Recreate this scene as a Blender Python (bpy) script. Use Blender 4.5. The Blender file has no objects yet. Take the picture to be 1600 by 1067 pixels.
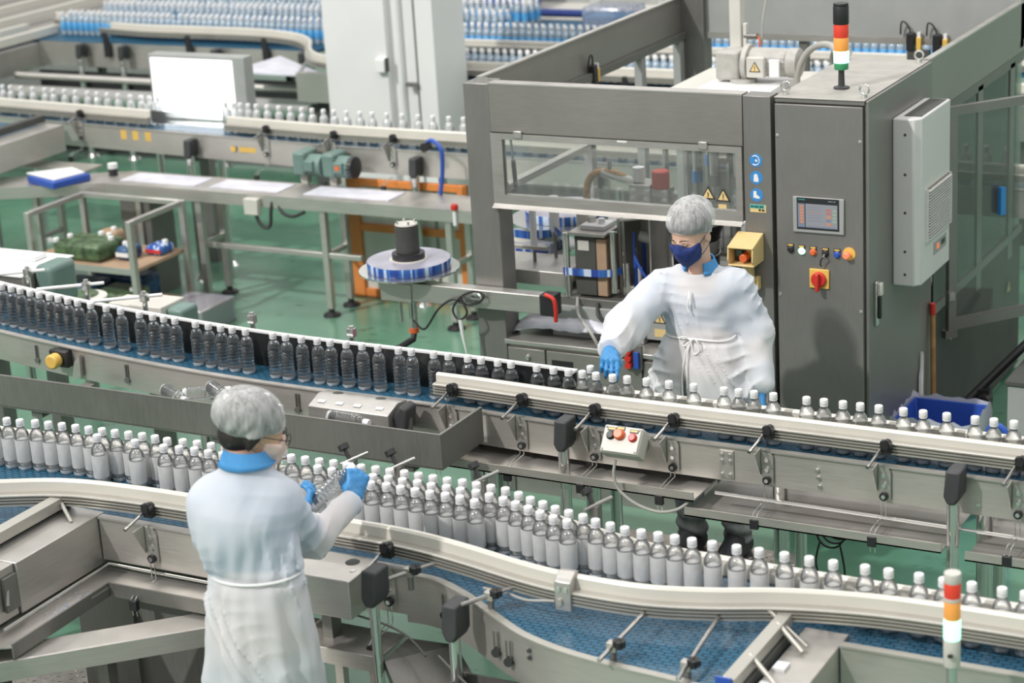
import bpy, bmesh, math, random
import numpy as np
from mathutils import Vector, Matrix

random.seed(11)
np.random.seed(11)
C = bpy.context.scene.collection
SC = bpy.context.scene
R = math.radians

# ------------------------------------------------------------------ camera, sky, lights, exposure
def look(yaw, pitch, roll, loc):
    y, p, r = R(yaw), R(pitch), R(roll)
    fw = Vector((-math.sin(y) * math.cos(p), math.cos(y) * math.cos(p), -math.sin(p)))
    rt = Vector((math.cos(y), math.sin(y), 0))
    up = rt.cross(fw)
    rt2 = rt * math.cos(r) - up * math.sin(r)
    up2 = rt * math.sin(r) + up * math.cos(r)
    m = Matrix((rt2, up2, -fw)).transposed().to_4x4()
    m.translation = loc
    return m

cam = bpy.data.cameras.new('camera')
cam.sensor_width = 36.0
cam.sensor_fit = 'HORIZONTAL'
cam.lens = 73.1
cam.clip_end = 200
cam.dof.use_dof = True
cam.dof.focus_distance = 8.4
cam.dof.aperture_fstop = 2.6
camo = bpy.data.objects.new('camera', cam)
camo.matrix_world = look(29.0, 18.0, 3.44, Vector((0, 0, 4.0)))
C.objects.link(camo)
SC.camera = camo

w = bpy.data.worlds.new('world')
SC.world = w
w.use_nodes = True
bg = w.node_tree.nodes['Background']
bg.inputs['Color'].default_value = (0.97, 0.96, 0.94, 1)
bg.inputs['Strength'].default_value = 0.60

def lamp(name, kind, energy, loc, color=(1, 1, 1), size=0.5, direction=None, angle=1.5):
    l = bpy.data.lights.new(name, kind)
    l.energy = energy
    l.color = color
    if kind == 'AREA':
        l.shape = 'DISK'
        l.size = size
    if kind == 'SUN':
        l.angle = R(angle)
    o = bpy.data.objects.new(name, l)
    o.location = loc
    if direction is not None:
        o.rotation_euler = Vector(direction).to_track_quat('-Z', 'Y').to_euler()
    C.objects.link(o)
    return o

# daylight through the roof windows, from behind the camera on the left
lamp('roof_daylight', 'SUN', 2.1, (-8, -1, 9), (1.0, 0.97, 0.93), direction=(0.5, 1.0, -1.0), angle=1.6)
# high-bay lamp grid under the roof; far two rows added to brighten the wall
for hx in (-11.0, -7.0, -3.0, 1.0):
    for hy in (2.5, 7.0, 11.5, 16.0, 24.0, 32.0):
        lamp('high_bay_and_fill_lamp', 'AREA', 60, (hx, hy, 8.2), (1.0, 0.985, 0.96), size=1.3, direction=(0, 0, -1))

SC.view_settings.view_transform = 'Standard'
SC.view_settings.look = 'None'
SC.view_settings.gamma = 1.0
SC.view_settings.use_curve_mapping = False
SC.view_settings.exposure = 0.0
SC.cycles.caustics_reflective = False
SC.cycles.caustics_refractive = False
SC.cycles.max_bounces = 14
SC.cycles.transparent_max_bounces = 24
SC.cycles.transmission_bounces = 10
SC.cycles.sample_clamp_indirect = 5.0

# ------------------------------------------------------------------ materials
def nodes_of(name):
    m = bpy.data.materials.new(name)
    m.use_nodes = True
    nt = m.node_tree
    b = nt.nodes['Principled BSDF']
    return m, nt, b

def noise(nt, scale, detail=3.0, stretch=(1, 1, 1), rough=0.55):
    tc = nt.nodes.new('ShaderNodeTexCoord')
    mp = nt.nodes.new('ShaderNodeMapping')
    mp.inputs['Scale'].default_value = stretch
    n = nt.nodes.new('ShaderNodeTexNoise')
    n.inputs['Scale'].default_value = scale
    n.inputs['Detail'].default_value = detail
    n.inputs['Roughness'].default_value = rough
    nt.links.new(tc.outputs['Object'], mp.inputs['Vector'])
    nt.links.new(mp.outputs['Vector'], n.inputs['Vector'])
    return n

def ramp(nt, src, stops):
    r = nt.nodes.new('ShaderNodeValToRGB')
    e = r.color_ramp.elements
    while len(e) < len(stops):
        e.new(0.5)
    for el, (p, c) in zip(e, stops):
        el.position = p
        el.color = (c[0], c[1], c[2], 1) if len(c) == 3 else c
    nt.links.new(src, r.inputs['Fac'])
    return r

def bump(nt, b, src, strength, dist=0.002):
    bp = nt.nodes.new('ShaderNodeBump')
    bp.inputs['Strength'].default_value = strength
    bp.inputs['Distance'].default_value = dist
    nt.links.new(src, bp.inputs['Height'])
    nt.links.new(bp.outputs['Normal'], b.inputs['Normal'])
    return bp

def plain(name, col, rough=0.5, metal=0.0, spec=0.5, var=0.06, scale=6.0, coat=0.0):
    m, nt, b = nodes_of(name)
    n = noise(nt, scale)
    c0 = [max(0, c * (1 - var)) for c in col]
    c1 = [min(1, c * (1 + var)) for c in col]
    r = ramp(nt, n.outputs['Fac'], [(0.3, c0), (0.7, c1)])
    nt.links.new(r.outputs['Color'], b.inputs['Base Color'])
    b.inputs['Roughness'].default_value = rough
    b.inputs['Metallic'].default_value = metal
    b.inputs['Specular IOR Level'].default_value = spec
    b.inputs['Coat Weight'].default_value = coat
    return m

def steel(name, col, rough=0.35, stretch=(1, 1, 18), scale=9.0, var=0.10, rvar=0.08, metal=0.85):
    m, nt, b = nodes_of(name)
    n = noise(nt, scale, 4.0, stretch)
    n2 = noise(nt, 2.3, 3.0)
    mx = nt.nodes.new('ShaderNodeMath'); mx.operation = 'ADD'
    h = nt.nodes.new('ShaderNodeMath'); h.operation = 'MULTIPLY'; h.inputs[1].default_value = 0.5
    nt.links.new(n.outputs['Fac'], mx.inputs[0]); nt.links.new(n2.outputs['Fac'], mx.inputs[1])
    nt.links.new(mx.outputs[0], h.inputs[0])
    c0 = [c * (1 - var) for c in col]; c1 = [min(1, c * (1 + var)) for c in col]
    r = ramp(nt, h.outputs[0], [(0.35, c0), (0.65, c1)])
    nt.links.new(r.outputs['Color'], b.inputs['Base Color'])
    mr = nt.nodes.new('ShaderNodeMapRange')
    mr.inputs['From Min'].default_value = 0.3; mr.inputs['From Max'].default_value = 0.7
    mr.inputs['To Min'].default_value = max(0.03, rough - rvar); mr.inputs['To Max'].default_value = rough + rvar
    nt.links.new(h.outputs[0], mr.inputs['Value'])
    nt.links.new(mr.outputs['Result'], b.inputs['Roughness'])
    b.inputs['Metallic'].default_value = metal
    return m

def emit(name, col, strength, base=(0.8, 0.8, 0.8)):
    m, nt, b = nodes_of(name)
    b.inputs['Base Color'].default_value = (*base, 1)
    b.inputs['Emission Color'].default_value = (*col, 1)
    b.inputs['Emission Strength'].default_value = strength
    return m

def see_through(name, tint, gloss=0.08, clear=0.9, rough=0.03, film=(0.8, 0.85, 0.85)):
    """a clear sheet: what lies behind shows through, with a thin film and a clear gloss"""
    m, nt, b = nodes_of(name)
    nt.nodes.remove(b)
    out = nt.nodes['Material Output']
    tr = nt.nodes.new('ShaderNodeBsdfTransparent'); tr.inputs['Color'].default_value = (*tint, 1)
    df = nt.nodes.new('ShaderNodeBsdfDiffuse'); df.inputs['Color'].default_value = (*film, 1)
    gl = nt.nodes.new('ShaderNodeBsdfGlossy'); gl.inputs['Roughness'].default_value = rough
    mx = nt.nodes.new('ShaderNodeMixShader'); mx.inputs['Fac'].default_value = 1 - clear
    fr = nt.nodes.new('ShaderNodeFresnel'); fr.inputs['IOR'].default_value = 1.45
    ad = nt.nodes.new('ShaderNodeMath'); ad.operation = 'ADD'; ad.inputs[1].default_value = gloss; ad.use_clamp = True
    m2 = nt.nodes.new('ShaderNodeMixShader')
    nt.links.new(fr.outputs[0], ad.inputs[0]); nt.links.new(ad.outputs[0], m2.inputs['Fac'])
    nt.links.new(tr.outputs[0], mx.inputs[1]); nt.links.new(df.outputs[0], mx.inputs[2])
    nt.links.new(mx.outputs[0], m2.inputs[1]); nt.links.new(gl.outputs[0], m2.inputs[2])
    nt.links.new(m2.outputs[0], out.inputs['Surface'])
    return m

def water_bottle_mat(name, ior=1.31, share=0.80, tint=(0.97, 0.985, 0.99)):
    m, nt, b = nodes_of(name)
    nt.nodes.remove(b)
    out = nt.nodes['Material Output']
    gs = nt.nodes.new('ShaderNodeBsdfGlass'); gs.inputs['IOR'].default_value = ior
    gs.inputs['Roughness'].default_value = 0.02; gs.inputs['Color'].default_value = (*tint, 1)
    tr = nt.nodes.new('ShaderNodeBsdfTransparent'); tr.inputs['Color'].default_value = (*tint, 1)
    gl = nt.nodes.new('ShaderNodeBsdfGlossy'); gl.inputs['Roughness'].default_value = 0.06
    mx = nt.nodes.new('ShaderNodeMixShader'); mx.inputs['Fac'].default_value = share
    lw = nt.nodes.new('ShaderNodeLayerWeight'); lw.inputs['Blend'].default_value = 0.22
    m2 = nt.nodes.new('ShaderNodeMixShader')
    nt.links.new(tr.outputs[0], mx.inputs[1]); nt.links.new(gs.outputs[0], mx.inputs[2])
    sc = nt.nodes.new('ShaderNodeMath'); sc.operation = 'MULTIPLY_ADD'; sc.inputs[1].default_value = 0.85; sc.inputs[2].default_value = 0.05
    nt.links.new(lw.outputs['Facing'], sc.inputs[0]); nt.links.new(sc.outputs[0], m2.inputs['Fac'])
    nt.links.new(mx.outputs[0], m2.inputs[1]); nt.links.new(gl.outputs[0], m2.inputs[2])
    nt.links.new(m2.outputs[0], out.inputs['Surface'])
    return m

def thin_cloth(name, c0, c1, scale=7.0, trans=0.35, alpha=1.0, bump_s=0.9, bscale=7.0):
    """thin nonwoven cloth: scatters light back and lets part of it through"""
    m, nt, b = nodes_of(name)
    nt.nodes.remove(b)
    out = nt.nodes['Material Output']
    n = noise(nt, scale, 3.0)
    r = ramp(nt, n.outputs['Fac'], [(0.36, c0), (0.64, c1)])
    df = nt.nodes.new('ShaderNodeBsdfDiffuse'); tl = nt.nodes.new('ShaderNodeBsdfTranslucent')
    nt.links.new(r.outputs['Color'], df.inputs['Color']); nt.links.new(r.outputs['Color'], tl.inputs['Color'])
    mx = nt.nodes.new('ShaderNodeMixShader'); mx.inputs['Fac'].default_value = trans
    nt.links.new(df.outputs[0], mx.inputs[1]); nt.links.new(tl.outputs[0], mx.inputs[2])
    n2 = noise(nt, bscale, 3.0, (1, 1, 0.5), 0.5)
    n2.noise_type = 'RIDGED_MULTIFRACTAL'; n2.normalize = True
    bp = nt.nodes.new('ShaderNodeBump'); bp.inputs['Strength'].default_value = bump_s; bp.inputs['Distance'].default_value = 0.03
    nt.links.new(n2.outputs['Fac'], bp.inputs['Height'])
    nt.links.new(bp.outputs['Normal'], df.inputs['Normal']); nt.links.new(bp.outputs['Normal'], tl.inputs['Normal'])
    last = mx
    if alpha < 1:
        tr = nt.nodes.new('ShaderNodeBsdfTransparent')
        m2 = nt.nodes.new('ShaderNodeMixShader'); m2.inputs['Fac'].default_value = alpha
        nt.links.new(tr.outputs[0], m2.inputs[1]); nt.links.new(mx.outputs[0], m2.inputs[2])
        last = m2
    nt.links.new(last.outputs[0], out.inputs['Surface'])
    return m

def floor_mat():
    m, nt, b = nodes_of('green_epoxy_floor')
    n = noise(nt, 0.9, 6.0, rough=0.6)
    g = ramp(nt, n.outputs['Fac'], [(0.30, (0.085, 0.205, 0.135)), (0.50, (0.115, 0.265, 0.175)), (0.70, (0.165, 0.32, 0.23))])
    n2 = noise(nt, 5.5, 8.0, (1, 1.6, 1), 0.7)
    s = ramp(nt, n2.outputs['Fac'], [(0.60, (0, 0, 0)), (0.70, (1, 1, 1))])
    mx = nt.nodes.new('ShaderNodeMix'); mx.data_type = 'RGBA'
    mx.inputs[7].default_value = (0.045, 0.07, 0.05, 1)
    sc = nt.nodes.new('ShaderNodeMath'); sc.operation = 'MULTIPLY'; sc.inputs[1].default_value = 0.75
    nt.links.new(s.outputs['Color'], sc.inputs[0]); nt.links.new(sc.outputs[0], mx.inputs[0])
    nt.links.new(g.outputs['Color'], mx.inputs[6])
    nt.links.new(mx.outputs[2], b.inputs['Base Color'])
    mr = nt.nodes.new('ShaderNodeMapRange')
    mr.inputs['To Min'].default_value = 0.10; mr.inputs['To Max'].default_value = 0.34
    nt.links.new(n.outputs['Fac'], mr.inputs['Value']); nt.links.new(mr.outputs['Result'], b.inputs['Roughness'])
    b.inputs['Specular IOR Level'].default_value = 0.75
    n3 = noise(nt, 40.0, 3.0)
    bump(nt, b, n3.outputs['Fac'], 0.12, 0.002)
    return m

def belt_mat(name, col):
    m, nt, b = nodes_of(name)
    tc = nt.nodes.new('ShaderNodeTexCoord')
    br = nt.nodes.new('ShaderNodeTexBrick')
    br.inputs['Scale'].default_value = 1.0
    br.inputs['Brick Width'].default_value = 0.038; br.inputs['Row Height'].default_value = 0.019
    br.inputs['Mortar Size'].default_value = 0.0035; br.inputs['Mortar Smooth'].default_value = 0.3
    br.inputs['Color1'].default_value = (*col, 1)
    br.inputs['Color2'].default_value = (*[c * 1.25 for c in col], 1)
    br.inputs['Mortar'].default_value = (*[c * 0.35 for c in col], 1)
    nt.links.new(tc.outputs['Object'], br.inputs['Vector'])
    nt.links.new(br.outputs['Color'], b.inputs['Base Color'])
    b.inputs['Roughness'].default_value = 0.3
    inv = nt.nodes.new('ShaderNodeMath'); inv.operation = 'SUBTRACT'; inv.inputs[0].default_value = 1.0
    nt.links.new(br.outputs['Fac'], inv.inputs[1])
    bump(nt, b, inv.outputs[0], 0.6, 0.003)
    return m

MT = {}
MT['floor'] = floor_mat()
MT['wall'] = plain('painted_wall', (0.62, 0.63, 0.62), 0.7, var=0.04, scale=1.2)
MT['ceiling'] = plain('ceiling_sheet', (0.55, 0.57, 0.57), 0.6, var=0.04)
MT['pillar'] = plain('white_pillar_cladding', (0.80, 0.80, 0.80), 0.38, var=0.03, scale=2)
MT['steel'] = steel('brushed_steel', (0.58, 0.56, 0.53), 0.40, metal=0.8)
MT['steelh'] = steel('brushed_steel_lengthwise', (0.58, 0.555, 0.52), 0.44, (1.2, 1, 26), metal=0.72)
MT['steeld'] = steel('dull_dark_steel', (0.23, 0.228, 0.212), 0.50, (14, 14, 1.2), var=0.12, metal=0.6)
MT['machine'] = steel('machine_panel_steel', (0.335, 0.322, 0.30), 0.42, (1.5, 1, 22), var=0.08, metal=0.6)
MT['cabinet'] = steel('cabinet_steel', (0.275, 0.27, 0.255), 0.44, (22, 22, 1.2), var=0.07, metal=0.6)
MT['cabtop'] = plain('dusty_cabinet_top', (0.44, 0.42, 0.39), 0.55, 0.35, var=0.12, scale=9)
MT['chrome'] = steel('polished_tube', (0.72, 0.72, 0.70), 0.12, (1, 1, 1), 4, var=0.04, rvar=0.04)
MT['alu'] = plain('anodised_aluminium', (0.50, 0.485, 0.44), 0.40, 0.55, var=0.05)
MT['cream'] = plain('cream_plastic_strip', (0.72, 0.69, 0.62), 0.30, var=0.03, coat=0.15)
MT['belt'] = belt_mat('blue_modular_belt', (0.028, 0.125, 0.215))
MT['beltd'] = plain('belt_side', (0.02, 0.08, 0.14), 0.4, var=0.2, scale=40)
MT['black'] = plain('black_plastic', (0.022, 0.022, 0.024), 0.42, var=0.15)
MT['rubber'] = plain('dark_rubber_cap', (0.05, 0.052, 0.055), 0.55, var=0.12)
MT['blackplate'] = plain('black_back_plate', (0.016, 0.017, 0.018), 0.28, var=0.2)
MT['white'] = plain('white_plastic', (0.86, 0.86, 0.86), 0.4, var=0.02)
MT['cap'] = plain('white_bottle_cap', (0.87, 0.87, 0.88), 0.38, var=0.015)
MT['acwhite'] = plain('light_grey_paint', (0.68, 0.675, 0.665), 0.4, var=0.03, scale=3)
MT['acdirt_shade'] = plain('grimy_shaded_grille', (0.20, 0.17, 0.13), 0.5, var=0.18, scale=5)  # grime, darkened further for the shade between the louvres
MT['grey'] = plain('grey_paint', (0.36, 0.37, 0.36), 0.45, var=0.06)
MT['lgrey'] = plain('light_grey_box_paint', (0.62, 0.60, 0.55), 0.42, var=0.05)
MT['dgrey'] = plain('dark_grey_paint', (0.085, 0.087, 0.082), 0.6, spec=0.25, var=0.1)
MT['red'] = plain('red_plastic', (0.62, 0.04, 0.03), 0.32, var=0.05)
MT['orange'] = plain('orange_red_button', (0.80, 0.16, 0.05), 0.32, var=0.05)
MT['yellow'] = plain('yellow_plastic', (0.80, 0.52, 0.12), 0.38, var=0.06)
MT['cyellow'] = plain('cream_yellow_plastic', (0.80, 0.60, 0.28), 0.4, var=0.05)
MT['green'] = plain('green_enamel', (0.10, 0.20, 0.18), 0.4, var=0.1)
MT['motor'] = plain('green_grey_motor', (0.16, 0.25, 0.225), 0.42, var=0.12)
MT['mgrey'] = plain('worn_grey_motor', (0.46, 0.45, 0.42), 0.48, var=0.16, scale=14)
MT['blue'] = plain('blue_plastic', (0.035, 0.10, 0.46), 0.38, var=0.08)
MT['sblue'] = plain('sign_blue', (0.05, 0.26, 0.62), 0.4, var=0.02)
MT['navy'] = plain('navy_cloth', (0.018, 0.04, 0.19), 0.75, var=0.12, scale=30)
MT['shirt'] = plain('blue_shirt_cloth', (0.07, 0.30, 0.64), 0.75, var=0.08, scale=22)
MT['glove'] = plain('blue_nitrile', (0.045, 0.25, 0.55), 0.42, var=0.08, scale=30)
MT['jeans'] = plain('grey_denim', (0.24, 0.25, 0.255), 0.8, var=0.3, scale=24)
MT['shoe'] = plain('black_shoe', (0.014, 0.015, 0.02), 0.55, var=0.2)
MT['skin'] = plain('skin', (0.78, 0.50, 0.38), 0.48, var=0.05, scale=18)
MT['skin2'] = plain('tan_skin', (0.70, 0.43, 0.30), 0.48, var=0.05, scale=18)
MT['hair'] = plain('dark_hair', (0.022, 0.018, 0.016), 0.45, var=0.3, scale=60)
MT['mask'] = plain('pale_pink_mask', (0.80, 0.60, 0.54), 0.75, var=0.03)
MT['wood'] = plain('worn_wood', (0.45, 0.24, 0.09), 0.55, var=0.25, scale=12)
MT['brown'] = plain('brown_board', (0.42, 0.29, 0.19), 0.7, var=0.12)
MT['orangep'] = plain('orange_rack_paint', (0.80, 0.27, 0.07), 0.45, var=0.1)
MT['rackpanel'] = plain('pale_rack_panel', (0.66, 0.65, 0.60), 0.5, var=0.05)
MT['glass'] = see_through('machine_window', (0.93, 0.95, 0.94), 0.05, 0.92)
MT['dglass'] = see_through('tinted_door_glass', (0.87, 0.88, 0.87), 0.02, 0.94, film=(0.5, 0.51, 0.5))
MT['bag'] = see_through('clear_plastic_bag', (0.94, 0.95, 1.0), 0.12, 0.70, 0.2, (0.66, 0.70, 0.85))
MT['baselight'] = see_through('painted_base_light', (0.97, 0.98, 1.0), 0.15, 0.45, 0.15, (0.93, 0.95, 0.97))  # white film stands in for light shining through the bottle base
MT['liner'] = see_through('clear_crate_liner', (0.92, 0.95, 1.0), 0.10, 0.45, 0.25, (0.80, 0.84, 0.97))
MT['bottle'] = water_bottle_mat('clear_water_bottle')
MT['bottleb'] = see_through('clear_bottle_wall', (0.985, 0.99, 0.99), 0.09, 0.93, 0.06, (0.93, 0.95, 0.95))
MT['rod'] = steel('bright_steel_rod', (0.40, 0.39, 0.37), 0.28, (1, 1, 1), 4, var=0.04, rvar=0.04, metal=0.9)
MT['bottled'] = see_through('far_blue_tinted_bottle', (0.80, 0.90, 0.97), 0.12, 0.45, 0.08, (0.62, 0.77, 0.90))
MT['bottle2'] = see_through('far_clear_bottle', (0.93, 0.96, 0.97), 0.12, 0.50, 0.08, (0.93, 0.95, 0.96))

MT['bluelabel'] = plain('blue_bottle_label', (0.12, 0.42, 0.76), 0.35, var=0.35, scale=30)
MT['frost'] = thin_cloth('frosted_label_film', (0.93, 0.925, 0.91), (0.98, 0.975, 0.965), 30.0, 0.22, alpha=0.66, bump_s=0.2, bscale=30.0)
MT['gown'] = thin_cloth('white_gown_cloth', (0.87, 0.895, 0.93), (0.94, 0.95, 0.96), 4.0, 0.26, alpha=0.89)
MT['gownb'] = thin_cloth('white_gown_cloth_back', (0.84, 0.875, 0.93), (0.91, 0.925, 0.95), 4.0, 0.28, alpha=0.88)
MT['reel'] = plain('film_reel_edge', (0.46, 0.45, 0.54), 0.30, 0.35, var=0.25, scale=5)
MT['lit'] = emit('lit_inspection_panel', (0.96, 0.97, 1.0), 1.6)
MT['screen'] = emit('lit_screen', (0.42, 0.45, 0.50), 0.42, (0.1, 0.1, 0.1))
MT['screendark'] = emit('dark_screen_band', (0.02, 0.03, 0.035), 0.4, (0.01, 0.01, 0.01))
MT['s_orange'] = emit('screen_orange', (0.75, 0.26, 0.10), 0.6, (0.1, 0.1, 0.1))
MT['s_red'] = emit('screen_red', (0.72, 0.16, 0.13), 0.5, (0.1, 0.1, 0.1))
MT['s_green'] = emit('screen_green', (0.42, 0.62, 0.42), 0.5, (0.1, 0.1, 0.1))
MT['s_blue'] = emit('screen_blue', (0.18, 0.26, 0.42), 0.5, (0.1, 0.1, 0.1))
MT['teal'] = plain('teal_print', (0.10, 0.55, 0.52), 0.5, var=0.02)
MT['print'] = plain('pale_print', (0.55, 0.58, 0.58), 0.5, var=0.02)
MT['ink'] = plain('black_print', (0.015, 0.015, 0.015), 0.5, var=0.02)
MT['l_red'] = emit('red_lens', (0.8, 0.05, 0.02), 0.25, (0.62, 0.05, 0.03))
MT['l_amber'] = emit('amber_lens', (0.9, 0.35, 0.05), 0.25, (0.80, 0.34, 0.08))
MT['l_green'] = emit('lit_green_lens', (0.40, 1.0, 0.68), 1.9, (0.3, 0.8, 0.5))
MT['l_gdark'] = plain('green_lens_base', (0.05, 0.30, 0.14), 0.35, var=0.05)
MT['b_green'] = emit('lit_green_button', (0.55, 1.0, 0.75), 1.6, (0.3, 0.8, 0.5))
MT['b_orange'] = emit('lit_orange_button', (1.0, 0.24, 0.10), 0.45, (0.8, 0.22, 0.12))
def printed_film():
    m, nt, b = nodes_of('blue_label_film')
    n = noise(nt, 30.0, 1.0, (1, 1, 0.03))
    r = ramp(nt, n.outputs['Fac'], [(0.40, (0.03, 0.07, 0.34)), (0.54, (0.06, 0.20, 0.55)), (0.60, (0.62, 0.72, 0.86))])
    nt.links.new(r.outputs['Color'], b.inputs['Base Color'])
    b.inputs['Roughness'].default_value = 0.25
    return m
MT['film'] = printed_film()
MT['goods'] = plain('green_printed_pack', (0.07, 0.12, 0.055), 0.45, var=0.75, scale=22)
MT['goodsb'] = plain('blue_printed_pack', (0.03, 0.09, 0.20), 0.4, var=0.6, scale=20)
MT['pipe'] = plain('ivory_pipe', (0.66, 0.65, 0.60), 0.4, var=0.04)
MT['cable'] = plain('dark_cable', (0.03, 0.03, 0.032), 0.5)
MT['gcable'] = plain('grey_cable', (0.42, 0.41, 0.38), 0.5)
MT['hose'] = plain('tan_spiral_hose', (0.45, 0.29, 0.17), 0.5, var=0.1)
MT['plate'] = steel('diamond_plate', (0.50, 0.47, 0.44), 0.33, (1, 1, 1), 14, var=0.2)
MT['sack'] = plain('bluish_film_sack', (0.72, 0.72, 0.80), 0.30, var=0.15, scale=6)

def net_mat():
    """white hair net: fine crumpled threads with gaps"""
    m, nt, b = nodes_of('hair_net')
    nt.nodes.remove(b)
    out = nt.nodes['Material Output']
    n = noise(nt, 95.0, 3.0, (1, 1, 0.16), 0.6)
    n2 = noise(nt, 26.0, 4.0, (1, 1, 0.45), 0.6)
    ad = nt.nodes.new('ShaderNodeMath'); ad.operation = 'ADD'
    nt.links.new(n.outputs['Fac'], ad.inputs[0]); nt.links.new(n2.outputs['Fac'], ad.inputs[1])
    mr = nt.nodes.new('ShaderNodeMapRange')
    mr.inputs['From Min'].default_value = 0.78; mr.inputs['From Max'].default_value = 1.22
    mr.inputs['To Min'].default_value = 0.26; mr.inputs['To Max'].default_value = 0.52
    nt.links.new(ad.outputs[0], mr.inputs['Value'])
    df = nt.nodes.new('ShaderNodeBsdfDiffuse'); df.inputs['Color'].default_value = (0.90, 0.90, 0.91, 1)
    tr = nt.nodes.new('ShaderNodeBsdfTransparent')
    mx = nt.nodes.new('ShaderNodeMixShader')
    nt.links.new(mr.outputs['Result'], mx.inputs['Fac'])
    nt.links.new(tr.outputs[0], mx.inputs[1]); nt.links.new(df.outputs[0], mx.inputs[2])
    nt.links.new(mx.outputs[0], out.inputs['Surface'])
    return m
MT['net'] = net_mat()

# ------------------------------------------------------------------ mesh builder and scene helpers
ORG = {}

class MB:
    def __init__(s):
        s.v = []; s.f = []; s.mi = []; s.cur = 0
    def add(s, vs, fs):
        o = len(s.v)
        s.v.extend([tuple(p) for p in vs])
        for f in fs:
            s.f.append([i + o for i in f]); s.mi.append(s.cur)
        return s
    def box(s, x0, y0, z0, x1, y1, z1):
        vs = [(x0, y0, z0), (x1, y0, z0), (x1, y1, z0), (x0, y1, z0), (x0, y0, z1), (x1, y0, z1), (x1, y1, z1), (x0, y1, z1)]
        return s.add(vs, [(0, 3, 2, 1), (4, 5, 6, 7), (0, 1, 5, 4), (1, 2, 6, 5), (2, 3, 7, 6), (3, 0, 4, 7)])
    def obox(s, c, size, ax=(1, 0, 0), up=(0, 0, 1)):
        ax = Vector(ax).normalized(); up = Vector(up)
        b = up.cross(ax).normalized(); u = ax.cross(b)
        c = Vector(c); hx, hy, hz = [q / 2 for q in size]
        vs = []
        for k in (-1, 1):
            for (i, j) in ((-1, -1), (1, -1), (1, 1), (-1, 1)):
                vs.append(c + ax * i * hx + b * j * hy + u * k * hz)
        return s.add(vs, [(0, 3, 2, 1), (4, 5, 6, 7), (0, 1, 5, 4), (1, 2, 6, 5), (2, 3, 7, 6), (3, 0, 4, 7)])
    def ring(s, c, ax, r, n, ph=0.0):
        ax = Vector(ax).normalized()
        t = Vector((0, 0, 1)) if abs(ax.z) < 0.9 else Vector((1, 0, 0))
        a = ax.cross(t).normalized(); b = ax.cross(a)
        return [Vector(c) + (a * math.cos(ph + 2 * math.pi * i / n) + b * math.sin(ph + 2 * math.pi * i / n)) * r for i in range(n)]
    def cyl(s, p0, p1, r0, r1=None, n=16):
        p0, p1 = Vector(p0), Vector(p1)
        r1 = r0 if r1 is None else r1
        A = s.ring(p0, p1 - p0, r0, n); B = s.ring(p1, p1 - p0, r1, n)
        fs = [(i, i + n, (i + 1) % n + n, (i + 1) % n) for i in range(n)]
        fs += [tuple(range(n)), tuple(range(2 * n - 1, n - 1, -1))]
        return s.add(A + B, fs)
    def lathe(s, prof, c=(0, 0, 0), n=24, ax=(0, 0, 1), ripple=None):
        """prof: (radius, height) pairs along ax"""
        ax = Vector(ax).normalized(); c = Vector(c)
        t = Vector((1, 0, 0)) if abs(ax.x) < 0.9 else Vector((0, 1, 0))
        a = (t - ax * t.dot(ax)).normalized(); b = ax.cross(a)
        vs = []; fs = []; rows = []
        for (r, h) in prof:
            if r < 1e-6:
                rows.append([len(vs)]); vs.append(c + ax * h)
            else:
                rows.append(list(range(len(vs), len(vs) + n)))
                for i in range(n):
                    q = 2 * math.pi * i / n
                    rr = r * (ripple(i, h) if ripple else 1.0)
                    vs.append(c + ax * h + (a * math.cos(q) + b * math.sin(q)) * rr)
        for A, B in zip(rows, rows[1:]):
            for i in range(n):
                j = (i + 1) % n
                if len(A) == 1 and len(B) == 1: continue
                if len(A) == 1: fs.append((A[0], B[j], B[i]))
                elif len(B) == 1: fs.append((A[i], A[j], B[0]))
                else: fs.append((A[i], A[j], B[j], B[i]))
        for rw, rev in ((rows[0], True), (rows[-1], False)):
            if len(rw) > 1 and not (len(prof) == 2 and prof[0][1] == prof[1][1]): fs.append(tuple(reversed(rw)) if rev else tuple(rw))
        return s.add(vs, fs)
    def tube(s, pts, r, n=8, closed=False):
        pts = [Vector(p) for p in pts]
        m = len(pts)
        rr = r if isinstance(r, (list, tuple)) else [r] * m
        vs = []; prev = None
        for i, p in enumerate(pts):
            if closed: d = pts[(i + 1) % m] - pts[i - 1]
            else: d = pts[min(i + 1, m - 1)] - pts[max(i - 1, 0)]
            d.normalize()
            if prev is None:
                t = Vector((0, 0, 1)) if abs(d.z) < 0.9 else Vector((1, 0, 0))
                a = d.cross(t).normalized()
            else:
                a = (prev - d * prev.dot(d))
                a = a.normalized() if a.length > 1e-6 else d.orthogonal().normalized()
            prev = a; b = d.cross(a)
            for k in range(n):
                q = 2 * math.pi * k / n
                vs.append(p + (a * math.cos(q) + b * math.sin(q)) * rr[i])
        fs = []
        for i in range(m if closed else m - 1):
            j = (i + 1) % m
            for k in range(n):
                l = (k + 1) % n
                fs.append((i * n + k, i * n + l, j * n + l, j * n + k))
        if not closed:
            fs += [tuple(reversed(range(n))), tuple(range((m - 1) * n, m * n))]
        return s.add(vs, fs)
    def prism(s, poly, z0, z1):
        n = len(poly)
        vs = [(x, y, z0) for x, y in poly] + [(x, y, z1) for x, y in poly]
        fs = [tuple(reversed(range(n))), tuple(range(n, 2 * n))] + [(i, (i + 1) % n, (i + 1) % n + n, i + n) for i in range(n)]
        return s.add(vs, fs)
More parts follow.
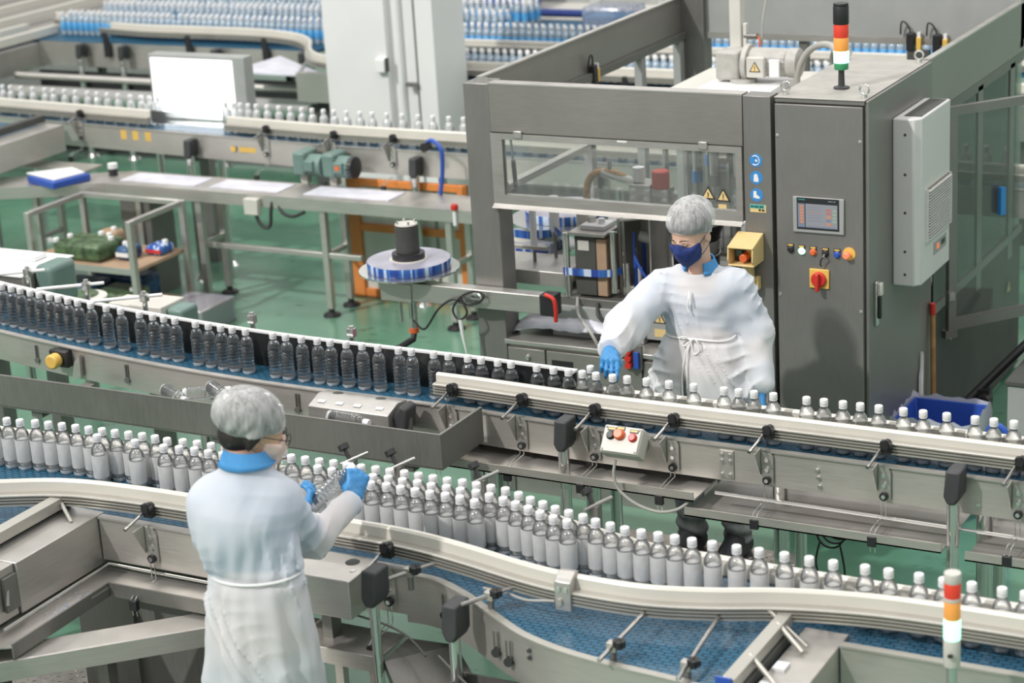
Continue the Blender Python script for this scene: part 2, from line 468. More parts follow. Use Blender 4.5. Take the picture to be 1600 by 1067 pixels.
    def slab(s, poly, axis, a0, a1):
        """polygon in the plane across axis ('x': (y,z), 'y': (x,z)), given depth"""
        n = len(poly)
        f = (lambda u, v, a: (a, u, v)) if axis == 'x' else (lambda u, v, a: (u, a, v))
        vs = [f(u, v, a0) for u, v in poly] + [f(u, v, a1) for u, v in poly]
        fs = [tuple(reversed(range(n))), tuple(range(n, 2 * n))] + [(i, (i + 1) % n, (i + 1) % n + n, i + n) for i in range(n)]
        return s.add(vs, fs)
    def sweep(s, path, sec, closed_sec=True):
        """path: (x, y[, z]) points; sec: (offset to the left of travel, z) polygon"""
        P = [Vector((p[0], p[1], p[2] if len(p) > 2 else 0)) for p in path]
        m = len(P); k = len(sec); vs = []
        for i, p in enumerate(P):
            d = P[min(i + 1, m - 1)] - P[max(i - 1, 0)]
            d.z = 0; d.normalize()
            nrm = Vector((-d.y, d.x, 0))
            for (o, z) in sec:
                vs.append(p + nrm * o + Vector((0, 0, z)))
        fs = []
        for i in range(m - 1):
            for j in range(k):
                l = (j + 1) % k
                fs.append((i * k + j, (i + 1) * k + j, (i + 1) * k + l, i * k + l))
        fs += [tuple(range(k)), tuple(reversed(range((m - 1) * k, m * k)))]
        return s.add(vs, fs)
    def build(s, name, mat, parent=None, org=None, bevel=0.0, smooth=35, seg=2):
        o_ = Vector(org) if org is not None else (ORG[parent] if parent is not None else Vector((0, 0, 0)))
        me = bpy.data.meshes.new(name)
        me.from_pydata([tuple(Vector(p) - o_) for p in s.v], [], s.f)
        mats = mat if isinstance(mat, (list, tuple)) else [mat]
        for mm in mats:
            me.materials.append(MT[mm] if isinstance(mm, str) else mm)
        if len(mats) > 1:
            me.polygons.foreach_set('material_index', s.mi)
        bm = bmesh.new(); bm.from_mesh(me)
        bmesh.ops.recalc_face_normals(bm, faces=bm.faces)
        bm.to_mesh(me); bm.free()
        if smooth:
            me.polygons.foreach_set('use_smooth', [True] * len(me.polygons))
            me.set_sharp_from_angle(angle=R(smooth))
        me.update()
        o = bpy.data.objects.new(name, me)
        C.objects.link(o)
        if parent is not None:
            o.parent = parent; o.location = o_ - ORG[parent]
        else:
            o.location = o_
        ORG[o] = o_
        if bevel:
            b = o.modifiers.new('edge', 'BEVEL'); b.width = bevel; b.segments = seg; b.limit_method = 'ANGLE'; b.angle_limit = R(40)
            b.harden_normals = False
        return o

def thing(name, loc, label, cat, group=None):
    o = bpy.data.objects.new(name, None)
    C.objects.link(o); o.location = loc; o.empty_display_size = 0.1
    ORG[o] = Vector(loc)
    o['label'] = label; o['category'] = cat
    if group: o['group'] = group
    return o

def tag(o, label, cat, group=None):
    o['label'] = label; o['category'] = cat
    if group: o['group'] = group
    return o

def struct(o):
    o['kind'] = 'structure'
    return o

def dup(src, loc, rotz=None, label=None, group=None):
    """a copy of a thing with copies of its parts and sub-parts"""
    def rec(o, parent):
        c = o.copy(); C.objects.link(c)
        if parent is not None: c.parent = parent
        for ch in o.children: rec(ch, c)
        return c
    r = rec(src, None)
    r.location = loc
    if rotz is not None: r.rotation_euler = (0, 0, rotz)
    if label: r['label'] = label
    if group: r['group'] = group
    return r

def smooth_path(pts, k=6):
    """Catmull-Rom through the points"""
    P = [Vector(p) for p in pts]; out = []
    for i in range(len(P) - 1):
        p0 = P[max(i - 1, 0)]; p1 = P[i]; p2 = P[i + 1]; p3 = P[min(i + 2, len(P) - 1)]
        for j in range(k):
            t = j / k
            out.append(0.5 * ((2 * p1) + (p2 - p0) * t + (2 * p0 - 5 * p1 + 4 * p2 - p3) * t * t + (3 * p1 - p0 - 3 * p2 + p3) * t ** 3))
    out.append(P[-1])
    return out

def lettering(text, parent, loc, size, mat, rot=(math.pi / 2, 0, 0), name='lettering'):
    c = bpy.data.curves.new(name, 'FONT'); c.body = text; c.size = size; c.align_x = 'CENTER'; c.align_y = 'CENTER'; c.extrude = 0.0004
    t = bpy.data.objects.new(name + '_source', c); C.objects.link(t)
    bpy.context.view_layer.update()
    me = bpy.data.meshes.new_from_object(t.evaluated_get(bpy.context.evaluated_depsgraph_get()))
    bpy.data.objects.remove(t); me.name = name
    me.materials.clear(); me.materials.append(MT[mat])
    o = bpy.data.objects.new(name, me); C.objects.link(o)
    o.parent = parent; o.location = Vector(loc) - ORG[parent]; o.rotation_euler = rot
    return o
# ------------------------------------------------------------------ the hall
def slab_struct(name, x0, y0, z0, x1, y1, z1, mat):
    return struct(MB().box(x0, y0, z0, x1, y1, z1).build(name, mat, org=((x0 + x1) / 2, (y0 + y1) / 2, z0), smooth=0))

slab_struct('floor', -40, -12, -0.12, 20, 40, 0.0, 'floor')
slab_struct('wall_back', -40, 40, 0, 20, 40.3, 9.5, 'wall')
slab_struct('wall_left', -40.3, -12, 0, -40, 40.3, 9.5, 'wall')

# ------------------------------------------------------------------ bottles
ZB = 1.03                                             # height of every belt
def bottle_profile(H=0.183, r=0.0300, ribs=True):
    p = [(0.0, 0.004), (0.012, 0.001), (0.022, 0.0), (0.0270, 0.002), (0.0292, 0.007), (r, 0.014), (r, 0.026)]
    z = 0.030
    if ribs:
        while z < 0.126:
            p += [(r, z), (r - 0.0024, z + 0.0040), (r - 0.0024, z + 0.0060), (r, z + 0.010)]
            z += 0.0150
    p += [(r, 0.1355), (r - 0.0002, 0.140), (0.0290, 0.1465), (0.0272, 0.153), (0.0244, 0.1595), (0.0206, 0.1655), (0.0166, 0.1702), (0.0138, 0.1735), (0.0130, 0.177), (0.0130, H), (0.0, H)]
    return p

def cap_part(parent, org, mat='cap'):
    m = MB()
    rip = lambda i, h: 1.0 + (0.03 if i % 2 else -0.02)
    m.lathe([(0.0152, 0.1815), (0.0160, 0.1825), (0.0160, 0.186)], org, 24)
    m.lathe([(0.0150, 0.187), (0.0157, 0.188), (0.0157, 0.204), (0.0150, 0.2085), (0.0135, 0.2098), (0.0, 0.210)], org, 36, ripple=rip)
    return m.build('cap', mat, parent, org=org)

def make_bottle(name, label, group, mat='bottle', frosted=False, cheap=False, blue=False):
    m = MB().lathe(bottle_profile(ribs=not cheap), (0, 0, 0), 16 if cheap else 30, ripple=None if cheap else (lambda i, h: 1.0 - (0.10 if (h < 0.008 and i % 6 < 2) else 0.0)))
    o = m.build(name, mat, org=(0, 0, 0), smooth=60)
    tag(o, label, 'bottle', group)
    c = cap_part(o, (0, 0, 0))
    if not cheap:
        MB().lathe([(0.0276, 0.0015), (0.0297, 0.0068), (0.0304, 0.014), (0.0302, 0.0165)], (0, 0, 0), 30, ripple=lambda i, h: 1.0 - (0.06 if (h < 0.008 and i % 6 < 2) else 0.0)).build('base_light_band', 'baselight', o, org=(0, 0, 0), smooth=60)  # pale band added for the light caught in the base
    if frosted:
        MB().lathe([(0.0303, 0.034), (0.0308, 0.036), (0.0308, 0.080), (0.0309, 0.126), (0.0305, 0.128)], (0, 0, 0), 26).build('label_film', 'frost', o, org=(0, 0, 0), smooth=60)
    if blue:
        MB().lathe([(0.0303, 0.045), (0.0307, 0.046), (0.0307, 0.118), (0.0303, 0.119)], (0, 0, 0), 16).build('label_band', 'bluelabel', o, org=(0, 0, 0), smooth=60)
    return o

def row_y(x):                                         # centre line of the middle line's row of bottles
    y = 7.205 if x < -4.2 else (7.175 if x > -3.6 else 7.205 - 0.03 * (x + 4.2) / 0.6)
    if x < -5.0: y += 0.076 * (-5.0 - x) ** 1.7
    return y

AX = [-7.06, -6.99, -6.917, -6.848, -6.772, -6.705, -6.63, -6.566, -6.497, -6.427, -6.336, -6.23, -6.133, -6.01, -5.925, -5.855, -5.785, -5.659, -5.582, -5.509, -5.442, -5.365, -5.211, -5.141, -5.056, -4.972, -4.905, -4.822, -4.74, -4.659, -4.555, -4.49, -4.38, -4.308, -4.213, -4.147, -4.065, -4.0, -3.876, -3.796, -3.725, -3.66, -3.596, -3.521, -3.456, -3.37, -3.271, -3.164, -3.034, -2.972, -2.907, -2.826, -2.689, -2.618, -2.541, -2.472, -2.398, -2.301, -2.224, -2.133, -2.025, -1.954, -1.879, -1.80, -1.70]
first = make_bottle('water_bottle', 'clear unlabelled water bottle with white cap on the middle conveyor', 'clear bottles along the middle conveyor')
touched = -3.521
GA = 'clear bottles along the middle conveyor'
for i, x in enumerate(AX):
    if i == 0:
        o = first; o.location = (x, row_y(x), ZB)
    else:
        o = dup(first, (x, row_y(x), ZB), random.uniform(0, 6.28))
    if x == touched:
        del o['group']
        o['label'] = 'clear water bottle whose white cap a gloved fingertip touches'
o = dup(first, (-3.655, 7.245, ZB), 0.4, 'clear water bottle standing behind the row, left of the reaching glove'); del o['group']

BB = [(-5.76, 5.905), (-5.69, 5.91), (-5.621, 5.914), (-5.556, 5.918), (-5.49, 5.933), (-5.425, 5.936), (-5.36, 5.942), (-5.293, 5.944), (-5.229, 5.946), (-5.164, 5.949), (-5.101, 5.95), (-5.037, 5.953), (-4.973, 5.958), (-4.908, 5.954), (-4.844, 5.947), (-4.776, 5.956), (-4.712, 5.961), (-4.645, 5.96), (-4.578, 5.958), (-4.512, 5.96), (-4.445, 5.955), (-4.38, 5.945), (-4.338, 5.998), (-4.277, 5.96), (-4.215, 5.961), (-4.153, 5.962), (-4.092, 5.965), (-4.03, 5.959), (-3.97, 5.962), (-3.909, 5.965), (-3.848, 5.964), (-3.787, 5.966), (-3.726, 5.964), (-3.664, 5.961), (-3.603, 5.958), (-3.542, 5.962), (-3.481, 5.955), (-3.42, 5.951), (-3.359, 5.947), (-3.295, 5.925), (-3.235, 5.90), (-3.176, 5.88), (-3.116, 5.857), (-3.056, 5.84), (-2.994, 5.825), (-2.936, 5.803), (-2.875, 5.791), (-2.815, 5.778), (-2.753, 5.774), (-2.691, 5.773), (-2.63, 5.771), (-2.567, 5.768), (-2.495, 5.768), (-2.409, 5.767), (-2.332, 5.769), (-2.244, 5.767), (-2.159, 5.765), (-2.078, 5.763), (-1.973, 5.765), (-1.896, 5.764), (-1.798, 5.765), (-1.719, 5.76), (-1.629, 5.759), (-1.534, 5.756), (-1.463, 5.753)]
BF = [(-5.138, 5.885), (-4.955, 5.888), (-4.812, 5.882), (-4.745, 5.89), (-4.678, 5.897), (-4.61, 5.892), (-4.545, 5.895), (-4.478, 5.89), (-4.41, 5.88), (-4.12, 5.90), (-4.055, 5.895), (-3.94, 5.90), (-3.878, 5.895), (-3.817, 5.902), (-3.755, 5.898), (-3.693, 5.90), (-3.632, 5.893), (-3.57, 5.895), (-3.51, 5.89), (-3.448, 5.892), (-3.388, 5.88), (-3.325, 5.866), (-3.265, 5.845), (-3.205, 5.825), (-3.146, 5.80), (-3.085, 5.78), (-3.025, 5.765)]
BG = [(-3.91, 5.838), (-3.848, 5.832), (-3.786, 5.838), (-3.724, 5.833), (-3.662, 5.83), (-3.6, 5.828), (-3.538, 5.83), (-3.476, 5.825), (-3.41, 5.812)]
bo = make_bottle('water_bottle', 'white-capped water bottle with frosted sleeve on the front conveyor', 'sleeved bottles along the front conveyor', mat='bottleb', frosted=True)
for i, (x, y) in enumerate(BB + BF + BG):
    if i == 0: bo.location = (x, y, ZB)
    else: dup(bo, (x, y, ZB), random.uniform(0, 6.28))

CX = [-11.2, -11.1, -11.0, -10.9, -10.8, -10.7, -10.618, -10.507, -10.39, -10.267, -10.184, -10.07, -9.962, -9.843, -9.75, -9.651, -9.547, -9.431, -9.328, -9.249, -9.17, -8.55, -8.48, -8.42, -8.35, -8.279, -8.184, -8.084, -7.984, -7.886, -7.799, -7.703, -7.616, -7.515, -7.409, -7.314, -7.2, -7.082, -6.96, -6.848, -6.728, -6.618, -6.5, -6.4, -6.28, -6.16, -6.05, -5.94, -5.83, -5.72, -5.6, -5.49, -5.38, -5.27, -5.16, -5.05, -4.94, -4.83, -4.72, -4.61, -4.5, -4.4, -4.3, -4.19, -4.08, -3.97, -3.86, -3.75, -3.64, -3.53, -3.42, -3.31, -3.24, -3.11, -3.05, -2.93, -2.82, -2.7, -2.58]
def row_c(x):
    return 11.47 + (0.075 * (-7.6 - x) if x < -7.6 else 0)
bc = make_bottle('water_bottle', 'small clear bottle with white cap on the conveyor behind the machine', 'clear bottles on the rear conveyor', mat='bottle2', cheap=True)
for i, x in enumerate(CX):
    if i == 0: bc.location = (x, row_c(x), ZB)
    else: dup(bc, (x, row_c(x), ZB), 0.0)

# far mass of blue-labelled bottles: the nearest ones one by one, the packed rest as one mass
bd = make_bottle('labelled_bottle', 'blue-labelled water bottle with white cap on the far wide conveyor', 'blue-labelled bottles on the far conveyor', mat='bottled', cheap=True, blue=True)
near_spots = []
for k in range(76):
    near_spots.append((-8.86 + k * 0.0655, 13.66)); near_spots.append((-8.83 + k * 0.0655, 13.72))
for k in range(132):
    near_spots.append((-12.6 + k * 0.0655, 14.70 + random.uniform(-0.006, 0.006)))
for i, (x, y) in enumerate(near_spots):
    if i == 0: bd.location = (x, y, ZB)
    else: dup(bd, (x, y, ZB), 0.0)
def mass(name, spots, parent=None):
    vs = []; fs = []; mi = []
    for (x, y) in spots:
        for mat_i, prof in ((0, [(0.029, 0.0), (0.0300, 0.01), (0.0300, 0.046)]), (1, [(0.0302, 0.046), (0.0302, 0.118)]), (0, [(0.0300, 0.118), (0.0295, 0.14), (0.024, 0.160), (0.013, 0.176)]), (2, [(0.0158, 0.18), (0.0158, 0.207), (0.0, 0.21)])):
            m = MB().lathe(prof, (x, y, ZB), 8)
            o = len(vs); vs += m.v; fs += [[a + o for a in f] for f in m.f]; mi += [mat_i] * len(m.f)
    b = MB(); b.v = vs; b.f = fs; b.mi = mi
    return b.build(name, ['bottled', 'bluelabel', 'cap'], org=(-9, 14.5, ZB), smooth=60)
rest = []
for y0, nrow in ((14.758, 2), (15.25, 4), (15.80, 4)):
    for r in range(nrow):
        for k in range(132):
            x = -12.6 + k * 0.0655 + (0.033 if r % 2 == 0 else 0); y = y0 + r * 0.058
            if (y0 < 15 or x < -8.4) and random.random() < 0.95: rest.append((x + random.uniform(-0.006, 0.006), y + random.uniform(-0.004, 0.004)))
ms = mass('bottle_mass', rest)
ms['kind'] = 'stuff'
tag(ms, 'packed mass of blue-labelled bottles filling the far wide conveyor', 'bottles')

# ------------------------------------------------------------------ conveyor building blocks
def guide_rail(parent, path, top=1.168, strip=0.042, name='guide_rail'):
    z0, z1 = top - strip, top
    strip_sec = [(-0.026, z0 - 0.02), (-0.002, z0 - 0.02), (0.0, z0 - 0.016), (0.0, z1 - 0.008), (-0.007, z1), (-0.020, z1), (-0.026, z1 - 0.008)]
    a1 = z0 + 0.006; a0 = z0 - 0.040
    gr_ = lambda z: [(-0.060, z + 0.0035), (-0.048, z + 0.0035), (-0.048, z - 0.0035), (-0.060, z - 0.0035)]
    alu_sec = [(-0.060, a0), (-0.026, a0), (-0.026, a1), (-0.054, a1), (-0.060, a1 - 0.004)] + gr_(a1 - 0.012) + gr_(a1 - 0.024) + gr_(a1 - 0.036)
    g = MB().sweep(path, alu_sec).build(name, 'alu', parent, smooth=30)
    MB().sweep(path, strip_sec).build('wear_strip', 'cream', g, org=ORG[g], smooth=30)
    return g

def rail_bracket(parent, x, y_rail, y_panel, z_rod=1.112, slope=0.45, clip_z=0.875):
    """clamp knob, rod and slotted plate that carry a guide rail on the near side of a line"""
    b = MB()
    b.slab([(x - 0.024, 0.915), (x + 0.024, 0.915), (x + 0.024, 1.03), (x + 0.012, 1.055), (x - 0.024, 1.055)], 'y', y_panel - 0.012, y_panel - 0.004)
    b.slab([(y_panel - 0.075, 1.055), (y_panel - 0.004, 1.06), (y_panel - 0.004, 0.95), (y_panel - 0.02, 0.95)], 'x', x - 0.03, x - 0.026)
    o = b.build('rail_bracket', 'steel', parent)
    k = MB()
    for i in range(5):
        q = 2 * math.pi * i / 5
        c = Vector((x, y_rail - 0.085, z_rod + 0.02))
        k.cyl(c + Vector((math.cos(q) * 0.013, -0.010, math.sin(q) * 0.013)), c + Vector((math.cos(q) * 0.013, 0.010, math.sin(q) * 0.013)), 0.0105, n=8)
    k.cyl((x, y_rail - 0.10, z_rod + 0.02), (x, y_rail - 0.055, z_rod + 0.02), 0.015, n=12)
    k.box(x - 0.018, y_rail - 0.085, z_rod - 0.018, x + 0.018, y_rail - 0.058, z_rod + 0.012)
    k.build('clamp_knob', 'black', o, org=ORG[o])
    r = MB(); r.cyl((x - 0.016, y_rail - 0.06, z_rod + 0.006), (x - 0.032, y_panel - 0.10, z_rod - 0.030), 0.0062, n=10)
    r.cyl((x - 0.032, y_panel - 0.10, z_rod - 0.030), (x - 0.034, y_panel - 0.112, z_rod - 0.033), 0.0078, n=10)
    r.build('rod', 'rod', o, org=ORG[o])
    for zz in (1.015, 0.975):
        MB().cyl((x, y_panel - 0.022, zz), (x, y_panel - 0.012, zz), 0.0085, n=6).build('bolt', 'chrome', o, org=ORG[o])
    d = MB(); d.cyl((x, y_panel - 0.026, 0.932), (x, y_panel - 0.004, 0.932), 0.0165, n=18)
    d.build('roller', 'black', o, org=ORG[o])
    MB().cyl((x, y_panel - 0.030, 0.932), (x, y_panel - 0.026, 0.932), 0.009, n=6).build('roller_bolt', 'chrome', o, org=ORG[o])
    wv = MB()
    for dx in (-0.009, 0.009):
        wv.tube([(x + dx, y_panel - 0.02, 0.918), (x + dx, y_panel - 0.02, clip_z + 0.02), (x + dx - 0.006, y_panel - 0.05, clip_z + 0.012), (x + dx - 0.006, y_panel - 0.12, clip_z + 0.006), (x + dx - 0.006, y_panel - 0.146, clip_z - 0.01), (x + dx - 0.002, y_panel - 0.146, clip_z - 0.075)], 0.0022, n=6)
    wv.build('wire_hook', 'chrome', o, org=ORG[o])
    MB().box(x - 0.022, y_panel - 0.154, clip_z - 0.052, x + 0.012, y_panel - 0.136, clip_z - 0.012).build('clip', 'black', o, org=ORG[o], bevel=0.002)
    return o

def post_leg(parent, x, y, ztop=1.10, r=0.024, capped=True, tilt=0.0):
    l = MB().cyl((x, y, 0.03), (x, y, ztop - (0.06 if capped else 0)), r, n=20)
    l.cyl((x, y, 0.0), (x, y, 0.03), r * 2.1, r * 1.2, n=20)
    o = l.build('leg', 'chrome', parent)
    if capped:
        a = MB()
        sec = [(x - 0.030, ztop - 0.105), (x - 0.016, ztop - 0.135), (x + 0.016, ztop - 0.135), (x + 0.032, ztop - 0.105), (x + 0.036, ztop), (x - 0.022, ztop)]
        a.slab(sec, 'y', y - 0.034, y + 0.06)
        a.build('cap', 'rubber', o, org=ORG[o], bevel=0.010, seg=3)
    return o

# ------------------------------------------------------------------ middle conveyor (the filled bottles run left to right)
A = thing('conveyor', (-4.0, 7.2, 0), 'steel conveyor in the middle carrying clear bottles past the woman', 'conveyor')
xs = [-8.4 + 0.15 * i for i in range(53)]
pathA = [(x, row_y(x)) for x in xs]
MB().sweep(pathA, [(-0.105, 0.985), (0.11, 0.985), (0.11, ZB), (-0.105, ZB)]).build('belt', 'belt', A, smooth=30)
MB().sweep(pathA, [(-0.128, 0.90), (-0.110, 0.90), (-0.110, 1.052), (-0.140, 1.052), (-0.140, 1.045), (-0.128, 1.042)]).build('side_panel', 'steelh', A, smooth=30)
MB().sweep(pathA, [(0.115, 0.90), (0.130, 0.90), (0.130, 1.04), (0.115, 1.04)]).build('side_panel', 'steelh', A, smooth=30)
MB().sweep(pathA, [(-0.11, 0.915), (0.115, 0.915), (0.115, 0.935), (-0.11, 0.935)]).build('frame', 'steeld', A, smooth=30)
left = [(x, row_y(x)) for x in xs if x < -3.75] + [(-3.75, row_y(-3.75))]
bp = MB().sweep(left, [(0.105, ZB), (0.113, ZB), (0.113, 1.188), (0.105, 1.188)]).build('back_plate', 'blackplate', A, smooth=30)
MB().sweep(left, [(0.100, 1.188), (0.122, 1.188), (0.122, 1.197), (0.100, 1.197)]).build('edge_strip', 'white', bp, org=ORG[bp], smooth=30)
railA = [(-4.335 + 0.2 * i, row_y(-4.335 + 0.2 * i) - 0.040) for i in range(19)]
guide_rail(A, railA)
right = [(-3.74 + 0.2 * i, 7.268) for i in range(16)]
guide_rail(A, right, top=1.150, strip=0.05)
for x in (-4.228, -3.888, -3.547, -3.201, -2.802, -2.33, -1.819):
    rail_bracket(A, x, row_y(x) - 0.04, row_y(x) - 0.128, clip_z=0.875 if x < -3.0 else 0.83)
for x in (-3.655, -2.045):
    post_leg(A, x, 6.97, 1.105, 0.0235)
for x in (-4.18, -3.63, -2.80, -1.98, -5.6, -6.9):
    post_leg(A, x, 7.17, 0.90, 0.032, capped=False)
    post_leg(A, x, 7.38 + (0.1 if x < -5.5 else 0), 0.90, 0.026, capped=False)
for (x0, x1, z) in ((-4.33, -3.06, 0.855), (-3.10, -2.07, 0.79), (-1.98, -0.9, 0.775)):
    t = MB(); t.box(x0, 6.90, z, x1, 7.34, z + 0.006); t.box(x0, 6.90, z, x1, 6.906, z + 0.038); t.box(x0, 7.334, z, x1, 7.34, z + 0.038)
    t.build('drip_tray', 'steelh', A, smooth=0)
MB().tube([(-3.0, 6.98, 0.872), (-2.6, 6.985, 0.868), (-2.1, 6.99, 0.86), (-1.0, 7.0, 0.845)], 0.007, n=8).build('hose', 'chrome', A)
for (x, z) in ((-2.60, 0.995), (-2.595, 0.965), (-2.59, 0.93), (-1.97, 0.945)):
    MB().cyl((x, 7.035, z), (x, 7.05, z), 0.008, n=6).build('panel_bolt', 'chrome', A)
jp = MB().box(-3.005, 7.040, 0.912, -2.945, 7.048, 1.028).build('joint_plate', 'steel', A, bevel=0.001)
for x in (-2.992, -2.958):
    for z in (1.012, 0.985, 0.928):
        MB().cyl((x, 7.030, z), (x, 7.04, z), 0.0085, n=6).build('bolt', 'chrome', jp, org=ORG[jp])
# slotted guides on the left half of the front panel
for x in (-6.64, -6.02, -5.50, -5.02):
    yy = row_y(x) - 0.128
    m = MB(); m.tube([(x, yy - 0.006, 1.02), (x, yy - 0.006, 0.955)], 0.0035, n=6); m.tube([(x + 0.013, yy - 0.006, 1.02), (x + 0.013, yy - 0.006, 0.955)], 0.0035, n=6)
    m.cyl((x + 0.006, yy - 0.014, 0.945), (x + 0.006, yy, 0.945), 0.014, n=16)
    m.build('slot_guide', 'steeld', A)
x = -6.44; yy = row_y(x) - 0.128
sn = MB().box(x - 0.05, yy - 0.05, 0.955, x + 0.06, yy - 0.005, 1.04).build('sensor', 'black', A, bevel=0.008)
MB().cyl((x, yy - 0.10, 0.995), (x, yy - 0.05, 0.995), 0.036, n=24).build('sensor_cap', 'yellow', sn, org=ORG[sn], bevel=0.008)
MB().slab([(x + 0.075, 0.90), (x + 0.13, 0.92), (x + 0.135, 1.03), (x + 0.10, 0.99)], 'y', yy - 0.05, yy - 0.03).build('bent_bracket', 'steel', sn, org=ORG[sn])
# rail supports behind the black plate
for (x, hgt) in ((-6.96, 1.285), (-6.52, 1.28), (-6.12, 1.275), (-5.45, 1.255), (-4.9, 1.25)):
    y0 = row_y(x) + 0.17
    o = MB().cyl((x, y0, 1.0), (x, y0, hgt), 0.012, n=12).build('rail_post', 'chrome', A)
    if x < -5.8:
        MB().cyl((x - 0.20, y0 - 0.13, hgt - 0.030), (x + 0.07, y0 + 0.05, hgt - 0.025), 0.0085, n=10).build('rod', 'white', o, org=ORG[o])
    MB().box(x - 0.016, y0 - 0.016, hgt - 0.05, x + 0.016, y0 + 0.016, hgt - 0.012).build('clamp', 'chrome', o, org=ORG[o])

# waste trough hung on the front of the middle conveyor
T = thing('waste_trough', (-5.3, 6.8, 0.93), 'long open stainless trough hung along the front of the middle conveyor', 'trough')
m = MB()
m.box(-8.3, 6.70, 0.93, -4.0695, 6.706, 1.0735)
m.box(-4.076, 6.7065, 0.93, -4.0695, 7.05, 1.0735)
m.box(-8.3, 6.70, 0.925, -4.07, 7.05, 0.932)
m.box(-8.3, 6.70, 1.074, -4.068, 6.712, 1.078); m.box(-4.082, 6.7125, 1.074, -4.068, 7.05, 1.078)
m.build('tray', 'steeld', T, smooth=0)
for x in (-4.25, -5.2, -6.2):
    MB().box(x - 0.03, 6.72, 0.89, x + 0.03, 7.1, 0.925).build('support_bar', 'steeld', T)
    
def lying_bottle(loc, ang, lab, tilt=0.0):
    o = make_bottle('crushed_bottle', lab, None)
    o.location = loc; o.rotation_euler = (R(90 + tilt), 0, ang)
    return o
lab_w = 'discarded clear bottle lying in the waste trough'
wl = None
for (x, y, a, z) in ((-5.60, 6.90, 1.1, 1.030), (-5.47, 6.86, 2.2, 1.036), (-5.36, 6.92, 1.0, 1.066), (-5.25, 6.86, 1.9, 1.052), (-5.14, 6.90, 1.3, 1.040), (-5.40, 6.80, 1.6, 0.966), (-5.62, 6.80, 1.5, 0.966), (-4.70, 6.85, 1.5, 1.030), (-4.34, 6.86, 1.3, 0.966), (-5.0, 6.82, 1.5, 0.966), (-5.22, 6.95, 1.6, 0.966), (-4.74, 6.79, 1.6, 0.966)):
    if wl is None:
        wl = make_bottle('discarded_bottle', lab_w, 'discarded bottles in the waste trough'); o = wl
    else:
        o = dup(wl, (0, 0, 0))
    o.location = (x, y, z); o.rotation_euler = (R(90), 0, a)

# drive cover boxes on the middle line
D1 = thing('drive_cover', (-4.65, 7.0, 0.94), 'sloped stainless drive cover with two round vents on the middle conveyor', 'cover')
m = MB()
m.slab([(6.90, 0.935), (7.065, 0.935), (7.065, 1.062), (6.985, 1.075), (6.90, 1.045)], 'x', -4.84, -4.44)
m.build('housing', 'steel', D1, bevel=0.004)
for x in (-4.76, -4.545):
    MB().lathe([(0.0, 0.006), (0.020, 0.006), (0.030, 0.0), (0.030, -0.01)], (x, 7.02, 1.066), 20, ax=(0, 0.15, 1)).build('vent', 'dgrey', D1)
for x in (-4.79, -4.70, -4.61, -4.50):
    MB().obox((x, 6.935, 1.0595), (0.035, 0.018, 0.0015), ax=(1, 0, 0), up=(0, -0.33, 1)).build('sticker', 'white', D1)
D2 = thing('guard_post', (-4.40, 6.98, 0.93), 'short round post with black slanted cap beside the drive cover', 'post')
MB().cyl((-4.395, 6.97, 0.934), (-4.395, 6.97, 1.02), 0.027, n=20).build('tube', 'steeld', D2)
MB().slab([(-4.43, 0.985), (-4.405, 0.965), (-4.375, 0.975), (-4.365, 1.07), (-4.40, 1.085), (-4.435, 1.03)], 'y', 6.93, 7.02).build('cap', 'rubber', D2, bevel=0.012, seg=3)

# push-button box on the middle line
K = thing('button_box', (-3.34, 6.88, 1.0), 'pale grey push-button box tilted on the front of the middle conveyor', 'control box')
up = Vector((0, -0.80, 0.60)).normalized(); cx = Vector((1, 0, 0)); c = Vector((-3.345, 6.90, 1.065))
sl = up.cross(cx)                                       # direction that climbs the sloped face
m = MB().obox(c, (0.165, 0.115, 0.075), ax=cx, up=up)
m.build('housing', 'lgrey', K, bevel=0.007, seg=3)
MB().obox(c + up * 0.040, (0.158, 0.108, 0.012), ax=cx, up=up).build('lid', 'lgrey', K, bevel=0.004)
f = c + up * 0.046
for (dx, ds, mat, r, hgt, nm) in ((-0.045, 0.012, 'black', 0.016, 0.014, 'button'), (-0.008, 0.018, 'orange', 0.0205, 0.024, 'mushroom_button'), (0.050, 0.012, 'red', 0.016, 0.016, 'button')):
    q = f + cx * dx + sl * ds * 1
    bt = MB().lathe([(r * 1.12, 0.0), (r * 1.12, 0.004), (r, 0.005), (r, hgt - 0.004), (r * 0.8, hgt), (0, hgt)], q, 22, ax=up).build(nm, mat, K)
    MB().obox(q + sl * 0.026 + up * 0.001, (0.036, 0.015, 0.003), ax=cx, up=up).build('legend_plate', 'black', bt, org=ORG[bt])
    MB().obox(q + sl * 0.027 + up * 0.003, (0.030, 0.007, 0.002), ax=cx, up=up).build('legend_strip', 'yellow', bt, org=ORG[bt])
for dx in (-0.07, 0.07):
    for ds in (-0.045, 0.045):
        MB().cyl(f + cx * dx + sl * ds, f + cx * dx + sl * ds + up * 0.004, 0.004, n=10).build('screw', 'steeld', K)
MB().box(-3.38, 6.93, 0.99, -3.31, 7.05, 1.03).build('bracket', 'steel', K)
MB().tube(smooth_path([(-3.375, 6.87, 1.00), (-3.38, 6.86, 0.94), (-3.36, 6.86, 0.88), (-3.29, 6.86, 0.83), (-3.20, 6.87, 0.805), (-3.13, 6.89, 0.815), (-3.09, 6.92, 0.84)]), 0.0065, n=8).build('cable', 'gcable', K)
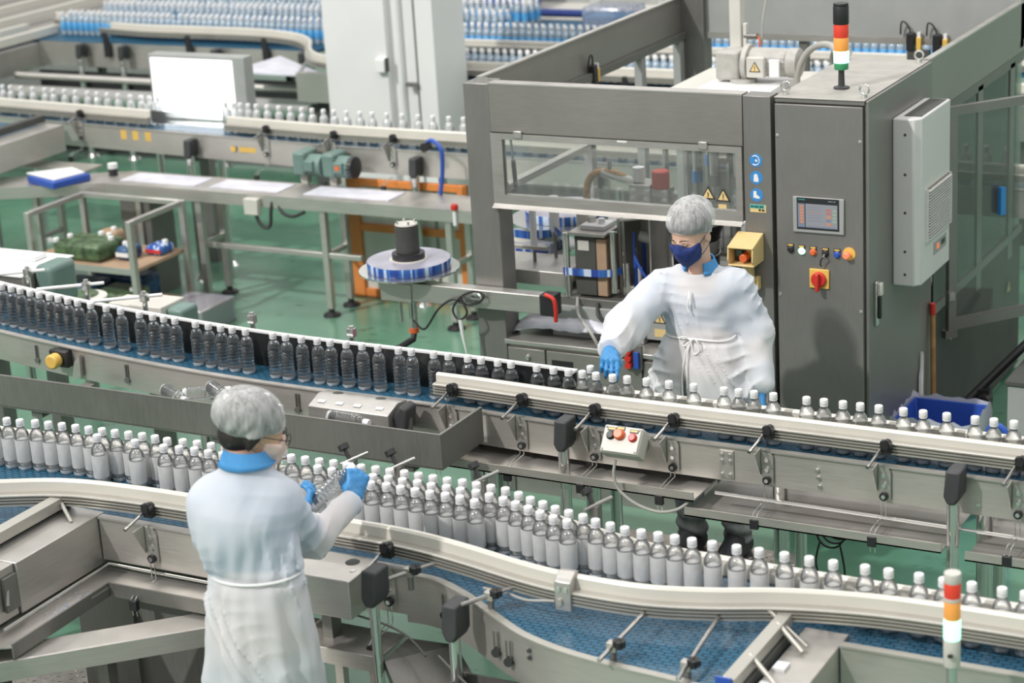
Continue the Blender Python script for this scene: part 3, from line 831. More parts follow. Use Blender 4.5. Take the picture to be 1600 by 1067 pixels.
# ------------------------------------------------------------------ front conveyor
F = thing('conveyor', (-3.8, 5.8, 0), 'steel conveyor in front with sleeved bottles and a wavy cream guide rail', 'conveyor')
MB().box(-8.0, 5.585, 0.985, -0.7, 6.04, ZB).build('belt', 'belt', F, smooth=0)
path_rail = smooth_path([(-5.75, 5.24), (-5.50, 5.38), (-5.28, 5.50), (-5.03, 5.598), (-4.70, 5.63), (-4.25, 5.637), (-3.80, 5.64), (-3.54, 5.63), (-3.31, 5.59), (-3.05, 5.53), (-2.87, 5.508), (-2.62, 5.512), (-2.42, 5.56), (-2.22, 5.635), (-2.02, 5.685), (-1.81, 5.712), (-1.5, 5.722), (-1.0, 5.725)], 5)
guide_rail(F, path_rail, top=1.182, strip=0.052)
guide_rail(F, [(x, y) for x, y in [(-1.0, 5.83), (-1.6, 5.83), (-2.4, 5.84), (-2.8, 5.86), (-3.1, 5.94), (-3.35, 6.015), (-3.7, 6.03), (-4.6, 6.03), (-5.4, 6.02), (-6.0, 5.99)]], top=1.150, strip=0.045)
# near side panels: straight on the left, round under the bulge, straight again on the right
MB().box(-4.895, 5.560, 0.885, -3.56, 5.575, 1.058).build('side_panel', 'steelh', F, smooth=0)
MB().box(-4.895, 5.552, 1.052, -3.56, 5.585, 1.060).build('panel_lip', 'steel', F, smooth=0)
curve = smooth_path([(-3.56, 5.568), (-3.44, 5.565), (-3.29, 5.50), (-3.16, 5.42), (-3.05, 5.35), (-2.95, 5.295), (-2.80, 5.245), (-2.62, 5.215), (-2.45, 5.20), (-2.33, 5.19)], 5)
MB().sweep(curve, [(-0.012, 0.86), (0.003, 0.86), (0.003, 1.036), (-0.012, 1.036)]).build('side_panel', 'steelh', F, smooth=30)
MB().sweep(curve, [(-0.016, 1.034), (0.012, 1.034), (0.012, 1.042), (-0.016, 1.042)]).build('panel_lip', 'alu', F, smooth=30)
MB().box(-2.33, 5.185, 0.86, -2.24, 5.20, 1.036).build('side_panel', 'white', F, smooth=0)
MB().box(-1.985, 5.562, 0.86, -0.7, 5.577, 1.052).build('side_panel', 'steelh', F, smooth=0)
MB().box(-1.985, 5.555, 1.048, -0.7, 5.585, 1.056).build('panel_lip', 'alu', F, smooth=0)
MB().box(-8.0, 6.045, 0.885, -0.7, 6.06, 1.05).build('side_panel', 'steelh', F, smooth=0)
MB().box(-8.0, 5.60, 0.90, -0.7, 6.04, 0.92).build('frame', 'steeld', F, smooth=0)
bulge = [(p.x, p.y + 0.006) for p in curve] + [(-2.25, 5.19), (-2.25, 4.4), (-2.13, 4.4), (-2.13, 5.60), (-3.56, 5.60)]
MB().prism(bulge, 1.000, ZB - 0.001).build('transfer_belt', 'belt', F, smooth=0)
for x, yr in ((-4.650, 5.632), (-3.622, 5.634)):
    rail_bracket(F, x, yr, 5.562, clip_z=0.83)
# long rods that carry the rail across the bulge
def rail_rod(p0, p1, knob_at, drop):
    o = MB().cyl(p0, p1, 0.0075, n=10).build('rail_rod', 'rod', F)
    q = Vector(p0).lerp(Vector(p1), knob_at)
    k = MB()
    for i in range(5):
        a = 2 * math.pi * i / 5
        k.cyl(q + Vector((0.022 + math.cos(a) * 0.012, math.sin(a) * 0.012, 0.002)), q + Vector((0.022 + math.cos(a) * 0.012, math.sin(a) * 0.012, 0.022)), 0.010, n=8)
    k.cyl(q + Vector((0.02, 0, -0.005)), q + Vector((0.02, 0, 0.018)), 0.014, n=10)
    k.build('clamp_knob', 'black', o, org=ORG[o])
    MB().box(q.x - 0.018, q.y - 0.014, q.z - 0.018, q.x + 0.014, q.y + 0.014, q.z + 0.014).build('clamp', 'alu', o, org=ORG[o], bevel=0.002)
    MB().cyl(q - Vector((0, 0, 0.01)), (q.x, q.y, drop), 0.011, n=10).build('stem', 'steeld', o, org=ORG[o])
    return o
rail_rod((-3.555, 5.43, 1.075), (-3.415, 5.585, 1.105), 0.42, 1.02)
rail_rod((-3.22, 5.34, 1.075), (-3.075, 5.50, 1.105), 0.52, 0.93)
rail_rod((-2.62, 5.155, 1.075), (-2.602, 5.46, 1.105), 0.30, 1.02)
rail_rod((-2.345, 5.13, 1.075), (-2.372, 5.53, 1.105), 0.22, 1.02)
# splice block on the rail
sp = MB(); sp.slab([(1.062, 0), (1.19, 0), (1.19, 1), (1.062, 1)], 'y', 0, 0.001)
S0 = Vector((-2.885, 5.452, 1.065))
blk = MB().slab([(S0.y - 0.012, 1.068), (S0.y + 0.02, 1.068), (S0.y + 0.055, 1.19), (S0.y + 0.028, 1.196), (S0.y - 0.012, 1.17)], 'x', S0.x - 0.030, S0.x + 0.030).build('rail_splice', 'steel', F, bevel=0.003)
for dx in (-0.014, 0.012):
    MB().cyl((S0.x + dx, S0.y - 0.018, 1.145), (S0.x + dx, S0.y - 0.010, 1.145), 0.008, n=10).build('bolt', 'chrome', blk, org=ORG[blk])
MB().cyl((S0.x - 0.012, S0.y - 0.020, 1.10), (S0.x - 0.012, S0.y - 0.010, 1.10), 0.012, n=12).build('sensor_eye', 'alu', blk, org=ORG[blk])
MB().tube(smooth_path([(S0.x - 0.03, S0.y - 0.012, 1.10), (S0.x - 0.07, S0.y - 0.02, 1.098), (S0.x - 0.14, S0.y - 0.01, 1.085), (S0.x - 0.24, S0.y + 0.03, 1.078), (S0.x - 0.33, S0.y + 0.05, 1.07)]), 0.0045, n=8).build('sensor_cable', 'gcable', blk, org=ORG[blk])
# supports
post_leg(F, -3.565, 5.36, 1.145, 0.018)
post_leg(F, -3.245, 5.34, 1.085, 0.020)
for x, y in ((-4.72, 5.74), (-4.55, 5.95), (-3.2, 5.75), (-2.5, 5.62), (-1.2, 5.8), (-6.2, 5.8)):
    post_leg(F, x, y, 0.90, 0.030, capped=False)
for x in (-3.40, -3.10, -3.03):
    yy = 5.555 if x < -3.3 else (5.37 if x < -3.08 else 5.325)
    m = MB(); m.tube([(x, yy - 0.02, 1.00), (x, yy - 0.02, 0.93)], 0.003, n=6); m.tube([(x + 0.014, yy - 0.02, 1.00), (x + 0.014, yy - 0.02, 0.93)], 0.003, n=6)
    m.build('slot_guide', 'steeld', F)
    MB().cyl((x + 0.007, yy - 0.03, 0.925), (x + 0.007, yy - 0.008, 0.925), 0.016, n=18).build('roller', 'black', F)
MB().tube(smooth_path([(-3.80, 5.50, 0.885), (-3.62, 5.49, 0.872), (-3.50, 5.46, 0.855), (-3.40, 5.40, 0.83)]), 0.004, n=8).build('guard_wire', 'steeld', F)
MB().tube(smooth_path([(-3.36, 5.42, 0.83), (-3.22, 5.32, 0.82), (-3.10, 5.24, 0.82), (-2.95, 5.17, 0.82)]), 0.004, n=8).build('guard_wire', 'steeld', F)
for z in (1.0, 0.975):
    MB().cyl((-2.925, 5.262, z), (-2.925, 5.278, z), 0.007, n=10).build('panel_bolt', 'rubber', F)
# knobs that hold the rear rail, seen over the bottles
for (x, y) in ((-4.085, 6.075), (-3.885, 6.085), (-3.525, 6.075), (-3.03, 5.995)):
    o = MB().cyl((x - 0.025, y - 0.04, 1.195), (x + 0.035, y + 0.06, 1.213), 0.0075, n=10).build('rear_rod', 'rod', F)
    m = MB().cyl((x - 0.01, y, 1.205), (x - 0.035, y + 0.01, 1.24), 0.008, n=8)
    m.cyl((x - 0.033, y + 0.01, 1.236), (x - 0.045, y + 0.014, 1.252), 0.021, n=12)
    m.build('clamp_knob', 'black', o, org=ORG[o])
    MB().box(x - 0.014, y - 0.014, 1.10, x + 0.014, y + 0.02, 1.20).build('stem', 'steeld', o, org=ORG[o])

# right-hand end of the transfer belt: box frame with a dead-plate guard
G = thing('end_frame', (-2.05, 5.1, 0.2), 'grey steel end frame with guard bar at the right of the blue transfer belt', 'frame')
MB().slab([(-2.135, 0.80), (-1.99, 0.80), (-1.99, 1.045), (-2.135, 1.045)], 'y', 4.3, 5.66).build('housing', 'steelh', G, bevel=0.003)
g = MB().slab([(-2.21, 1.075), (-2.185, 1.055), (-2.155, 1.075), (-2.155, 1.115), (-2.195, 1.12)], 'y', 5.12, 5.60).build('guard_bar', 'alu', G, bevel=0.002)
MB().box(-2.185, 5.14, 1.035, -2.145, 5.585, 1.07).build('brush', 'dgrey', g, org=ORG[g])
MB().box(-2.215, 5.112, 1.07, -2.165, 5.12, 1.118).build('end_cap', 'blue', g, org=ORG[g])
for (y, d) in ((5.27, 0.0), (5.50, 0.0)):
    MB().cyl((-2.175, y + 0.02, 1.115), (-2.075, y - 0.03, 1.055), 0.0085, n=10).build('stay', 'alu', g, org=ORG[g])
MB().cyl((-2.24, 5.585, 1.13), (-2.07, 5.50, 1.06), 0.006, n=8).build('tie_rod', 'alu', G)
for (y) in (5.20, 5.34):
    MB().box(-2.125, y, 1.045, -2.085, y + 0.05, 1.056).build('clip', 'white', G)
for x, y in ((-2.06, 5.5), (-2.06, 4.6)):
    MB().box(x - 0.03, y - 0.03, 0, x + 0.03, y + 0.03, 0.80).build('leg', 'steeld', G)

# front stack light
def stack_light(loc, label, r, parts, pole):
    s = thing('stack_light', loc, label, 'signal light')
    x, y, z = loc
    for (nm, h0, h1, mat, k) in parts:
        MB().lathe([(r * k * 0.96, h0), (r * k, h0 + 0.003), (r * k, h1 - 0.003), (r * k * 0.96, h1), (0, h1)], (x, y, z), 28).build(nm, mat, s)
    if pole: pole(s, x, y, z)
    return s
s = stack_light((-1.555, 5.30, 1.19), 'stack light with white foot and lit green lens beside the front conveyor', 0.0245,
    [('foot', 0.0, 0.085, 'lgrey', 1.0), ('green_lens', 0.085, 0.148, 'l_green', 1.0), ('amber_lens', 0.148, 0.205, 'l_amber', 0.97), ('collar', 0.205, 0.216, 'lgrey', 1.0), ('red_lens', 0.216, 0.262, 'l_red', 0.98), ('lid', 0.262, 0.292, 'lgrey', 1.0)], None)
MB().cyl((-1.545, 5.27, 1.235), (-1.555, 5.262, 1.235), 0.006, n=8).build('screw', 'black', s)
st = thing('light_stand', (-1.555, 5.30, 0), 'steel tube that carries the stack light beside the front conveyor', 'stand')
MB().cyl((-1.555, 5.30, 0), (-1.555, 5.30, 1.19), 0.016, n=16).build('tube', 'chrome', st)
MB().cyl((-1.555, 5.30, 0), (-1.555, 5.30, 0.02), 0.06, n=20).build('foot', 'steeld', st)

# ------------------------------------------------------------------ left feeder that joins the front conveyor
L = thing('feeder_conveyor', (-5.3, 4.9, 0), 'short blue-belt feeder with steel housing joining the front conveyor at left', 'conveyor')
MB().box(-5.75, 3.9, 1.0, -5.05, 5.583, ZB - 0.001).build('belt', 'belt', L, smooth=0)
MB().slab([(-5.055, 0.865), (-4.90, 0.865), (-4.90, 1.062), (-5.055, 1.062)], 'y', 5.10, 5.60).build('housing', 'steel', L, bevel=0.003)
MB().slab([(-5.055, 0.865), (-4.91, 0.865), (-4.91, 1.062), (-5.055, 1.062)], 'y', 3.9, 5.095).build('housing', 'steel', L, bevel=0.003)
g = MB().slab([(-5.10, 1.08), (-5.07, 1.06), (-5.04, 1.08), (-5.04, 1.122), (-5.085, 1.126)], 'y', 4.4, 5.60).build('guard_bar', 'alu', L, bevel=0.002)
MB().box(-5.075, 4.4, 1.035, -5.045, 5.58, 1.07).build('brush', 'dgrey', g, org=ORG[g])
MB().cyl((-5.07, 5.55, 1.115), (-4.95, 5.47, 1.062), 0.008, n=10).build('stay', 'alu', g, org=ORG[g])
for y in (4.0, 5.0):
    MB().box(-5.02, y, 0, -4.96, y + 0.06, 0.865).build('leg', 'steeld', L)
m = MB(); m.slab([(-4.905, 0.90), (-4.893, 0.90), (-4.893, 1.03), (-4.905, 1.03)], 'y', 5.02, 5.09); m.cyl((-4.90, 5.04, 0.98), (-4.87, 5.0, 0.94), 0.008)
m.build('hinge_plate', 'steeld', L)

# drip pan under the corner
P = thing('drip_pan', (-4.8, 5.4, 0.84), 'wet steel drip pan in the corner under the front conveyor', 'pan')
pan = [(-5.02, 4.75), (-4.78, 4.90), (-4.775, 5.44), (-3.95, 5.44), (-3.95, 5.66), (-5.02, 5.66)]
MB().prism(pan, 0.840, 0.846).build('plate', 'steelh', P, smooth=0)
MB().box(-4.775, 5.432, 0.808, -3.95, 5.440, 0.862).build('lip', 'steeld', P, smooth=0)
MB().slab([(4.90, 0.80), (5.44, 0.808), (5.44, 0.862), (4.90, 0.855)], 'x', -4.784, -4.776).build('lip', 'steeld', P, smooth=0)
MB().tube([(-4.86, 4.95, 0.872), (-4.86, 5.545, 0.878), (-4.3, 5.55, 0.872)], 0.0055, n=8).build('edge_wire', 'chrome', P)
for i in range(46):
    pass
dm = MB()
for i in range(60):
    x = -4.80 - abs(random.gauss(0, 0.03)); y = 5.15 + random.uniform(0, 0.24); r = random.uniform(0.002, 0.0055)
    dm.lathe([(r, 0.0), (r * 0.8, r * 0.4), (0, r * 0.55)], (x, y, 0.846), 8)
dr = dm.build('water_drops', 'liner', P); dr['kind'] = 'stuff'
for (x, y) in ((-4.74, 5.50), (-4.5, 5.62), (-4.1, 5.5), (-4.95, 4.85)):
    MB().box(x - 0.02, y - 0.02, 0, x + 0.02, y + 0.02, 0.84).build('leg', 'steeld', P)

Up = thing('pan_shade_sheet', (-4.5, 5.52, 0), 'dark steel sheet added for the shade under the drip pan', 'panel')  # dark sheet put where shade falls below the pan
MB().box(-5.0, 5.50, 0.26, -4.02, 5.515, 0.80).build('sheet', 'steeld', Up, smooth=0)
for x in (-4.97, -4.05):
    MB().box(x - 0.02, 5.515, 0.0, x + 0.02, 5.545, 0.80).build('post', 'steeld', Up, smooth=0)
# beam in front, and the low table that continues it behind the man
Bm = thing('steel_channel', (-4.65, 5.15, 0), 'wide shiny steel channel running slantwise behind the man at lower left', 'channel')
ax = Vector((0.72, 0.69, 0)).normalized(); nn = Vector((ax.y, -ax.x, 0))
MB().obox(Vector((-4.62, 5.16, 0.785)), (1.5, 0.13, 0.012), ax=ax).build('top_plate', 'steelh', Bm, bevel=0.002)
MB().obox(Vector((-4.62, 5.16, 0.752)) + nn * 0.066, (1.5, 0.006, 0.075), ax=ax).build('front_plate', 'steel', Bm, bevel=0.002)
for t in (-0.62, 0.02, 0.5):
    q = Vector((-4.62, 5.16, 0)) + ax * t
    MB().box(q.x - 0.025, q.y - 0.025, 0.0, q.x + 0.025, q.y + 0.025, 0.78).build('leg', 'steeld', Bm)
Tb = thing('side_table', (-3.77, 5.46, 0), 'low steel side table with rounded corner right of the man', 'table')
MB().box(-4.02, 5.375, 0.798, -3.575, 5.56, 0.806).build('table_top', 'steelh', Tb, bevel=0.002)
MB().box(-4.02, 5.370, 0.745, -3.575, 5.378, 0.806).build('apron', 'steel', Tb, bevel=0.002)
MB().box(-3.58, 5.370, 0.745, -3.572, 5.56, 0.806).build('apron', 'steel', Tb, bevel=0.002)
for z in (0.775, 0.76):
    MB().cyl((-3.571, 5.40, z), (-3.566, 5.40, z), 0.004, n=8).build('rivet', 'chrome', Tb)
for x, y in ((-3.98, 5.39), (-3.74, 5.39), (-3.60, 5.39), (-3.98, 5.53), (-3.60, 5.53)):
    MB().box(x - 0.016, y - 0.016, 0, x + 0.016, y + 0.016, 0.80).build('leg', 'steel', Tb)
Ch = thing('steel_chute', (-3.42, 5.4, 0.55), 'dull grey steel chute plate sloping down beside the side table', 'chute')
m = MB(); m.add([(-3.56, 5.55, 0.80), (-3.56, 5.38, 0.79), (-3.30, 5.16, 0.60), (-3.12, 5.42, 0.60), (-3.40, 5.60, 0.78)], [(0, 1, 2, 3, 4)])
m.add([(-3.56, 5.55, 0.79), (-3.56, 5.38, 0.78), (-3.30, 5.16, 0.59), (-3.12, 5.42, 0.59), (-3.40, 5.60, 0.77)], [(4, 3, 2, 1, 0)])
m.add([(-3.56, 5.38, 0.81), (-3.56, 5.38, 0.77), (-3.30, 5.16, 0.58), (-3.30, 5.16, 0.62)], [(0, 1, 2, 3)])
m.build('plate', 'steeld', Ch, smooth=0)
for p in ((-3.50, 5.42), (-3.32, 5.22)):
    MB().box(p[0] - 0.015, p[1] - 0.015, 0, p[0] + 0.015, p[1] + 0.015, 0.60).build('leg', 'steeld', Ch)
Mb = thing('motor_box', (-3.78, 5.45, 0.93), 'square stainless motor box with a round vent beside the man', 'box')
MB().slab([(5.36, 0.935), (5.55, 0.935), (5.55, 1.085), (5.36, 1.078)], 'x', -3.985, -3.66).build('housing', 'steel', Mb, bevel=0.004)
MB().lathe([(0.0, 0.004), (0.018, 0.005), (0.027, 0.0), (0.027, -0.01)], (-3.73, 5.50, 1.083), 20).build('vent', 'dgrey', Mb)
MB().box(-3.70, 5.43, 1.081, -3.685, 5.45, 1.083).build('sticker', 'white', Mb)
MB().box(-3.84, 5.44, 0.80, -3.80, 5.50, 0.94).build('bracket', 'steeld', Mb)
Bx = thing('terminal_box', (-3.2, 5.2, 0.3), 'open grey steel box under the curved side of the front conveyor', 'box')
m = MB(); m.box(-3.26, 5.22, 0.66, -3.02, 5.228, 0.80); m.box(-3.26, 5.22, 0.66, -3.252, 5.40, 0.80); m.box(-3.028, 5.22, 0.66, -3.02, 5.40, 0.80); m.box(-3.26, 5.392, 0.66, -3.02, 5.40, 0.80); m.box(-3.26, 5.22, 0.655, -3.02, 5.40, 0.662)
m.build('tray', 'steeld', Bx, smooth=0)
MB().box(-3.16, 5.29, 0, -3.12, 5.33, 0.655).build('leg', 'steeld', Bx)

# ------------------------------------------------------------------ diamond-plate steps
def diamond_platform(name, x0, y0, x1, y1, z, label):
    o = thing(name, ((x0 + x1) / 2, (y0 + y1) / 2, 0), label, 'platform')
    MB().box(x0, y0, z - 0.05, x1, y1, z).build('tread', 'plate', o, bevel=0.003)
    d = MB(); n = 0
    st = 0.034
    for i in range(int((x1 - x0) / st)):
        for j in range(int((y1 - y0) / st)):
            c = Vector((x0 + (i + 0.5) * st, y0 + (j + 0.5) * st, z))
            a = Vector((1, 1, 0)) if (i + j) % 2 else Vector((1, -1, 0))
            a.normalize(); b = Vector((-a.y, a.x, 0))
            d.add([c + a * 0.014, c + b * 0.0045, c - a * 0.014, c - b * 0.0045, c + Vector((0, 0, 0.0028))], [(0, 1, 4), (1, 2, 4), (2, 3, 4), (3, 0, 4)])
    q = d.build('tread_pattern', 'chrome', o, smooth=0); q['kind'] = 'stuff'
    for x in (x0 + 0.05, x1 - 0.05):
        for y in (y0 + 0.05, y1 - 0.05):
            MB().box(x - 0.025, y - 0.025, 0, x + 0.025, y + 0.025, z - 0.05).build('leg', 'steeld', o)
    return o
diamond_platform('step_platform', -3.84, 7.44, -2.945, 7.945, 0.20, 'low diamond-plate step on the green floor under the woman')
diamond_platform('step_platform', -5.75, 4.35, -3.35, 6.0, 0.20, 'low diamond-plate platform under the man at the front conveyor')
# ------------------------------------------------------------------ labelling machine enclosure
M = thing('labelling_machine', (-4.15, 9.9, 0), 'large stainless labelling machine enclosure with flap window behind the woman', 'machine')
XL, XR, YF, YB, ZT = -4.954, -2.94, 8.60, 11.30, 2.10
# corner posts
o = MB().slab([(XL, 0), (XL + 0.158, 0), (XL + 0.158, 1.55), (XL + 0.137, 1.60), (XL + 0.137, ZT), (XL, ZT)], 'y', YF, YF + 0.14).build('corner_post', 'cabinet', M, bevel=0.004)
MB().cyl((XL + 0.07, YF + 0.07, ZT), (XL + 0.07, YF + 0.07, ZT + 0.012), 0.045, 0.03, n=12).build('post_plug', 'steeld', o, org=ORG[o])
MB().box(-3.508, YF, 0, -3.376, YF + 0.10, ZT).build('sign_post', 'cabinet', M, bevel=0.003)
MB().box(XL, YB - 0.12, 0, XL + 0.16, YB, ZT + 0.6).build('corner_post', 'steeld', M, bevel=0.003)
# header and flap window on the front
MB().box(XL + 0.137, YF, 1.866, -3.512, YF + 0.06, ZT).build('header_panel', 'machine', M, bevel=0.003)
MB().box(XL + 0.137, YF, ZT - 0.004, -3.512, YF + 0.075, ZT + 0.005).build('header_lip', 'steel', M, smooth=0)
W = MB()
W.box(-4.817, YF - 0.004, 1.832, -3.517, YF + 0.03, 1.862)
W.box(-4.817, YF - 0.004, 1.512, -3.517, YF + 0.03, 1.558)
W.box(-4.817, YF - 0.004, 1.558, -4.755, YF + 0.03, 1.832)
W.box(-3.548, YF - 0.004, 1.558, -3.517, YF + 0.03, 1.832)
W.add([(-4.817, YF - 0.004, 1.512), (-3.517, YF - 0.004, 1.512), (-3.517, YF - 0.03, 1.495), (-4.817, YF - 0.03, 1.495), (-4.817, YF + 0.03, 1.49), (-3.517, YF + 0.03, 1.49)], [(0, 1, 2, 3), (3, 2, 5, 4)])
wf = W.build('flap_window', 'steel', M, smooth=0)
MB().box(-4.757, YF + 0.008, 1.556, -3.546, YF + 0.014, 1.834).build('pane', 'glass', wf, org=ORG[wf], smooth=0)
st = MB().cyl((-4.735, YF + 0.05, 1.82), (-4.728, YF + 0.05, 1.70), 0.006, n=10).build('gas_strut', 'chrome', wf, org=ORG[wf])
MB().cyl((-4.728, YF + 0.05, 1.72), (-4.722, YF + 0.05, 1.585), 0.011, n=12).build('strut_tube', 'black', wf, org=ORG[wf])
for x in (-4.665, -3.705):
    MB().box(x - 0.022, YF - 0.012, 1.842, x + 0.022, YF, 1.878).build('hinge', 'steel', wf, org=ORG[wf], bevel=0.003)
MB().box(-4.14, YF - 0.006, 1.852, -4.09, YF - 0.003, 1.860).build('edge_clip', 'white', wf, org=ORG[wf])
def tri_sign(parent, x, y, z, s, ax=Vector((1, 0, 0)), nrm=Vector((0, -1, 0)), mark='bang'):
    upv = Vector((0, 0, 1))
    c = Vector((x, y, z))
    def tri(k, d):
        pts = [c + upv * (0.62 * s * k) + nrm * d, c - ax * (0.56 * s * k) - upv * (0.34 * s * k) + nrm * d, c + ax * (0.56 * s * k) - upv * (0.34 * s * k) + nrm * d]
        return pts
    a = MB(); P = tri(1.0, 0.0) + tri(1.0, 0.0012); a.add(P, [(0, 1, 2), (5, 4, 3), (0, 3, 4, 1), (1, 4, 5, 2), (2, 5, 3, 0)])
    o = a.build('warning_sign', 'ink', parent, smooth=0)
    a = MB(); a.add(tri(0.76, 0.0016), [(0, 1, 2)]); a.build('yellow_field', 'cyellow', o, org=ORG[o], smooth=0)
    a = MB()
    if mark == 'bang':
        a.obox(c + upv * 0.06 * s + nrm * 0.002, (0.07 * s, 0.0006, 0.34 * s), ax=ax); a.obox(c - upv * 0.18 * s + nrm * 0.002, (0.07 * s, 0.0006, 0.07 * s), ax=ax)
    else:
        a.obox(c + upv * 0.10 * s + nrm * 0.002, (0.07 * s, 0.0006, 0.20 * s), ax=ax + upv * 0.7); a.obox(c - upv * 0.08 * s + nrm * 0.002, (0.07 * s, 0.0006, 0.24 * s), ax=ax)
    a.build('symbol', 'ink', o, org=ORG[o], smooth=0)
    return o
tri_sign(wf, -3.69, YF + 0.004, 1.628, 0.062, mark='bolt')
tri_sign(wf, -3.615, YF + 0.004, 1.622, 0.062)
MB().box(-3.64, YF + 0.0035, 1.566, -3.60, YF + 0.0055, 1.586).build('sticker', 'cyellow', wf, org=ORG[wf], smooth=0)
# round blue signs and the printed sticker on the right post
for i, z in enumerate((1.804, 1.724, 1.643)):
    s = MB().lathe([(0, 0.0012), (0.031, 0.0012), (0.031, 0.0)], (-3.449, YF, z), 28, ax=(0, -1, 0)).build('blue_sign', 'sblue', M)
    y = YF - 0.0018
    a = MB()
    if i == 0:
        pts = [(-3.452 + 0.020 * math.cos(q), y, z + 0.022 * math.sin(q)) for q in [R(130 - 26 * k) for k in range(11)]]
        a.tube(pts, 0.0024, n=6); a.cyl((-3.447, y, z), (-3.447, y - 0.001, z), 0.006, n=10)
    elif i == 1:
        a.slab([(-3.462, z - 0.018), (-3.440, z - 0.020), (-3.437, z - 0.008), (-3.444, z + 0.016), (-3.450, z + 0.018), (-3.455, z + 0.017), (-3.460, z + 0.012)], 'y', y - 0.0005, y)
    else:
        a.slab([(-3.464, z - 0.015), (-3.464, z + 0.018), (-3.449, z + 0.018), (-3.449, z + 0.002), (-3.434, z - 0.008), (-3.434, z - 0.016), (-3.452, z - 0.016), (-3.456, z - 0.012)], 'y', y - 0.0005, y)
    a.build('symbol', 'white', s, org=ORG[s], smooth=0)
s = MB().box(-3.482, YF - 0.001, 1.562, -3.405, YF, 1.598).build('sticker', 'cyellow', M, smooth=0)
MB().box(-3.482, YF - 0.002, 1.580, -3.412, YF - 0.001, 1.598).build('print_band', 'teal', s, org=ORG[s], smooth=0)
k = MB(); xx = -3.477
for wd in (0.008, 0.006, 0.008, 0.007, 0.006, 0.008, 0.007):
    k.box(xx, YF - 0.003, 1.583, xx + wd * 0.72, YF - 0.002, 1.594); xx += 0.009
k.box(-3.44, YF - 0.003, 1.569, -3.43, YF - 0.001, 1.577); k.box(-3.425, YF - 0.003, 1.569, -3.412, YF - 0.001, 1.576)
k.build('print', 'ink', s, org=ORG[s], smooth=0)
# base cabinet with drawers under the worktop
MB().box(XL + 0.158, YF + 0.01, 0.0, -3.512, YF + 1.55, 0.795).build('base', 'machine', M, smooth=0)
MB().box(XL + 0.15, YF - 0.012, 0.795, -3.508, YF + 1.6, 0.818).build('worktop', 'steel', M, bevel=0.003)
for (x0, x1) in ((-4.79, -4.585), (-4.575, -4.06), (-4.05, -3.53)):
    d = MB().box(x0, YF - 0.006, 0.50, x1, YF + 0.01, 0.778).build('drawer', 'grey' if False else 'machine', M, bevel=0.003)
    if x0 < -4.7:
        MB().lathe([(0.0, 0.014), (0.012, 0.012), (0.014, 0.0)], ((x0 + x1) / 2 + 0.01, YF - 0.006, 0.735), 14, ax=(0, -1, 0)).build('knob', 'chrome', d, org=ORG[d])
    elif x0 < -4.5:
        MB().box(-4.545, YF - 0.010, 0.70, -4.43, YF - 0.006, 0.735).build('pull_slot', 'black', d, org=ORG[d])
# side and rear beams
MB().box(XL, YF + 0.14, 1.895, XL + 0.02, YB - 0.12, ZT).build('side_beam', 'machine', M, smooth=0)
MB().box(XL - 0.004, YF + 0.14, ZT - 0.004, XL + 0.03, YB - 0.12, ZT + 0.004).build('beam_lip', 'steel', M, smooth=0)
MB().box(XL, YF + 0.14, 1.855, XL + 0.05, YB - 0.12, 1.893).build('side_rail', 'steeld', M, smooth=0)
MB().box(XL, YF + 0.14, 1.485, XL + 0.045, 9.92, 1.52).build('side_rail', 'steel', M, smooth=0)
for y in (9.90, 10.58, 11.12):
    MB().box(XL, y - 0.03, 0.80, XL + 0.045, y + 0.03, 1.86).build('side_post', 'steel' if y < 10 else 'grey', M, smooth=0)
MB().box(XL + 0.16, YB - 0.08, 1.892, XR, YB, ZT + 0.6).build('rear_panel', 'grey', M, smooth=0)
MB().box(XL + 0.16, YB - 0.09, 1.855, XR, YB - 0.02, 1.892).build('rear_rail', 'steel', M, smooth=0)
for x in (-4.20, -3.56):
    MB().box(x - 0.025, YB - 0.07, 0.85, x + 0.025, YB - 0.02, 1.86).build('rear_post', 'steeld', M, smooth=0)
MB().box(XL + 0.02, YF + 1.6, 0.78, XR - 0.02, YB - 0.1, 0.80).build('deck', 'steeld', M, smooth=0)
MB().box(XL + 0.05, YB - 0.06, 0.0, XR - 0.02, YB - 0.02, 0.86).build('rear_skirt', 'steeld', M, smooth=0)
# right side behind the cabinet
MB().box(XR - 0.02, 9.56, 1.83, XR, YB, ZT).build('side_beam', 'machine', M, smooth=0)
MB().box(XR - 0.03, 9.56, ZT - 0.004, XR + 0.003, YB, ZT + 0.005).build('beam_lip', 'steel', M, smooth=0)
MB().box(XR - 0.05, 9.90, 1.775, XR, YB, 1.828).build('side_rail', 'steeld', M, smooth=0)
for y in (10.45, 11.07):
    MB().box(XR - 0.05, y - 0.045, 0.70, XR, y + 0.045, 1.80).build('side_post', 'cabinet', M, smooth=0)
MB().box(XR - 0.02, 9.65, 0.02, XR - 0.004, YB, 0.80).build('side_skirt', 'dgrey', M, smooth=0)
MB().box(XR - 0.03, 9.65, 0.80, XR + 0.005, YB, 0.84).build('side_rail', 'cabinet', M, smooth=0)
MB().box(XR - 0.012, 9.66, 0.84, XR - 0.006, YB - 0.02, 1.78).build('side_pane', 'dglass', M, smooth=0)
tri_sign(M, XR + 0.006, 11.03, 0.545, 0.085, ax=Vector((0, 1, 0)), nrm=Vector((1, 0, 0)))
MB().cyl((XR - 0.004, 9.92, 0.60), (XR + 0.008, 9.92, 0.60), 0.012, n=14).build('lock', 'chrome', M)
MB().box(-3.28, 10.98, 0.84, -2.99, 11.02, 0.99).build('inner_box', 'white', M, bevel=0.004)
MB().box(-3.40, 11.08, 1.03, -3.10, 11.16, 1.19).build('inner_drive', 'dgrey', M, bevel=0.004)
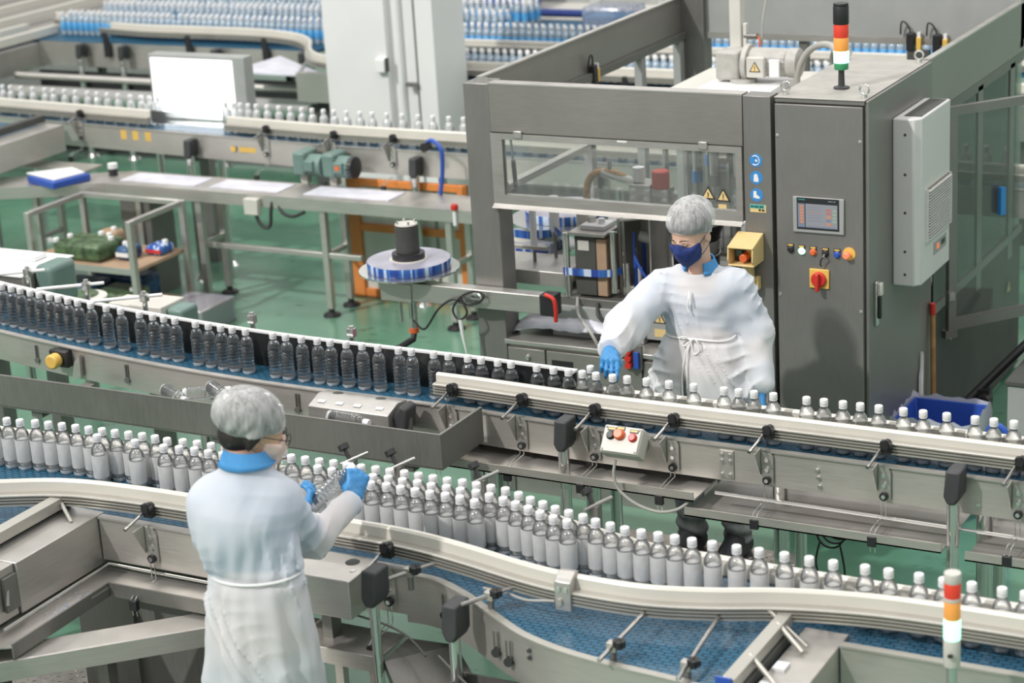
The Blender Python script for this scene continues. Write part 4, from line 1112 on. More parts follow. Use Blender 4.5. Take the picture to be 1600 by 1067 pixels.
MB().box(-3.40, 11.02, 1.01, -3.05, 11.06, 1.03).build('inner_bar', 'cyellow', M, bevel=0.002)
MB().box(-3.6, 11.2, 1.30, -3.0, 11.22, 1.315).build('inner_rail', 'steel', M)
# padlocks of switches on the rails
def safety_switch(x, y, z, nrm):
    n_ = Vector(nrm); a = Vector((0, 0, 1)).cross(n_)
    c = Vector((x, y, z))
    o = MB().obox(c + n_ * 0.02, (0.045, 0.04, 0.10), ax=a).build('safety_switch', 'black', M, bevel=0.004)
    MB().obox(c + n_ * 0.02 + a * 0.048 + Vector((0, 0, -0.01)), (0.028, 0.03, 0.075), ax=a).build('key_head', 'yellow', o, org=ORG[o], bevel=0.004)
    MB().obox(c + n_ * 0.02 + a * 0.048 + Vector((0, 0, 0.04)), (0.018, 0.02, 0.03), ax=a).build('key_neck', 'white', o, org=ORG[o])
    MB().tube(smooth_path([c + n_ * 0.02 + Vector((0, 0, 0.05)), c + n_ * 0.03 + Vector((0, 0, 0.10)) - a * 0.02, c + n_ * 0.03 + Vector((0, 0, 0.11)) - a * 0.05, c + n_ * 0.02 + Vector((0, 0, 0.04)) - a * 0.06]), 0.005, n=8).build('cable', 'cable', o, org=ORG[o])
safety_switch(-3.55, YB - 0.085, 1.875, (0, -1, 0))
safety_switch(-3.40, YB - 0.085, 1.870, (0, -1, 0))
safety_switch(XL + 0.02, 9.94, 1.88, (1, 0, 0))
MB().box(-3.56, YB - 0.12, 1.70, -3.44, YB - 0.09, 1.83).build('switch_plate', 'dgrey', M)

# door standing open on the right of the machine
Dr = thing('glass_door', (-2.90, 9.72, 0.70), 'glazed steel machine door standing open behind the control cabinet', 'door')
dd = Vector((0.627, 0.779, 0)); dn = Vector((dd.y, -dd.x, 0)); h0 = Vector((-2.895, 9.73, 0)); dl = 0.95
def dbox(name, s0, s1, z0, z1, t, mat, off=0.0, par=None):
    c = h0 + dd * (s0 + s1) / 2 + Vector((0, 0, (z0 + z1) / 2)) + dn * off
    o = MB().obox(c, (s1 - s0, t, z1 - z0), ax=dd)
    return o.build(name, mat, par or Dr, org=ORG[par] if par else None, smooth=0)
dbox('stile', 0, 0.045, 0.70, 1.84, 0.03, 'cabinet'); dbox('stile', dl - 0.045, dl, 0.70, 1.84, 0.03, 'cabinet')
dbox('rail', 0.045, dl - 0.045, 1.795, 1.84, 0.03, 'cabinet'); dbox('rail', 0.045, dl - 0.045, 0.70, 0.755, 0.03, 'cabinet')
dbox('pane', 0.045, dl - 0.045, 0.755, 1.795, 0.006, 'dglass')
dbox('handle_block', -0.012, 0.02, 0.865, 0.905, 0.035, 'chrome', 0.02)
dbox('blue_handle', 0.285, 0.315, 1.26, 1.40, 0.03, 'sblue', 0.025)
dbox('hinge', -0.02, 0.05, 0.66, 0.70, 0.04, 'steeld')

# ------------------------------------------------------------------ control cabinet
K2 = thing('control_cabinet', (-3.15, 9.07, 0), 'tall stainless control cabinet with touch screen and rotary switch', 'cabinet')
CX0, CX1, CY0, CY1 = -3.357, -2.940, 8.60, 9.555
MB().box(CX0, CY0 + 0.03, 0.06, CX1, CY1, ZT - 0.005).build('body', 'cabinet', K2, bevel=0.003)
MB().box(CX0 + 0.01, CY0 + 0.04, 0.0, CX1 - 0.01, CY1 - 0.02, 0.06).build('plinth', 'dgrey', K2)
MB().box(CX0 - 0.003, CY0 + 0.005, ZT - 0.005, CX1 + 0.003, CY1, ZT).build('top_plate', 'cabtop', K2, bevel=0.002)
MB().box(CX0, CY0 + 0.01, ZT - 0.024, CX1, CY0 + 0.03, ZT - 0.005).build('rain_lip', 'cabinet', K2, bevel=0.002)
dr = MB().box(CX0 + 0.002, CY0, 0.08, CX1 - 0.006, CY0 + 0.026, ZT - 0.03).build('door', 'cabinet', K2, bevel=0.003)
sd = MB().box(CX1, CY0 + 0.02, 0.08, CX1 + 0.016, CY1 + 0.0, ZT - 0.006).build('side_door', 'cabinet', K2, bevel=0.003)
hd = MB().box(CX1 + 0.016, 8.685, 1.04, CX1 + 0.030, 8.715, 1.25).build('handle', 'chrome', sd, org=ORG[sd], bevel=0.004)
MB().box(CX1 + 0.030, 8.690, 1.075, CX1 + 0.046, 8.712, 1.18).build('lever', 'black', sd, org=ORG[sd], bevel=0.004)
MB().box(CX1 + 0.030, 8.684, 1.185, CX1 + 0.052, 8.718, 1.245).build('lock_housing', 'lgrey', sd, org=ORG[sd], bevel=0.006)
for (x, z) in ((CX0 + 0.012, 1.925), (CX1 - 0.018, 1.915), (CX0 + 0.012, 1.18), (CX1 - 0.018, 1.13)):
    MB().lathe([(0.0, 0.004), (0.007, 0.003), (0.009, 0.0)], (x, CY0, z), 12, ax=(0, -1, 0)).build('screw', 'chrome', dr, org=ORG[dr])
for (x, y) in ((CX0 + 0.03, CY0 + 0.07), (CX1 - 0.02, CY0 + 0.07), (CX1 - 0.03, CY1 - 0.06), (CX0 + 0.03, CY1 - 0.06)):
    e = MB().cyl((x, y, ZT), (x, y, ZT + 0.015), 0.014, n=14)
    e.tube([(x + 0.021 * math.cos(q), y, ZT + 0.035 + 0.021 * math.sin(q)) for q in [2 * math.pi * i / 20 for i in range(20)]], 0.0052, n=8, closed=True)
    e.build('eyebolt', 'chrome', K2)
# touch screen
hx0, hx1, hz0, hz1 = -3.272, -3.030, 1.486, 1.652
hm = MB().box(hx0, CY0 - 0.012, hz0, hx1, CY0, hz1).build('touch_screen', 'grey', dr, org=ORG[dr], bevel=0.004)
def scr(name, x0, x1, z0, z1, mat, d):
    return MB().box(x0, CY0 - 0.012 - d, z0, x1, CY0 - 0.011, z1).build(name, mat, hm if False else dr, org=ORG[dr], smooth=0)
scr('screen_glass', -3.252, -3.052, 1.502, 1.649, 'screendark', 0.0010)
scr('screen_image', -3.210, -3.060, 1.512, 1.622, 'screen', 0.0016)
scr('screen_sidebar', -3.247, -3.214, 1.512, 1.622, 's_blue', 0.0014)
for i in range(6):
    scr('screen_key', -3.238, -3.219, 1.603 - i * 0.0145, 1.615 - i * 0.0145, 's_orange', 0.0022)
for i, mname in enumerate(('s_red', 's_red', 's_orange', 's_blue', 's_orange')):
    scr('screen_key', -3.112, -3.090, 1.592 - i * 0.0165, 1.604 - i * 0.0165, mname, 0.0022)
for i in range(4):
    scr('screen_field', -3.082, -3.064, 1.590 - i * 0.0165, 1.600 - i * 0.0165, 's_green', 0.0022)
for i in range(6):
    scr('screen_line', -3.200, -3.135, 1.606 - i * 0.0125, 1.608 - i * 0.0125, 's_blue' if i != 2 else 's_red', 0.0022)
scr('screen_line', -3.205, -3.07, 1.514, 1.519, 's_blue', 0.0022)
lettering('SIEMENS', dr, (-3.228, CY0 - 0.0138, 1.640), 0.0085, 'teal')
lettering('SIMATIC HMI', dr, (-3.085, CY0 - 0.0138, 1.638), 0.0062, 'print')
# row of buttons
for (x, z, mat, nm) in ((-3.288, 1.405, 'black', 'blank_button'), (-3.235, 1.402, 'b_green', 'lit_button'), (-3.180, 1.400, 'orange', 'button'), (-3.122, 1.398, 'black', 'key_switch'), (-3.067, 1.397, 'blue', 'button')):
    b = MB().lathe([(0.0165, 0.0), (0.0165, 0.004), (0.0125, 0.006), (0.0125, 0.012), (0.010, 0.015), (0, 0.015)], (x, CY0, z - 0.006), 22, ax=(0, -1, 0)).build(nm, mat, dr, org=ORG[dr])
    MB().box(x - 0.016, CY0 - 0.004, z - 0.006, x + 0.016, CY0, z + 0.022).build('legend_plate', 'black', dr, org=ORG[dr], bevel=0.002)
    MB().box(x - 0.012, CY0 - 0.0052, z + 0.012, x + 0.012, CY0 - 0.004, z + 0.019).build('legend_strip', 'yellow', dr, org=ORG[dr], smooth=0)
    if nm == 'key_switch':
        MB().cyl((x, CY0 - 0.016, z - 0.006), (x + 0.003, CY0 - 0.035, z - 0.012), 0.004, n=8).build('key', 'chrome', dr, org=ORG[dr])
        MB().tube([(x + 0.002, CY0 - 0.03, z - 0.012), (x - 0.012, CY0 - 0.03, z - 0.03), (x - 0.018, CY0 - 0.022, z - 0.055), (x - 0.012, CY0 - 0.02, z - 0.062)], 0.0035, n=6).build('key_tag', 'black', dr, org=ORG[dr])
es = MB().lathe([(0.030, 0.0), (0.030, 0.003), (0.012, 0.004), (0, 0.004)], (-3.010, CY0, 1.400), 26, ax=(0, -1, 0)).build('emergency_ring', 'yellow', dr, org=ORG[dr])
MB().lathe([(0.010, 0.0), (0.010, 0.014), (0.0165, 0.016), (0.0175, 0.028), (0.012, 0.034), (0, 0.034)], (-3.010, CY0 - 0.003, 1.400), 24, ax=(-0.25, -1, -0.1)).build('emergency_button', 'b_orange', dr, org=ORG[dr])
# rotary main switch
ms = MB().box(-3.198, CY0 - 0.010, 1.226, -3.104, CY0, 1.318).build('main_switch', 'yellow', dr, org=ORG[dr], bevel=0.004)
MB().lathe([(0.036, 0.0), (0.036, 0.010), (0.030, 0.016), (0, 0.016)], (-3.151, CY0 - 0.010, 1.270), 28, ax=(0, -1, 0)).build('switch_dial', 'red', dr, org=ORG[dr])
MB().obox((-3.151, CY0 - 0.036, 1.262), (0.017, 0.026, 0.082)).build('switch_grip', 'red', dr, org=ORG[dr], bevel=0.004)

# cooling unit hung on the side of the cabinet
Ac = thing('cooling_unit', (-2.86, 9.18, 1.155), 'light grey cooling unit with louvred grille on the side of the cabinet', 'cooling unit')
AX0, AX1, AY0, AY1, AZ0, AZ1 = CX1 + 0.016, -2.795, 8.95, 9.425, 1.158, 1.948
MB().prism([(AX0, AY0), (AX1 - 0.03, AY0), (AX1, AY0 + 0.035), (AX1, AY1), (AX0, AY1)], AZ0, AZ1).build('casing', 'acwhite', Ac, bevel=0.008, seg=3)
g = MB().box(AX0 + 0.035, AY0 + 0.06, AZ1, AX1 - 0.012, AY1 - 0.02, AZ1 + 0.002).build('top_grille', 'dgrey', Ac, smooth=0)
for z in (1.875, 1.69, 1.51, 1.325, 1.215):
    MB().lathe([(0, 0.003), (0.006, 0.002), (0.007, 0.0)], (AX0 + 0.06, AY0, z), 10, ax=(0, -1, 0)).build('screw', 'dgrey', Ac)
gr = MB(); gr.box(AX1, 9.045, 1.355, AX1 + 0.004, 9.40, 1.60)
gr.build('grille_back', 'acdirt_shade', Ac, smooth=0)
lv = MB()
for i in range(18):
    z = 1.362 + i * 0.0133
    lv.box(AX1 + 0.004, 9.047, z, AX1 + 0.020, 9.398, z + 0.0042)
for (y0, y1) in ((9.040, 9.047), (9.398, 9.405)):
    lv.box(AX1, y0, 1.352, AX1 + 0.014, y1, 1.602)
lv.build('louvres', 'acwhite', Ac, smooth=0)
dp = MB().box(AX1, 9.165, 1.255, AX1 + 0.002, 9.365, 1.315).build('display_plate', 'grey', Ac, smooth=0)
MB().box(AX1 + 0.002, 9.21, 1.272, AX1 + 0.0035, 9.245, 1.298).build('lit_key', 'b_orange', dp, org=ORG[dp], smooth=0)
MB().box(AX1 + 0.002, 9.28, 1.275, AX1 + 0.0035, 9.34, 1.30).build('display', 'dgrey', dp, org=ORG[dp], smooth=0)

# stack light on the cabinet
def pole(s, x, y, z):
    MB().lathe([(0.036, 0.0), (0.036, 0.008), (0.015, 0.014), (0.0135, 0.085), (0.016, 0.090), (0, 0.09)], (x, y, z), 22).build('foot', 'rubber', s)
stack_light((-3.125, 8.84, ZT), 'stack light with black top and lit green lens on the control cabinet', 0.0335,
    [('lens_base', 0.088, 0.118, 'l_gdark', 0.96), ('green_lens', 0.118, 0.172, 'l_green', 1.05), ('amber_lens', 0.172, 0.232, 'l_amber', 1.0), ('red_lens', 0.232, 0.292, 'l_red', 1.0), ('buzzer', 0.292, 0.372, 'black', 1.06), ('lid', 0.372, 0.386, 'black', 1.02)], pole)

# yellow hooded emergency stop on the right post
E_ = thing('emergency_stop', (-3.48, 8.52, 1.33), 'cream-yellow hooded stop switch with red button on the machine post', 'switch')
hx0, hx1, z0, z1 = -3.535, -3.425, 1.345, 1.425
h = MB()
h.slab([(8.46, z1 - 0.005), (8.595, z1 + 0.035), (8.595, z1 + 0.043), (8.455, z1 + 0.003)], 'x', hx0 - 0.008, hx1 + 0.008)
h.slab([(8.46, z1), (8.455, z0 + 0.02), (8.47, z0), (8.595, z0), (8.595, z1 + 0.035)], 'x', hx0 - 0.008, hx0)
h.slab([(8.46, z1), (8.455, z0 + 0.02), (8.47, z0), (8.595, z0), (8.595, z1 + 0.035)], 'x', hx1, hx1 + 0.008)
h.box(hx0 - 0.008, 8.465, z0 - 0.008, hx1 + 0.008, 8.595, z0)
h.build('hood', 'cyellow', E_, bevel=0.003)
MB().box(hx0, 8.53, z0, hx1, 8.595, z1).build('switch_body', 'dgrey', E_)
MB().cyl((-3.475, 8.53, 1.375), (-3.475, 8.478, 1.372), 0.019, n=20).build('push_button', 'orange', E_, bevel=0.004)
MB().cyl((-3.453, 8.53, 1.392), (-3.453, 8.522, 1.392), 0.022, n=20).build('ring', 'yellow', E_)
MB().box(hx0 + 0.01, 8.52, 1.37, hx0 + 0.04, 8.53, 1.40).build('label_plate', 'green', E_)
MB().slab([(8.52, z0 - 0.008), (8.565, z0 - 0.008), (8.575, 1.215), (8.598, 1.205), (8.598, 1.19), (8.535, 1.20)], 'x', -3.50, -3.455).build('bracket', 'cyellow', E_, bevel=0.004)
MB().box(-3.455, 8.56, 1.20, -3.435, 8.598, 1.262).build('bracket_foot', 'cyellow', E_, bevel=0.003)

# ------------------------------------------------------------------ inside the machine
Gm = thing('gear_motor', (-3.93, 9.85, 1.93), 'worn grey gear motor with yellow warning label on top of the machine', 'motor')
MB().box(-4.40, 9.55, 1.84, -3.55, 10.35, 1.86).build('mount_plate', 'pipe', Gm, bevel=0.003)
for (x, y) in ((-4.35, 9.6), (-4.25, 9.65), (-3.6, 10.2), (-4.1, 10.3)):
    MB().cyl((x, y, 0.82), (x, y, 1.84), 0.016, n=12).build('pillar_rod', 'chrome', Gm)
MB().box(-4.18, 9.65, 1.86, -3.78, 10.0, 1.90).build('base_block', 'white', Gm, bevel=0.004)
MB().obox((-4.075, 9.87, 1.985), (0.13, 0.16, 0.15)).build('gearbox', 'mgrey', Gm, bevel=0.015, seg=3)
MB().lathe([(0.10, 0.0), (0.10, 0.03), (0, 0.03)], (-4.00, 9.87, 1.99), 28, ax=(1, 0, 0)).build('flange', 'mgrey', Gm, bevel=0.004)
fin = lambda i, hh: 1.0 + (0.045 if i % 2 else 0.0)
MB().lathe([(0.068, 0.0), (0.070, 0.01), (0.070, 0.19), (0.066, 0.20), (0, 0.20)], (-3.97, 9.87, 2.0), 40, ax=(1, 0, 0), ripple=fin).build('motor_body', 'mgrey', Gm)
MB().lathe([(0.075, 0.0), (0.077, 0.012), (0.075, 0.055), (0.055, 0.066), (0, 0.068)], (-3.765, 9.87, 2.0), 28, ax=(1, 0, 0)).build('fan_cover', 'mgrey', Gm)
tb = MB().box(-3.96, 9.765, 1.935, -3.865, 9.80, 2.04).build('terminal_box', 'lgrey', Gm, bevel=0.006)
tri_sign(tb, -3.912, 9.764, 1.985, 0.055)
MB().box(-3.84, 9.775, 1.94, -3.785, 9.79, 2.03).build('junction_box', 'white', Gm, bevel=0.004)
MB().lathe([(0.06, 0), (0.07, 0.01), (0.07, 0.03), (0, 0.03)], (-4.00, 9.83, 1.89), 24).build('foot_ring', 'mgrey', Gm)
Pp = thing('ivory_column', (-4.09, 9.93, 1.90), 'ivory square column rising beside the gear motor out of frame', 'column')
MB().box(-4.115, 9.93, 1.86, -4.050, 9.99, 2.75).build('tube', 'pipe', Pp, bevel=0.006)
MB().box(-4.045, 9.94, 2.03, -4.025, 9.97, 2.18).build('bracket', 'pipe', Pp, bevel=0.003)
MB().cyl((-4.04, 9.95, 2.115), (-3.97, 9.95, 2.115), 0.014, n=12).build('sensor', 'steeld', Pp)
MB().tube(smooth_path([(-3.97, 9.95, 2.115), (-3.955, 9.95, 2.09), (-3.965, 9.95, 2.04), (-3.985, 9.93, 2.0)]), 0.005, n=8).build('cable', 'orange', Pp)
MB().tube(smooth_path([(-3.96, 9.99, 2.06), (-3.955, 10.0, 2.2), (-3.93, 10.05, 2.4), (-3.90, 10.1, 2.7)]), 0.006, n=8).build('cable', 'gcable', Pp)
Hs = thing('grey_hose', (-3.6, 9.9, 1.9), 'pair of grey curved hoses between motor and control cabinet', 'hose')
MB().tube(smooth_path([(-3.72, 9.85, 1.86), (-3.70, 9.82, 1.97), (-3.64, 9.80, 2.07), (-3.55, 9.75, 2.12), (-3.46, 9.68, 2.12), (-3.40, 9.6, 2.05)]), 0.017, n=12).build('hose', 'gcable', Hs)
MB().tube(smooth_path([(-3.52, 9.9, 1.92), (-3.53, 9.85, 2.02), (-3.49, 9.8, 2.10), (-3.43, 9.7, 2.10)]), 0.014, n=12).build('hose', 'gcable', Hs)

Ca = thing('bottle_carousel', (-4.1, 10.0, 0.8), 'round steel bottle carousel with hanging grippers inside the machine', 'carousel')
MB().lathe([(0.30, 0.78), (0.34, 0.79), (0.34, 0.98), (0.30, 1.0), (0, 1.0)], (-4.08, 10.05, 0.80), 48).build('drum', 'steel', Ca)
for i in range(14):
    q = 2 * math.pi * i / 14
    x, y = -4.08 + 0.30 * math.cos(q), 10.05 + 0.30 * math.sin(q)
    MB().cyl((x, y, 1.26), (x, y, 1.585), 0.026, n=14).build('gripper', 'chrome', Ca)
    MB().cyl((x, y, 1.36), (x, y, 1.42), 0.029, n=14).build('gripper_ring', 'sblue' if i % 3 == 0 else 'steeld', Ca)
MB().lathe([(0.36, 0), (0.36, 0.02), (0, 0.02)], (-4.08, 10.05, 1.00), 48).build('table', 'steeld', Ca)
MB().cyl((-4.08, 10.05, 0.80), (-4.08, 10.05, 1.60), 0.10, n=24).build('shaft', 'steeld', Ca)
MB().box(-4.0, 10.3, 1.45, -3.5, 10.36, 1.80).build('drive_guard', 'dgrey', Ca)
for k in range(5):
    q = R(200 + 30 * k)
    x, y = -4.08 + 0.30 * math.cos(q), 10.05 + 0.30 * math.sin(q)
    o = dup(bc, (x, y, 1.02), 0.0); o['label'] = 'clear bottle held under a gripper of the carousel'; o['group'] = 'bottles in the carousel'

# label applicator behind the flap
La = thing('label_applicator', (-4.4, 8.85, 0.82), 'label applicator head with blue film tape in the machine opening', 'machine')
MB().box(-4.475, 8.76, 1.03, -4.36, 8.90, 1.335).build('drum_housing', 'dgrey', La, bevel=0.006)
MB().box(-4.36, 8.765, 1.03, -4.305, 8.90, 1.32).build('side_pad', 'brown', La, bevel=0.004)
MB().box(-4.50, 8.74, 1.335, -4.30, 8.93, 1.352).build('top_plate', 'steel', La, bevel=0.003)
MB().box(-4.46, 8.80, 1.352, -4.33, 8.93, 1.375).build('plinth', 'white', La, bevel=0.003)
MB().box(-4.455, 8.757, 1.26, -4.395, 8.76, 1.31).build('rating_plate', 'lgrey', La, smooth=0)
for (x, y, r, z0, z1, mt) in ((-4.515, 8.75, 0.017, 1.02, 1.345, 'chrome'), (-4.275, 8.78, 0.015, 1.05, 1.36, 'chrome'), (-4.285, 8.88, 0.012, 1.0, 1.40, 'alu'), (-4.43, 8.88, 0.022, 1.37, 1.40, 'steel'), (-4.37, 8.86, 0.018, 1.37, 1.40, 'white'), (-4.52, 8.95, 0.03, 1.0, 1.45, 'lgrey')):
    MB().cyl((x, y, z0), (x, y, z1), r, n=16).build('roller', mt, La)
tp = MB(); pth = [(-4.53, 8.735), (-4.48, 8.733), (-4.40, 8.735), (-4.33, 8.738), (-4.28, 8.762), (-4.25, 8.82)]
tp.sweep(pth, [(-0.001, 1.135), (0.001, 1.135), (0.001, 1.172), (-0.001, 1.172)]); tp.build('film_tape', 'film', La, smooth=0)
MB().box(-4.56, 8.74, 0.98, -4.22, 9.10, 1.02).build('base_plate', 'steeld', La, bevel=0.003)
MB().box(-4.60, 8.72, 0.818, -4.10, 9.2, 0.98).build('pedestal', 'grey', La, bevel=0.004)
for i in range(4):
    MB().cyl((-4.21 + 0.02 * (i % 2), 8.80 + 0.05 * i, 1.02), (-4.21 + 0.02 * (i % 2), 8.80 + 0.05 * i, 1.20 + 0.03 * i), 0.010, n=10).build('pneumatic_fitting', 'blue' if i % 2 else 'chrome', La)
MB().tube(smooth_path([(-4.35, 8.74, 1.0), (-4.33, 8.70, 0.95), (-4.28, 8.70, 0.92), (-4.24, 8.72, 0.96)]), 0.010, n=8).build('hose', 'cable', La)
MB().tube(smooth_path([(-4.46, 8.74, 1.02), (-4.42, 8.66, 0.96), (-4.33, 8.60, 0.90), (-4.29, 8.60, 0.83), (-4.32, 8.66, 0.80)]), 0.008, n=8).build('hose', 'gcable', La)
Sp = thing('steel_cover', (-4.18, 8.92, 0.82), 'open upright steel cover with blue air line left of the woman', 'cover')
m = MB(); m.box(-4.255, 8.85, 1.07, -4.245, 9.05, 1.40); m.box(-4.115, 8.85, 1.07, -4.105, 9.05, 1.43); m.box(-4.255, 9.04, 1.07, -4.105, 9.05, 1.41)
m.slab([(-4.262, 1.395), (-4.098, 1.425), (-4.098, 1.435), (-4.262, 1.405)], 'y', 8.83, 9.06)
m.build('sheet', 'steel', Sp, bevel=0.002)
MB().box(-4.26, 8.84, 0.99, -4.10, 9.06, 1.07).build('base', 'steel', Sp, bevel=0.003)
MB().box(-4.26, 8.90, 0.818, -4.10, 9.06, 0.99).build('stand', 'steeld', Sp)
MB().tube(smooth_path([(-4.20, 8.87, 1.34), (-4.19, 8.84, 1.24), (-4.15, 8.83, 1.16), (-4.10, 8.84, 1.08)]), 0.008, n=8).build('air_line', 'blue', Sp)
MB().cyl((-4.20, 8.90, 1.07), (-4.20, 8.90, 1.15), 0.02, n=14).build('fitting', 'white', Sp)
MB().cyl((-4.12, 8.92, 1.30), (-4.19, 8.92, 1.31), 0.03, n=14).build('cylinder', 'lgrey', Sp)
Gp = thing('glue_pot', (-3.96, 9.0, 0.82), 'round black pot with chrome collar just behind the woman', 'pot')
MB().lathe([(0.10, 0.0), (0.11, 0.28), (0.12, 0.50), (0.135, 0.535), (0.135, 0.555), (0.11, 0.56), (0.10, 0.50), (0, 0.48)], (-3.93, 9.0, 0.82), 32).build('pot', 'black', Gp)
MB().lathe([(0.116, 0.0), (0.122, 0.01), (0.122, 0.07), (0.116, 0.08)], (-3.93, 9.0, 1.22), 32).build('collar', 'chrome', Gp)
Va = thing('valve_block', (-4.5, 9.3, 1.4), 'brass and steel pipe fittings with a red valve behind the flap window', 'valve')
MB().tube(smooth_path([(-4.60, 9.2, 1.20), (-4.615, 9.2, 1.42), (-4.58, 9.2, 1.52), (-4.50, 9.2, 1.545), (-4.42, 9.2, 1.53), (-4.36, 9.2, 1.50)]), 0.019, n=12).build('brass_pipe', 'wood', Va)
MB().cyl((-4.52, 9.2, 1.54), (-4.34, 9.2, 1.50), 0.024, n=14).build('pipe', 'chrome', Va)
MB().cyl((-4.48, 9.2, 1.54), (-4.48, 9.2, 1.62), 0.012, n=12).build('stem', 'chrome', Va)
MB().box(-4.36, 9.16, 0.82, -4.24, 9.30, 1.50).build('manifold', 'steel', Va, bevel=0.006)
MB().cyl((-4.20, 9.2, 1.48), (-4.20, 9.2, 1.57), 0.045, n=20).build('red_valve', 'red', Va, bevel=0.006)
MB().cyl((-4.32, 9.2, 1.51), (-4.32, 9.2, 1.58), 0.03, n=16).build('gauge', 'white', Va)
MB().box(-4.25, 9.17, 1.40, -4.15, 9.25, 1.48).build('bracket', 'steel', Va)

# blue film reels
def reel(name, loc, r_plate, r_film, core_h, label, stand):
    o = thing(name, loc, label, 'reel')
    x, y, z = loc
    MB().lathe([(0.03, -0.008), (r_plate, -0.008), (r_plate, 0.0), (0.0, 0.0)], loc, 64).build('plate', 'chrome', o)
    MB().lathe([(r_film, 0.001), (r_film + 0.001, 0.003), (r_film + 0.001, 0.046), (r_film, 0.048)], loc, 64).build('film_edge', 'film', o)
    MB().lathe([(r_film - 0.001, 0.0485), (0.0, 0.0485)], loc, 64).build('film_roll', 'reel', o)
    MB().lathe([(0.098, 0.046), (0.098, 0.052), (0.0, 0.053)], loc, 32).build('collar', 'cream', o)
    if core_h:
        MB().lathe([(0.082, 0.05), (0.084, 0.054), (0.084, 0.082), (0.062, 0.086), (0, 0.086)], loc, 32).build('hub', 'black', o)
        pr = [(0.058, 0.082)]
        for i in range(11):
            zz = 0.09 + i * (core_h - 0.10) / 11
            pr += [(0.061, zz), (0.061, zz + 0.010), (0.057, zz + 0.012)]
        pr += [(0.061, core_h - 0.004), (0.0, core_h - 0.004)]
        MB().lathe(pr, loc, 28).build('core', 'dgrey', o)
        MB().lathe([(0.058, core_h - 0.004), (0.056, core_h + 0.002), (0, core_h + 0.002)], loc, 28).build('core_lid', 'lgrey', o)
        for i in range(4):
            q = R(45 + 90 * i)
            MB().cyl((x + 0.045 * math.cos(q), y + 0.045 * math.sin(q), z + core_h), (x + 0.045 * math.cos(q), y + 0.045 * math.sin(q), z + core_h + 0.018), 0.006, n=8).build('screw', 'chrome', o)
    return o
reel('film_reel', (-5.37, 8.66, 1.120), 0.258, 0.213, 0.232, 'large reel of blue printed film with black ribbed core left of machine', True)
reel('film_reel', (-4.90, 9.52, 1.205), 0.30, 0.22, 0.0, 'reel of blue printed film seen under the flap window', False)
reel('film_reel', (-5.05, 9.35, 1.075), 0.26, 0.20, 0.0, 'lower reel of blue printed film half hidden by the machine post', False)
Ra = thing('reel_arm', (-4.9, 8.55, 0.98), 'square steel arm that carries the film reel outside the machine post', 'arm')
MB().box(-5.40, 8.52, 0.990, -4.555, 8.592, 1.085).build('arm', 'steel', Ra, bevel=0.004)
MB().box(-4.555, 8.515, 0.985, -4.475, 8.595, 1.092).build('end_cap', 'black', Ra, bevel=0.005)
MB().lathe([(0, 0.006), (0.028, 0.006), (0.032, 0.0)], (-4.91, 8.52, 1.038), 24, ax=(0, -1, 0)).build('round_plug', 'chrome', Ra)
MB().cyl((-5.37, 8.66, 0.80), (-5.37, 8.66, 1.112), 0.022, n=16).build('spindle', 'chrome', Ra)
MB().lathe([(0.06, 0.0), (0.09, 0.02), (0.09, 0.035), (0, 0.035)], (-5.37, 8.66, 1.075), 24).build('bearing', 'black', Ra)
MB().box(-5.462, 8.512, 0.982, -5.28, 8.69, 1.078).build('carrier', 'steel', Ra, bevel=0.004)
for dx in (-0.045, 0.04):
    MB().cyl((-5.37 + dx, 8.62, 0.84), (-5.37 + dx, 8.62, 1.06), 0.010, n=12).build('guide_rod', 'chrome', Ra)
MB().cyl((-5.37, 8.66, 0.775), (-5.37, 8.66, 0.80), 0.026, n=16).build('orange_ring', 'orange', Ra)
MB().tube([(-5.37, 8.66, 0.775), (-5.365, 8.64, 0.745), (-5.41, 8.57, 0.715), (-5.46, 8.50, 0.71)], 0.017, n=10).build('crank', 'black', Ra)
MB().tube(smooth_path([(-5.33, 8.60, 0.86), (-5.22, 8.52, 0.85), (-5.12, 8.50, 0.97), (-5.03, 8.50, 1.03), (-4.95, 8.50, 1.01), (-4.88, 8.49, 1.03), (-4.85, 8.49, 1.07), (-4.90, 8.49, 1.085), (-4.98, 8.49, 1.05), (-5.03, 8.49, 0.98), (-5.00, 8.49, 0.93), (-4.95, 8.49, 0.97), (-4.98, 8.49, 1.05), (-4.93, 8.49, 1.04), (-4.87, 8.49, 1.04)]), 0.0058, n=8).build('cable_coil', 'cable', Ra)
MB().tube([(-4.99, 8.49, 0.93), (-4.985, 8.49, 0.86), (-4.965, 8.49, 0.74)], [0.012, 0.009, 0.003], n=8).build('cable_tie', 'white', Ra)
MB().tube(smooth_path([(-4.515, 8.50, 1.10), (-4.465, 8.49, 1.085), (-4.455, 8.49, 1.03), (-4.46, 8.495, 0.97)]), 0.010, n=8).build('red_hose', 'red', Ra)
